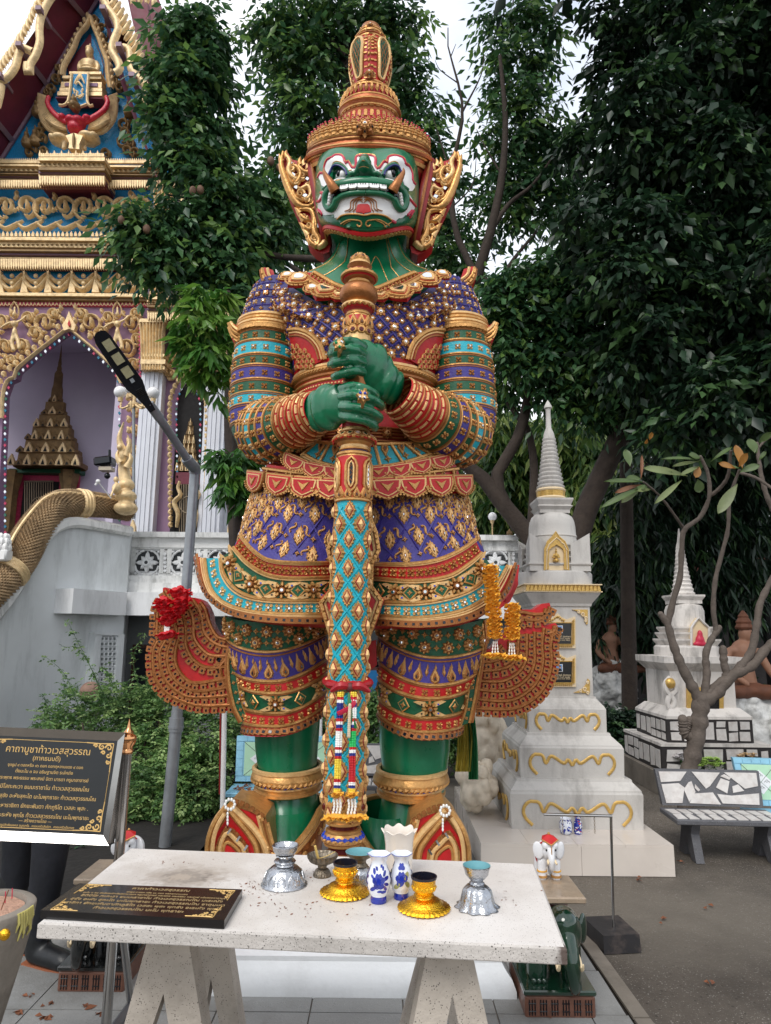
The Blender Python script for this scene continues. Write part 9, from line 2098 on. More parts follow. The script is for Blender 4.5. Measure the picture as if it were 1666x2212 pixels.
CYT=mat('sky_blue_tile',(136,190,214),.35,var=.08,vs=8,dirt=.3,ds=9)
bench(at(1562,1790,5.5),.80,RAD(-3),'dark bench with white marble shards on its back, at the right by the chedi','mosaic')
bench(at(608,1745,6.3),.90,RAD(2),'light blue tiled bench with a printed diamond pattern behind the left leg','blue',.29,.39)
bench(at(768,1770,6.6),.52,0,'pale marble shard bench between the club and the right leg','mosaic',.29,.29)
bench(at(1712,1790,5.6),.62,RAD(-8),'light blue tiled bench cut by the right edge','blue',.28,.36)
t=thing('fallen_leaves',at(560,1690,6.2),'brown dry leaves lying on the seat of the light blue bench','leaves')
g=MB();random.seed(4)
for _ in range(46):c=Vector((at(random.uniform(510,575),1700,6.25).x,random.uniform(6.15,6.35),.302));a=random.uniform(0,6);d=Vector((math.cos(a),math.sin(a),0))*random.uniform(.01,.035);e=Vector((-d.y,d.x,.01))*.5;g.add([c-d,c+e,c+d+Vector((0,0,.012)),c-e],[(0,1,2),(0,2,3)],DEB)
g.build('leaf_litter',t,0,kind='stuff')
# ---- thin white poles with red cords
for x,y0,y1,Y,lb in((487,1540,1700,6.0,'thin white pole with a dark red cord left of the blue bench'),(694,1540,1640,6.9,'thin white pole partly hidden between the left leg and the club')):
 t=thing('thin_pole',at(x,y1,Y),lb,'pole');a,b=at(x,1430,Y),at(x-5,1760,Y);b.z=0;g=MB();g.tube([a,b],.021,WHITEP,10);g.build('pole',t);g=MB();g.tube([a+Vector((-.035,0,0)),(a+b)/2+Vector((-.03,0,0)),b+Vector((-.035,0,.3))],.009,DRED,5);g.build('cord',t)
 # ---- ascetic statues on white rock
RKW=mat('white_rock',(206,206,204),.85,var=.15,vs=5,bump=.8,bs=14,dirt=.8,ds=7,dcol=(90,88,84));RKT=mat('teal_rock',(26,84,86),.8,var=.3,vs=5,bump=.7,bs=14);RKC=mat('cream_rock',(224,210,188),.8,var=.12,vs=5,bump=.6,bs=16,dirt=.5,ds=6,dcol=(150,130,106));BRN=mat('ochre_robe',(98,58,38),.7,var=.25,vs=8);BSK=mat('painted_skin',(144,104,82),.6,var=.12,vs=8)
def rock(nm,c,r,n,m,label,seed,flat=.8,parent=None):
 rnd=random.Random(seed);pr_=[('s',Vector(c),(r[0]*.8,r[1]*.8,r[2]*.8))]
 for _ in range(n):a,b=rnd.uniform(0,2*PI),rnd.uniform(-1,1);q=math.sqrt(1-b*b);k=rnd.uniform(.14,.34);pr_.append(('s',Vector(c)+Vector((r[0]*.8*q*math.cos(a),r[1]*.8*q*math.sin(a),r[2]*.8*b)),(r[0]*k,r[1]*k,r[2]*k*1.1)))
 o=fuse(nm,pr_,m,parent,vox=min(r)*.06,smooth_it=1)
 for v in o.data.vertices:v.co+=Vector(v.normal)*(noise.noise(v.co*9)*min(r)*.1+noise.noise(v.co*23)*min(r)*.04)
 if parent is None:tag(o,label,'rock')
 return o
rock('rock',at(1610,1560,8.6),(.62,.5,.42),60,RKW,'big white artificial rock under the seated ascetic at the right edge',3);rock('rock',at(1625,1640,8.5),(.6,.5,.45),40,RKT,'teal painted rock below the white rock at the right edge',4)
rock('rock',at(1322,1490,12.0),(.38,.35,.5),50,RKW,'distant pale rock under the far ascetic statue',5);rock('rock',at(1030,1690,5.9),(.17,.25,.2),30,RKC,'cream rock at ground level left of the chedi platform',6);rock('rock',at(1052,1590,6.9),(.24,.3,.36),40,RKC,'tall cream rock behind the sheer cloths',7)
def ascetic(px,py,Y,s,face,label):
 P=at(px,py,Y);t=thing('ascetic_statue',P,label,'statue');V=lambda x,y,z:P+Vector((x*s*face,y*s,z*s))
 fuse('body',[('t',[V(0,0,.1),V(-.02,0,.4),V(0,0,.62)],[.17*s,.15*s,.17*s]),('s',V(0,0,.62),(.24*s,.13*s,.09*s)),('t',[V(0,0,.66),V(.02,0,.76)],.06*s),('s',V(.05,-.02,.86),(.1*s,.1*s,.13*s)),('s',V(.13,-.03,.85),(.035*s,.03*s,.03*s)),('t',smoothline([tuple(V(.2,-.06,.6)),tuple(V(.3,-.14,.34)),tuple(V(.42,-.2,.14))],8),[.065*s-.003*s*k for k in range(8)]),('t',smoothline([tuple(V(-.22,0,.6)),tuple(V(-.3,-.12,.36)),tuple(V(-.1,-.24,.16))],8),[.065*s-.003*s*k for k in range(8)])],BSK,t,vox=.018*s,smooth_it=3)
 fuse('robe',[('s',V(0,-.05,.06),(.3*s,.26*s,.13*s)),('t',[V(-.1,-.1,.05),V(.35,-.28,.05),V(.6,-.2,.03)],[.12*s,.1*s,.06*s]),('t',[V(.1,-.1,.05),V(-.3,-.3,.05)],[.12*s,.09*s])],BRN,t,vox=.02*s,smooth_it=3)
 g=MB();g.lathe([(.11*s,0),(.125*s,.03*s),(.1*s,.08*s),(.11*s,.11*s),(.07*s,.17*s),(.075*s,.19*s),(.02*s,.27*s),(0,.28*s)],V(.04,-.01,.93),BRN,16,lobes=8,amp=.04);g.build('headdress',t)
 g=MB();g.sph(V(.13,-.05,.77),(.05*s,.05*s,.09*s),BLACKP,10,8);g.tube([V(.1,-.12,.84),V(.16,-.07,.83)],.015*s,BLACKP,6);g.build('beard',t);g=MB();g.sph(V(.1,-.11,.89),(.012*s,.01*s,.01*s),BLACKP,6,4);g.build('eye',t)
ascetic(1612,1500,8.5,.82,1,'seated bearded ascetic statue with orange headdress on the rock at the right edge');ascetic(1322,1448,12.0,.82,1,'distant seated ascetic statue in the shade left of the frangipani')
t=thing('stone_ball',at(195,1492,8.3),'brown clay ball ornament half hidden above the bush','ball');g=MB();g.sph(at(195,1494,8.3),.115,mat('clay_ball',(140,112,98),.85,var=.2,vs=14,bump=.6,bs=30),20,14);g.build('ball',t)
# ================================================================ trees, shrubs
BARK=mat('dark_bark',(58,48,42),.9,var=.3,vs=9,bump=.9,bs=26,dirt=.4,ds=3,dcol=(84,74,64));BARKF=mat('frangipani_bark',(98,88,80),.85,var=.2,vs=14,bump=.7,bs=40,dirt=.5,ds=8,dcol=(64,54,48))
def leafm(nm,c,tr=.3,rough=.36,v=.3):return mat(nm,c,rough,var=v,vs=2.5,trans=tr,rv=.12,spec=.55)
LF1=[leafm('leaf_deep',(74,112,68),.35),leafm('leaf_dark',(52,86,58)),leafm('leaf_mid',(108,142,72),.4)]
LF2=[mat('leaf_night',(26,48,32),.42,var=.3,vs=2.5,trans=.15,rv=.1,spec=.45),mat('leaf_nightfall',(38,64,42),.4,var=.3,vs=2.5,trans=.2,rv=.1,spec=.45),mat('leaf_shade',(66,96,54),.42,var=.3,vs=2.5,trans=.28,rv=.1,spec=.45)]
LFB=[leafm('leaf_bright',(104,146,58),.4),leafm('leaf_fresh',(70,118,48),.35),leafm('leaf_young',(140,172,84),.4)]
LFM=[leafm('leaf_bamboo',(120,152,78),.35),leafm('leaf_bamboo_dark',(62,98,52),.3),leafm('leaf_bamboo_light',(172,190,106),.4)]
LFH=[leafm('hedge_leaf',(108,142,80),.35,.5),leafm('hedge_leaf_dark',(70,104,56),.3,.5),leafm('hedge_leaf_light',(158,184,116),.4,.5)]
def leaves(name,clumps,n,L,W,mats,parent=None,probs=(.45,.35,.2),pinn=7,droop=.8,seed=1,kind='stuff',shell=.45,flatz=1.,label=None,cat=None,sprd=2.2,shrink=1.):
 """clumps: (px, py, Y, radius in picture units[, vertical factor]); n sprays in all, each of `pinn` leaflets"""
 r=np.random.default_rng(seed);C=[];Rr=[];Wt=[]
 for c in clumps:
  P=at(c[0],c[1],c[2]);k=mpp(c[0],c[1],c[2]);rad=c[3]*k*shrink;C.append(tuple(P));vf=c[4]if len(c)>4 else 1.;Rr.append((rad,rad*1.15,rad*vf));Wt.append((c[3]**2*vf))
 C=np.array(C);Rr=np.array(Rr);Wt=np.array(Wt)/sum(Wt);idx=r.choice(len(C),n,p=Wt)
 d=r.normal(size=(n,3));d/=np.linalg.norm(d,axis=1)[:,None];rad=(shell+(1-shell)*r.random(n))**.7;rad*=r.uniform(.7,1.1,n)
 base=C[idx]+d*Rr[idx]*rad[:,None]
 az=r.uniform(0,2*PI,n);axis=np.stack([np.cos(az),np.sin(az),r.uniform(-.9,.35,n)],1);axis=axis*.75+d*.5;axis/=np.linalg.norm(axis,axis=1)[:,None]
 sz=r.uniform(.6,1.35,n);V=[];
 for j in range(pinn):
  t=(j//2)/max(1,(pinn-1)/2);side=1 if j%2 else-1
  if j==pinn-1:side=0
  p=base+axis*(t*L*sprd*sz)[:,None];p[:,2]-=droop*.5*(t**2)*L*sprd*sz
  sd=np.cross(axis,np.tile([0,0,1.],(n,1)));sd/=np.linalg.norm(sd,axis=1)[:,None]+1e-9
  ld=axis*(.55 if side else 1)+sd*side*.8+np.stack([np.zeros(n),np.zeros(n),-droop*r.uniform(.4,1.3,n)],1)+r.normal(scale=.18,size=(n,3));ld/=np.linalg.norm(ld,axis=1)[:,None]
  wv=np.cross(ld,r.normal(size=(n,3))*.55+np.array([0,0,1.]));wv/=np.linalg.norm(wv,axis=1)[:,None]+1e-9;nn=np.cross(wv,ld)
  ll=(L*sz*r.uniform(.75,1.15,n))[:,None];ww=ll*(W/L)
  V.append(np.stack([p,p+ld*ll*.42+wv*ww*.5+nn*ww*.12,p+ld*ll-nn*ww*.15,p+ld*ll*.42-wv*ww*.5+nn*ww*.12],1))
 V=np.concatenate(V,0);m=V.shape[0];verts=V.reshape(-1,3).astype(np.float32)
 i0=np.arange(m,dtype=np.int32)*4;tri=np.stack([i0,i0+1,i0+2,i0,i0+2,i0+3],1).reshape(-1)
 me=bpy.data.meshes.new(name);me.vertices.add(m*4);me.vertices.foreach_set('co',verts.reshape(-1));me.loops.add(m*6);me.loops.foreach_set('vertex_index',tri);me.polygons.add(m*2)
 me.polygons.foreach_set('loop_start',np.arange(m*2,dtype=np.int32)*3)
 cm=r.choice(3,n,p=probs);mi=np.repeat(np.tile(cm,pinn),2).astype(np.int32);me.polygons.foreach_set('material_index',mi)
 for q in mats:me.materials.append(q)
 me.update(calc_edges=True);me.validate()
 o=bpy.data.objects.new(name,me);link(o,parent)
 return tag(o,label,cat,None,kind)
def limb(mb,pts,r0,r1,m=BARK,Yd=None,n=14,seg=9):
 P=[at(*p)if len(p)==3 else at(p[0],p[1],Yd)for p in pts];q=smoothline(P,n);mb.tube(q,[r0+(r1-r0)*k/(n-1)for k in range(n)],m,seg)
def tree(name,base,label,limbs,clumps,n,L,W,mats,fruit=(),parts='crown',**kw):
 t=thing(name,base,label,'tree')
 for i,(pts,r0,r1,Yd)in enumerate(limbs):
  g=MB();limb(g,pts,r0,r1,Yd=Yd);g.build('trunk' if i==0 else 'branch',t,60)
 leaves(parts,clumps,n,L,W,mats,t,**kw)
 for(x,y,Y,r)in fruit:g=MB();g.sph(at(x,y,Y),(r,r,r*1.3),mat('brown_fruit',(112,84,66),.7,var=.2,vs=20),10,8);g.build('fruit',t)
 return t
 # tree in front of the temple (left crown, with round brown fruit)
YL=8.2
tree('mahogany_tree',at(560,1700,9.5).to_tuple()[:2]+(0,),'big leafy mahogany tree with round brown fruit in front of the temple gable',[([(548,1500),(520,1180),(505,900),(512,760),(530,640)],.17,.12,9.0),([(530,660),(470,600),(430,560),(380,560),(300,550)],.07,.02,8.6),([(705,560),(620,556),(560,548),(480,556),(400,548)],.05,.02,8.4),([(530,640),(520,500),(490,380),(440,250),(400,120)],.09,.02,8.6),([(490,380),(420,330),(360,300)],.04,.012,8.4),([(440,250),(380,200),(340,130)],.03,.01,8.4),([(520,500),(450,440),(360,420)],.04,.012,8.4)],[(386,70,YL,52),(430,75,YL,58),(475,120,YL+.3,32),(371,150,YL,52),(420,170,YL,62),(480,200,YL+.3,28),(361,235,YL,48),(400,260,YL,62),(470,290,YL+.2,52),(386,335,YL,58),(440,350,YL,60),(500,400,YL+.2,50),(470,430,YL,60),(420,480,YL,55),(360,470,YL-.2,56),(290,470,YL-.3,42),(268,500,YL-.3,30),(330,530,YL-.2,48),(400,555,YL,50),(470,520,YL,58),(520,480,YL+.2,46),(440,600,YL,34),(330,580,YL-.2,30),(545,560,YL+.3,46),(590,500,YL+.4,44),(600,440,YL+.6,40),(560,420,YL+.5,44),(500,570,YL,44),(560,610,YL+.4,30),(406,30,YL,24),(450,30,YL,20),(520,640,YL,26)],2500,.15,.068,LF1,shrink=.78,shell=.15,fruit=[(417,412,7.7,.045),(433,410,7.7,.045),(262,475,7.5,.04),(317,495,7.6,.045),(585,348,8.2,.05),(604,362,8.3,.045)],seed=2)
YC=11.0
tree('tall_tree',at(760,1600,11.5).to_tuple()[:2]+(0,),'tall dark green tree rising behind the statue crown',[([(700,1300),(735,700),(760,350),(750,180),(745,-60)],.22,.10,11.2),([(752,210),(700,330),(640,470)],.06,.02,11),([(755,300),(840,420),(900,520)],.06,.02,11),([(748,150),(820,60),(880,20)],.05,.02,11),([(748,120),(680,60),(600,30)],.05,.02,11),([(735,700),(650,590),(560,540)],.07,.03,10.6)],[(560,70,YC,42),(620,40,YC,70),(700,30,YC,80),(790,20,YC,70),(850,50,YC,55),(890,20,YC,36),(625,130,YC,56),(680,130,YC,75),(760,120,YC+.5,75),(850,130,YC,60),(620,220,YC,62),(690,240,YC,70),(870,210,YC,58),(900,160,YC,36),(640,310,YC,55),(610,360,YC,44),(900,280,YC,50),(930,330,YC,48),(960,400,YC,50),(940,240,YC,34),(920,450,YC,40),(960,480,YC,46),(980,540,YC,46),(930,560,YC,36),(570,470,YC,44),(640,440,YC,44),(600,500,YC,50),(650,540,YC,34),(1000,600,YC,40),(720,350,YC+1,70),(860,350,YC+1,60)],1900,.19,.085,LF1,probs=(.4,.3,.3),seed=3,shrink=.78,shell=.12)
# slender tree with bare twigs
tree('slender_tree',at(1010,1600,11).to_tuple()[:2]+(0,),'slender tree with bare upper twigs right of the statue head',[([(1030,760),(1010,690),(1030,600),(1060,500),(1085,380),(1092,260),(1080,120)],.11,.03,10.4),([(1060,500),(1100,440),(1150,400),(1200,330)],.05,.012,10.4),([(1030,600),(985,500),(975,380),(1000,250),(990,180),(968,100),(968,60)],.06,.008,10.2),([(990,180),(950,150),(940,130)],.012,.004,10.2),([(975,120),(985,95)],.01,.004,10.2),([(1000,240),(1040,160),(1045,120)],.02,.005,10.2),([(1040,600),(1110,620),(1170,570),(1200,520)],.03,.006,10.4),([(1110,620),(1160,640)],.015,.005,10.4),([(1012,700),(1060,640),(1110,560),(1160,500)],.06,.02,10.6),([(975,380),(950,300),(935,250)],.02,.005,10.3),([(1085,380),(1050,320),(1030,280)],.02,.006,10.4),([(975,450),(1020,400),(1030,330)],.015,.005,10.2)],[(1060,50,YC,40),(1130,30,YC,56),(1190,60,YC,34),(1080,120,YC,46),(1150,130,YC,56),(1070,200,YC,42),(1130,220,YC,56),(1180,260,YC,50),(1060,290,YC,40),(1130,310,YC,52),(1200,330,YC,50),(1080,370,YC,42),(1150,400,YC,50),(1210,410,YC,40),(1060,440,YC,36),(1110,470,YC,36),(1230,280,YC,34),(1050,520,YC,28),(1180,460,YC,30),(1130,400,YC,40),(1240,370,YC,34),(1000,470,YC,26),(1015,580,YC,24)],950,.18,.08,LF1,seed=4,shrink=.76,shell=.12)
# forked tree in the middle right (V limbs behind the chedi)
YV=9.4
tree('forked_tree',at(1190,1700,10).to_tuple()[:2]+(0,),'thick forked dark tree behind the tall chedi',[([(1190,1700),(1185,1350),(1165,1200),(1138,1150),(1092,1098),(1051,1040),(1001,1000)],.24,.09,9.6),([(1120,1140),(1072,1036),(1113,958),(1134,896),(1150,813),(1175,735),(1190,690),(1200,640)],.10,.05,9.6),([(1150,1150),(1154,1010),(1140,929),(1112,890),(1088,850),(1075,800)],.08,.03,9.8),([(1240,1300),(1241,1157),(1266,1103),(1307,1012),(1336,950),(1361,896),(1420,790),(1500,680),(1560,570),(1600,440),(1620,200)],.17,.08,9.4),([(1361,896),(1340,800),(1330,700)],.06,.03,9.4),([(1480,700),(1560,640),(1680,600)],.05,.02,9.2),([(1600,360),(1560,260),(1520,150)],.04,.015,9.2),([(1380,880),(1480,830),(1600,760),(1690,700)],.05,.02,9.3)],[(1100,620,YV,56),(1160,590,YV,50),(1230,570,YV,56),(1080,680,YV,46),(1140,680,YV,56),(1220,660,YV,66),(1060,620,YV,30),(1290,520,YV,50),(1100,760,YV,46),(1170,780,YV,50),(1240,760,YV,60),(1100,840,YV+.6,36),(1210,850,YV,44),(1280,640,YV,66),(1300,760,YV,70),(1280,860,YV,50),(1060,740,YV+.5,30),(1200,720,YV,50),(1340,840,YV,60),(1070,860,YV+.8,24)],2300,.155,.068,LF1,seed=5,shrink=.84,shell=.15)
# great dark tree on the right
YR=8.0;rc=[]
rnd=random.Random(9)
for(x,y,r)in((1310,30,40),(1380,20,60),(1460,20,70),(1550,10,80),(1640,20,80),(1340,100,52),(1420,110,70),(1510,110,80),(1610,110,85),(1300,170,36),(1380,190,62),(1470,210,80),(1570,210,85),(1660,220,80),(1290,240,34),(1350,280,55),(1430,300,75),(1530,310,85),(1640,330,85),(1330,370,58),(1400,390,70),(1490,410,80),(1590,430,85),(1310,450,55),(1380,480,66),(1460,510,75),(1560,530,85),(1660,540,80),(1290,520,48),(1340,570,60),(1430,600,70),(1530,630,80),(1630,650,85),(1330,660,60),(1400,700,66),(1490,730,80),(1590,760,85),(1670,780,80),(1340,760,55),(1430,810,66),(1530,850,80),(1640,880,80),(1380,880,50),(1460,920,60),(1250,300,40),(1255,440,36),(1230,500,30)):rc.append((x,y,YR+rnd.uniform(-.6,1.2),r))
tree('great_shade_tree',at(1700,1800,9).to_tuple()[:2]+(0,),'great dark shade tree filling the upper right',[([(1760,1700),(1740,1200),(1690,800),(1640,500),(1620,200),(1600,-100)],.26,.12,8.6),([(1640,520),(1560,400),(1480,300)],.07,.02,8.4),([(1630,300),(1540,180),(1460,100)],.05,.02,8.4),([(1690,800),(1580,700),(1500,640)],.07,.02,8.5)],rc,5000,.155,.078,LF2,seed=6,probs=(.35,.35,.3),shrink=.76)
# canopy added over and beyond the right of the frame to shade that side
tree('added_canopy_tree',(7.5,5.5,0),'added dark tree beyond the right of the frame, its canopy shading that side',[([(1900,1900),(1880,1300),(1800,700),(1700,300)],.28,.12,6.5)],[(1640+i*90,-260+j*130,7.0+(i*7+j*3)%5*.6,110)for i in range(1,6)for j in range(0,8)]+[(1400+i*110,-330+j*110,7.4,110)for i in range(4)for j in range(2)],3600,.16,.08,LF2,seed=7,pinn=7)
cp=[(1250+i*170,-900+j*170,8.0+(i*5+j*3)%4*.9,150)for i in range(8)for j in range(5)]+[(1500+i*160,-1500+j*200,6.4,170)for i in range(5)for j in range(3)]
leaves('added_upper_crown',cp,3600,.26,.13,LF2,bpy.data.objects['great_shade_tree'],seed=17,pinn=7)  # leaf clumps added above the frame, out of view, to darken the right
# background foliage on the right: mango trees and thicket, nearly black below
tree('mango_tree',at(1290,1500,15).to_tuple()[:2]+(0,),'light green drooping mango tree far behind the chedi',[([(1300,1500),(1295,1300),(1290,1100)],.2,.1,15.5)],[(1080,930,16,60),(1140,960,16,60),(1200,930,15,50),(1240,960,15,56),(1290,990,15,60),(1330,930,15.5,50),(1260,1060,14.6,62),(1320,1080,14.6,60),(1240,1140,14.6,60),(1300,1170,14.4,66),(1350,1010,15,50),(1360,1130,14.5,60),(1080,1010,16,60),(1060,1090,16,56),(1130,1060,16,50),(1200,1040,15.5,40),(1280,1240,14,60),(1340,1230,14,60)],3900,.34,.07,LFM,seed=8,pinn=5,droop=1.4,probs=(.4,.4,.2),sprd=.9)
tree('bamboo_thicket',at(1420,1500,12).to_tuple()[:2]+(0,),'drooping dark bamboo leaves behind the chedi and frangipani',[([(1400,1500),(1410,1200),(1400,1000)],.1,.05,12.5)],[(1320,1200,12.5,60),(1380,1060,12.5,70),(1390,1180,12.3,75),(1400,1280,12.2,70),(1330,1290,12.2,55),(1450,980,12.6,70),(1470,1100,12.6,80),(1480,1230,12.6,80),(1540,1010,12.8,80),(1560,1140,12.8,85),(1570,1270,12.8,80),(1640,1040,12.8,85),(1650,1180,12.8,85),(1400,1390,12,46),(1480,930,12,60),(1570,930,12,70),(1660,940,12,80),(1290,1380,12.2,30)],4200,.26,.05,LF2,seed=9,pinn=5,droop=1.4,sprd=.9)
hd=[]
for i in range(12):
 for j in range(6):hd.append((900+i*90+(j%2)*40,560+j*150,19+(i%3),110))
hd=[h for h in hd if not(h[1]<880 and h[0]<1330)]
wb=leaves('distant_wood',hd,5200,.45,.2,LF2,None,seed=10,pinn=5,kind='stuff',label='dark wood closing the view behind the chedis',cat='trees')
# far shed roof glimpsed in the dark
t=thing('shade_trunk',at(1360,1560,11.2).to_tuple()[:2]+(0,),'straight dark trunk in the shade beside the far ascetic','tree');g=MB();a=at(1360,1560,11.2);a.z=0;g.tube([a,at(1356,1240,11.2),at(1352,1000,11.2)],[.13,.11,.1],BARK,12);g.build('trunk',t)
t=thing('distant_shed',at(1590,1240,15),'dark shed with a reddish tiled roof in the shade at the right','shed')
g=MB();A=[at(x,y,Y)for x,y,Y in((1330,1235,15),(1720,1235,15),(1720,1205,17),(1330,1205,17))];g.add(A,[(0,1,2,3)],mat('old_red_tiles',(110,54,44),.8,var=.4,vs=12));g.build('roof',t,0);g=MB();a,b=at(1270,1240,15.4),at(1760,1400,15.4);g.bb((a.x,15.4,0),(b.x,15.6,a.z),mat('shed_wall',(60,56,54),.9,var=.3));g.build('wall',t,0)
for k in range(6):g=MB();x=1290+k*75;a=at(x,1420,13.4);g.tube([Vector((a.x,a.y,0)),Vector((a.x,a.y,at(x,1240,13.4).z))],.1,DARKI,8);g.build('post',t)
g=MB();a,b=at(1275,1383,13.6),at(1330,1389,13.6);g.bb((a.x,13.6,b.z),(b.x,13.7,a.z),WHITEW);g.build('white_rail',t,0)
# frangipani with bare twisted limbs and a few long leaves
YF=6.7;FT=thing('frangipani_tree',at(1483,1740,YF).to_tuple()[:2]+(0,),'bare frangipani tree with twisted grey limbs and a few long leaves at the right','tree')
def fl_(pts,r0,r1,nm='branch',Y0=YF,Y1=YF):
 n=26;q=smoothline([(*c4(*p),Y0+(Y1-Y0)*i/max(1,len(pts)-1))for i,p in enumerate(pts)],n);g=MB();k=mpp(1500,1400,YF)*.40;rr2=[(r0+(r1-r0)*i/(n-1))*k*(1+.10*math.sin(i*1.7+len(pts))+.07*math.sin(i*3.9))for i in range(n)];g.tube([at(*p)for p in q],rr2,BARKF,12);g.sph(at(*q[-1]),rr2[-1]*1.05,BARKF,8,6);g.build(nm,FT,60)
g0=at(1480,1740,YF);
fl_([(1215,2270),(1228,2100),(1265,1940),(1290,1800),(1300,1690)],40,44,'trunk')
fl_([(1250,1880),(1215,1860),(1205,1790)],26,24);fl_([(1215,1860),(1240,1790)],22,18)
fl_([(1300,1700),(1245,1600),(1190,1490),(1150,1380),(1125,1290),(1090,1240)],30,18);fl_([(1125,1300),(1160,1150),(1190,1050),(1200,900),(1212,800),(1290,740),(1330,670),(1345,610),(1335,500),(1297,420)],18,9,Y1=6.3);fl_([(1345,625),(1400,580),(1440,520),(1456,390)],11,8,Y1=6.4);fl_([(1215,800),(1160,720),(1100,640),(1050,590),(1000,550)],8,5,Y1=6.1)
fl_([(1310,1700),(1330,1560),(1325,1450),(1350,1380),(1395,1310)],22,16);fl_([(1380,1330),(1365,1220),(1375,1060),(1410,920),(1440,800),(1450,640),(1480,540),(1500,490)],14,8,Y1=6.4);fl_([(1500,500),(1590,530),(1680,590)],9,8,Y1=6.5)
fl_([(1310,1700),(1380,1650),(1460,1560),(1560,1510),(1640,1420),(1700,1370)],36,22);fl_([(1325,1660),(1380,1610),(1430,1560),(1420,1490),(1415,1420)],20,20);fl_([(1480,1540),(1560,1440),(1590,1300),(1610,1180),(1680,1040)],22,16);fl_([(1690,720),(1650,640),(1615,520),(1592,350)],15,10);fl_([(1592,380),(1640,330),(1700,300)],7,6)
LFF=[leafm('frangipani_leaf',(88,108,62),.3,.4),leafm('frangipani_leaf_pale',(122,134,88),.3,.45),leafm('yellowed_leaf',(158,110,50),.35,.5),leafm('dried_leaf',(134,92,66),.3,.6)]
for i,(x0,y0,x1,y1,w_,mi)in enumerate(((1000,552,793,548,26,0),(1010,575,778,686,34,0),(1000,570,885,660,40,1),(990,565,852,608,30,3),(960,580,1020,582,34,0),(985,530,905,540,44,0),(1230,520,998,478,44,1),(1150,500,1010,470,26,0),(1300,440,1090,432,22,0),(1290,445,1150,470,24,1),(930,470,905,380,46,0),(985,540,990,410,18,3),(1200,540,1056,665,30,1),(1298,425,1236,410,44,0),(1282,535,1290,605,62,0),(1350,445,1462,368,22,0),(1290,470,1190,515,24,1),(1290,470,1270,528,40,2),(1480,480,1392,452,34,2),(1515,480,1480,358,48,2),(1500,470,1545,400,40,2),(1490,560,1388,716,56,1),(1580,400,1550,325,54,0),(1590,400,1560,330,40,0),(1600,345,1668,290,36,0),(1500,500,1606,462,40,0),(1600,440,1638,390,22,0),(1500,480,1420,470,30,0),(1180,1375-600,1235,880-110,20,0)if 0 else(1040,590,965,600,26,1),(1030,330,1045,290,22,2),(1020,325,1010,350,18,2))):
 A,B=at(*c4(x0,y0),6.25),at(*c4(x1,y1),6.25-.12+(i%4)*.08);d=B-A;Ln=d.length;T=d.normalized();sdv=T.cross((Vector((0,-1,.4+.3*math.sin(i)))).normalized()).normalized();nv=sdv.cross(T);wv=w_*.55*mpp(1400,1000,6.2)*.75
 g=MB();sh_=[(0,.05),(.12,.3),(.3,.72),(.5,.98),(.68,1),(.83,.8),(.93,.45),(1,.04)];vs=[]
 for f,w2 in sh_:c=A+T*(Ln*f)+nv*(.05*Ln*math.sin(PI*f));vs+=[c-sdv*wv*w2*.5+nv*.006,c-nv*.004,c+sdv*wv*w2*.5+nv*.006]
 g.add(vs,[(k*3+j,k*3+j+1,k*3+j+4,k*3+j+3)for k in range(7)for j in(0,1)],LFF[mi]);g.build('long_leaf',FT,60,label='orange withered leaf' if mi==2 else('dry brown leaf' if mi==3 else None))
 # fresh green mango branches by the street lamp
tree('young_mango_branches',at(500,1500,7.2).to_tuple()[:2]+(0,),'bright green young mango foliage hanging beside the street lamp',[([(520,1500),(515,1000),(500,760),(505,660),(490,630)],.09,.04,7.2),([(500,760),(450,700),(420,660)],.03,.01,6.9),([(515,1000),(490,1010),(460,1000)],.03,.01,6.9)],[(430,640,6.6,34),(480,640,6.8,34),(410,690,6.6,34),(460,700,6.6,40),(420,740,6.6,34),(460,760,6.6,34),(400,780,6.6,18),(440,800,6.6,28),(480,810,6.7,24),(470,850,6.7,14),(500,720,6.9,24)],210,.19,.055,LFB,seed=11,pinn=6,droop=1.0,probs=(.4,.35,.25),shell=.2,sprd=.45)
tree('lower_mango_branch',at(540,1500,7.2).to_tuple()[:2]+(0,),'green mango leaves under the statue elbow beside the pole',[([(560,1300),(555,1050),(540,990),(490,980)],.05,.015,7.2)],[(470,985,6.8,26),(510,1000,6.8,36),(540,1040,6.9,34),(490,1050,6.8,30),(520,1080,6.9,22),(540,970,6.9,24),(480,1075,6.8,14)],130,.17,.05,LFB[1:2]+LF1[:1]+LFB[:1],seed=12,pinn=6,droop=1.1,shell=.2,sprd=.45)
# hedge and shrubs at the left
SHR=thing('left_shrub',at(330,1700,7).to_tuple()[:2]+(0,),'loose green small leaved shrub with arching sprays left of the statue','shrub')
leaves('foliage',[(150,1600,7.2,70),(220,1560,7.3,60),(290,1540,7.2,60),(350,1560,7.0,60),(200,1640,7.0,70),(290,1640,6.9,80),(380,1640,6.8,80),(450,1600,6.9,70),(520,1600,6.9,60),(330,1720,6.6,80),(420,1720,6.6,80),(500,1680,6.7,60),(240,1500,7.3,36),(160,1520,7.3,40),(330,1490,7.2,36),(410,1520,7.1,40),(110,1560,7.3,36),(480,1530,7.1,50),(250,1780,6.4,70),(340,1800,6.4,60),(560,1640,7.3,50),(600,1600,7.4,50),(660,1570,7.6,50)],6500,.04,.021,LFH,SHR,seed=13,pinn=9,droop=.2,probs=(.45,.33,.22),sprd=2.6)
leaves('dark_foliage',[(180,1680,7.0,70),(120,1740,6.8,70),(190,1800,6.4,80),(260,1850,6.2,60),(130,1880,5.6,60),(100,1800,6.0,50),(400,1780,6.5,50)],1900,.05,.025,LF1,SHR,seed=14,pinn=9,droop=.3)
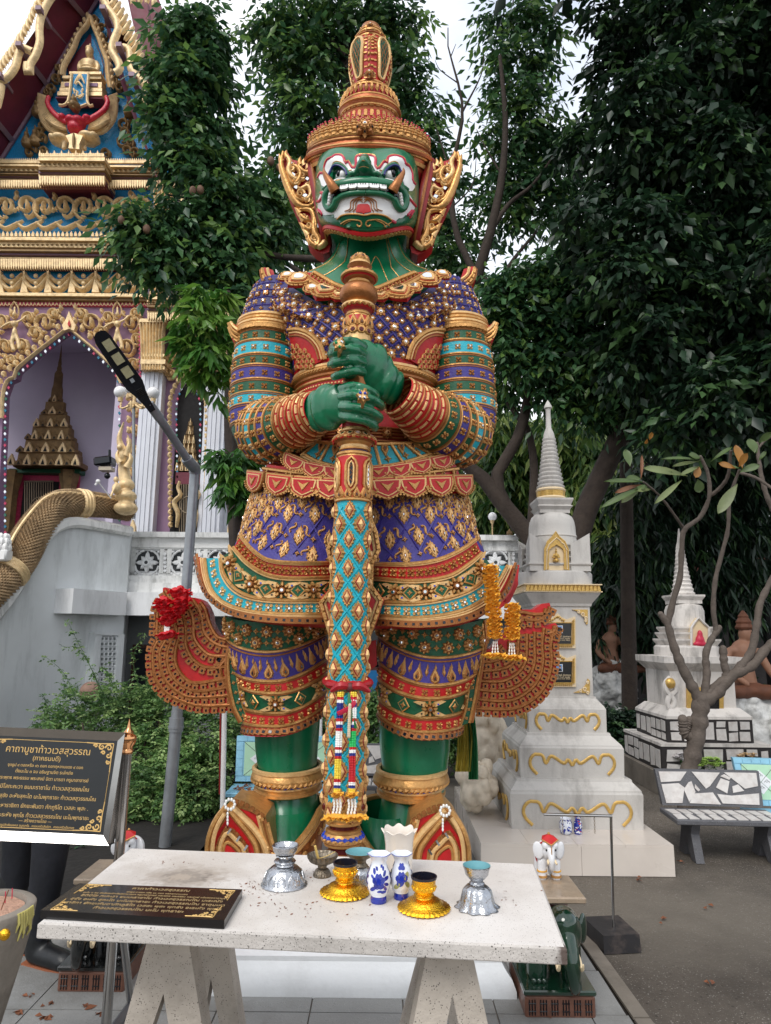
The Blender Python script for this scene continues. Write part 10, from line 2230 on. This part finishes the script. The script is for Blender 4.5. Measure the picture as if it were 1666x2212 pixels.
g=MB()
for k in range(30):x=140+k*17;a=at(x,1760,6.7);a.z=0;b=at(x+rnd.uniform(-50,50),1600+rnd.uniform(-40,40),6.9);g.tube(smoothline([a,a.lerp(b,.5)+Vector((.03,0,.1)),b],6),.009,BARK,5)
g.build('stems',SHR,60,kind='stuff')
for pts in([(190,1580),(160,1500),(135,1450),(100,1420)],[(250,1560),(215,1480),(170,1400),(142,1398)],[(240,1560),(200,1450),(165,1380),(148,1345)],[(330,1540),(300,1480),(288,1420),(310,1370)],[(420,1540),(400,1460),(380,1400)],[(150,1600),(110,1560),(95,1500)],[(300,1540),(330,1480),(370,1450),(400,1440)],[(260,1530),(240,1470),(225,1440)],[(420,1750),(440,1800),(470,1850)],[(400,1770),(430,1830),(430,1850)]):
 g=MB();q=smoothline([at(x,y,7.0 if pts[0][1]<1700 else 6.3)for x,y in pts],12);g.tube(q,[.006*(1-k/14)for k in range(12)],LFH[1],5);g.build('spray_stem',SHR,60)
 leaves('spray_leaves',[(x,y,7.0 if pts[0][1]<1700 else 6.3,6)for x,y in smoothline(pts,12)],60,.035,.02,LFH,SHR,seed=int(pts[0][0]),pinn=3,droop=.1,sprd=.6)
HB=thing('back_hedge',at(860,1600,8).to_tuple()[:2]+(0,),'clipped green hedge behind the benches and statue legs','hedge')
leaves('foliage',[(700,1570,7.9,50),(760,1560,7.9,50),(820,1570,7.9,50),(880,1580,8,50),(940,1570,8,50),(990,1600,8,50),(820,1520,7.9,36),(720,1620,7.8,40),(980,1540,8,40),(900,1620,7.9,40)],3000,.045,.025,LFH[:2]+LF1[:1],HB,seed=15,pinn=8,droop=.2)
HR=thing('dark_hedge',at(1350,1650,10).to_tuple()[:2]+(0,),'low dark hedge in the shade between the two chedis','hedge')
leaves('foliage',[(1300,1560,10,50,.8),(1350,1570,10,50,.8),(1400,1580,10,50,.8),(1330,1620,9.6,40,.8),(1400,1640,9.5,40,.8),(1540,1560,11,60),(1640,1540,11,60),(1460,1560,11,60)],3000,.07,.035,LF2,HR,seed=16,pinn=8,droop=.3)
g=MB();random.seed(21)
for(x,y)in((88,2194),(102,2200),(190,2172),(40,2190),(60,2150),(395,2140),(1180,2192),(1160,2160),(1140,2140),(1135,2120),(1530,1960),(1440,1990),(1470,1860),(1380,1900),(1530,2120),(1060,2140),(100,2165),(215,2190)):
 for _ in range(3):c=onz(x+random.gauss(0,6),y+random.gauss(0,3),.008);a=random.uniform(0,6);L_=random.uniform(.008,.03);d=Vector((math.cos(a),math.sin(a),0))*L_;e=Vector((-d.y,d.x,.006))*.5;g.add([c-d,c+e+Vector((0,0,.006)),c+d,c-e+Vector((0,0,.004))],[(0,1,2),(0,2,3)],DEB)
tag(g.build('fallen_leaves',None,0),'brown fallen leaves scattered over paving and yard','leaves',kind='stuff')
flush_pools()
bpy.data.scenes.remove(TMP)
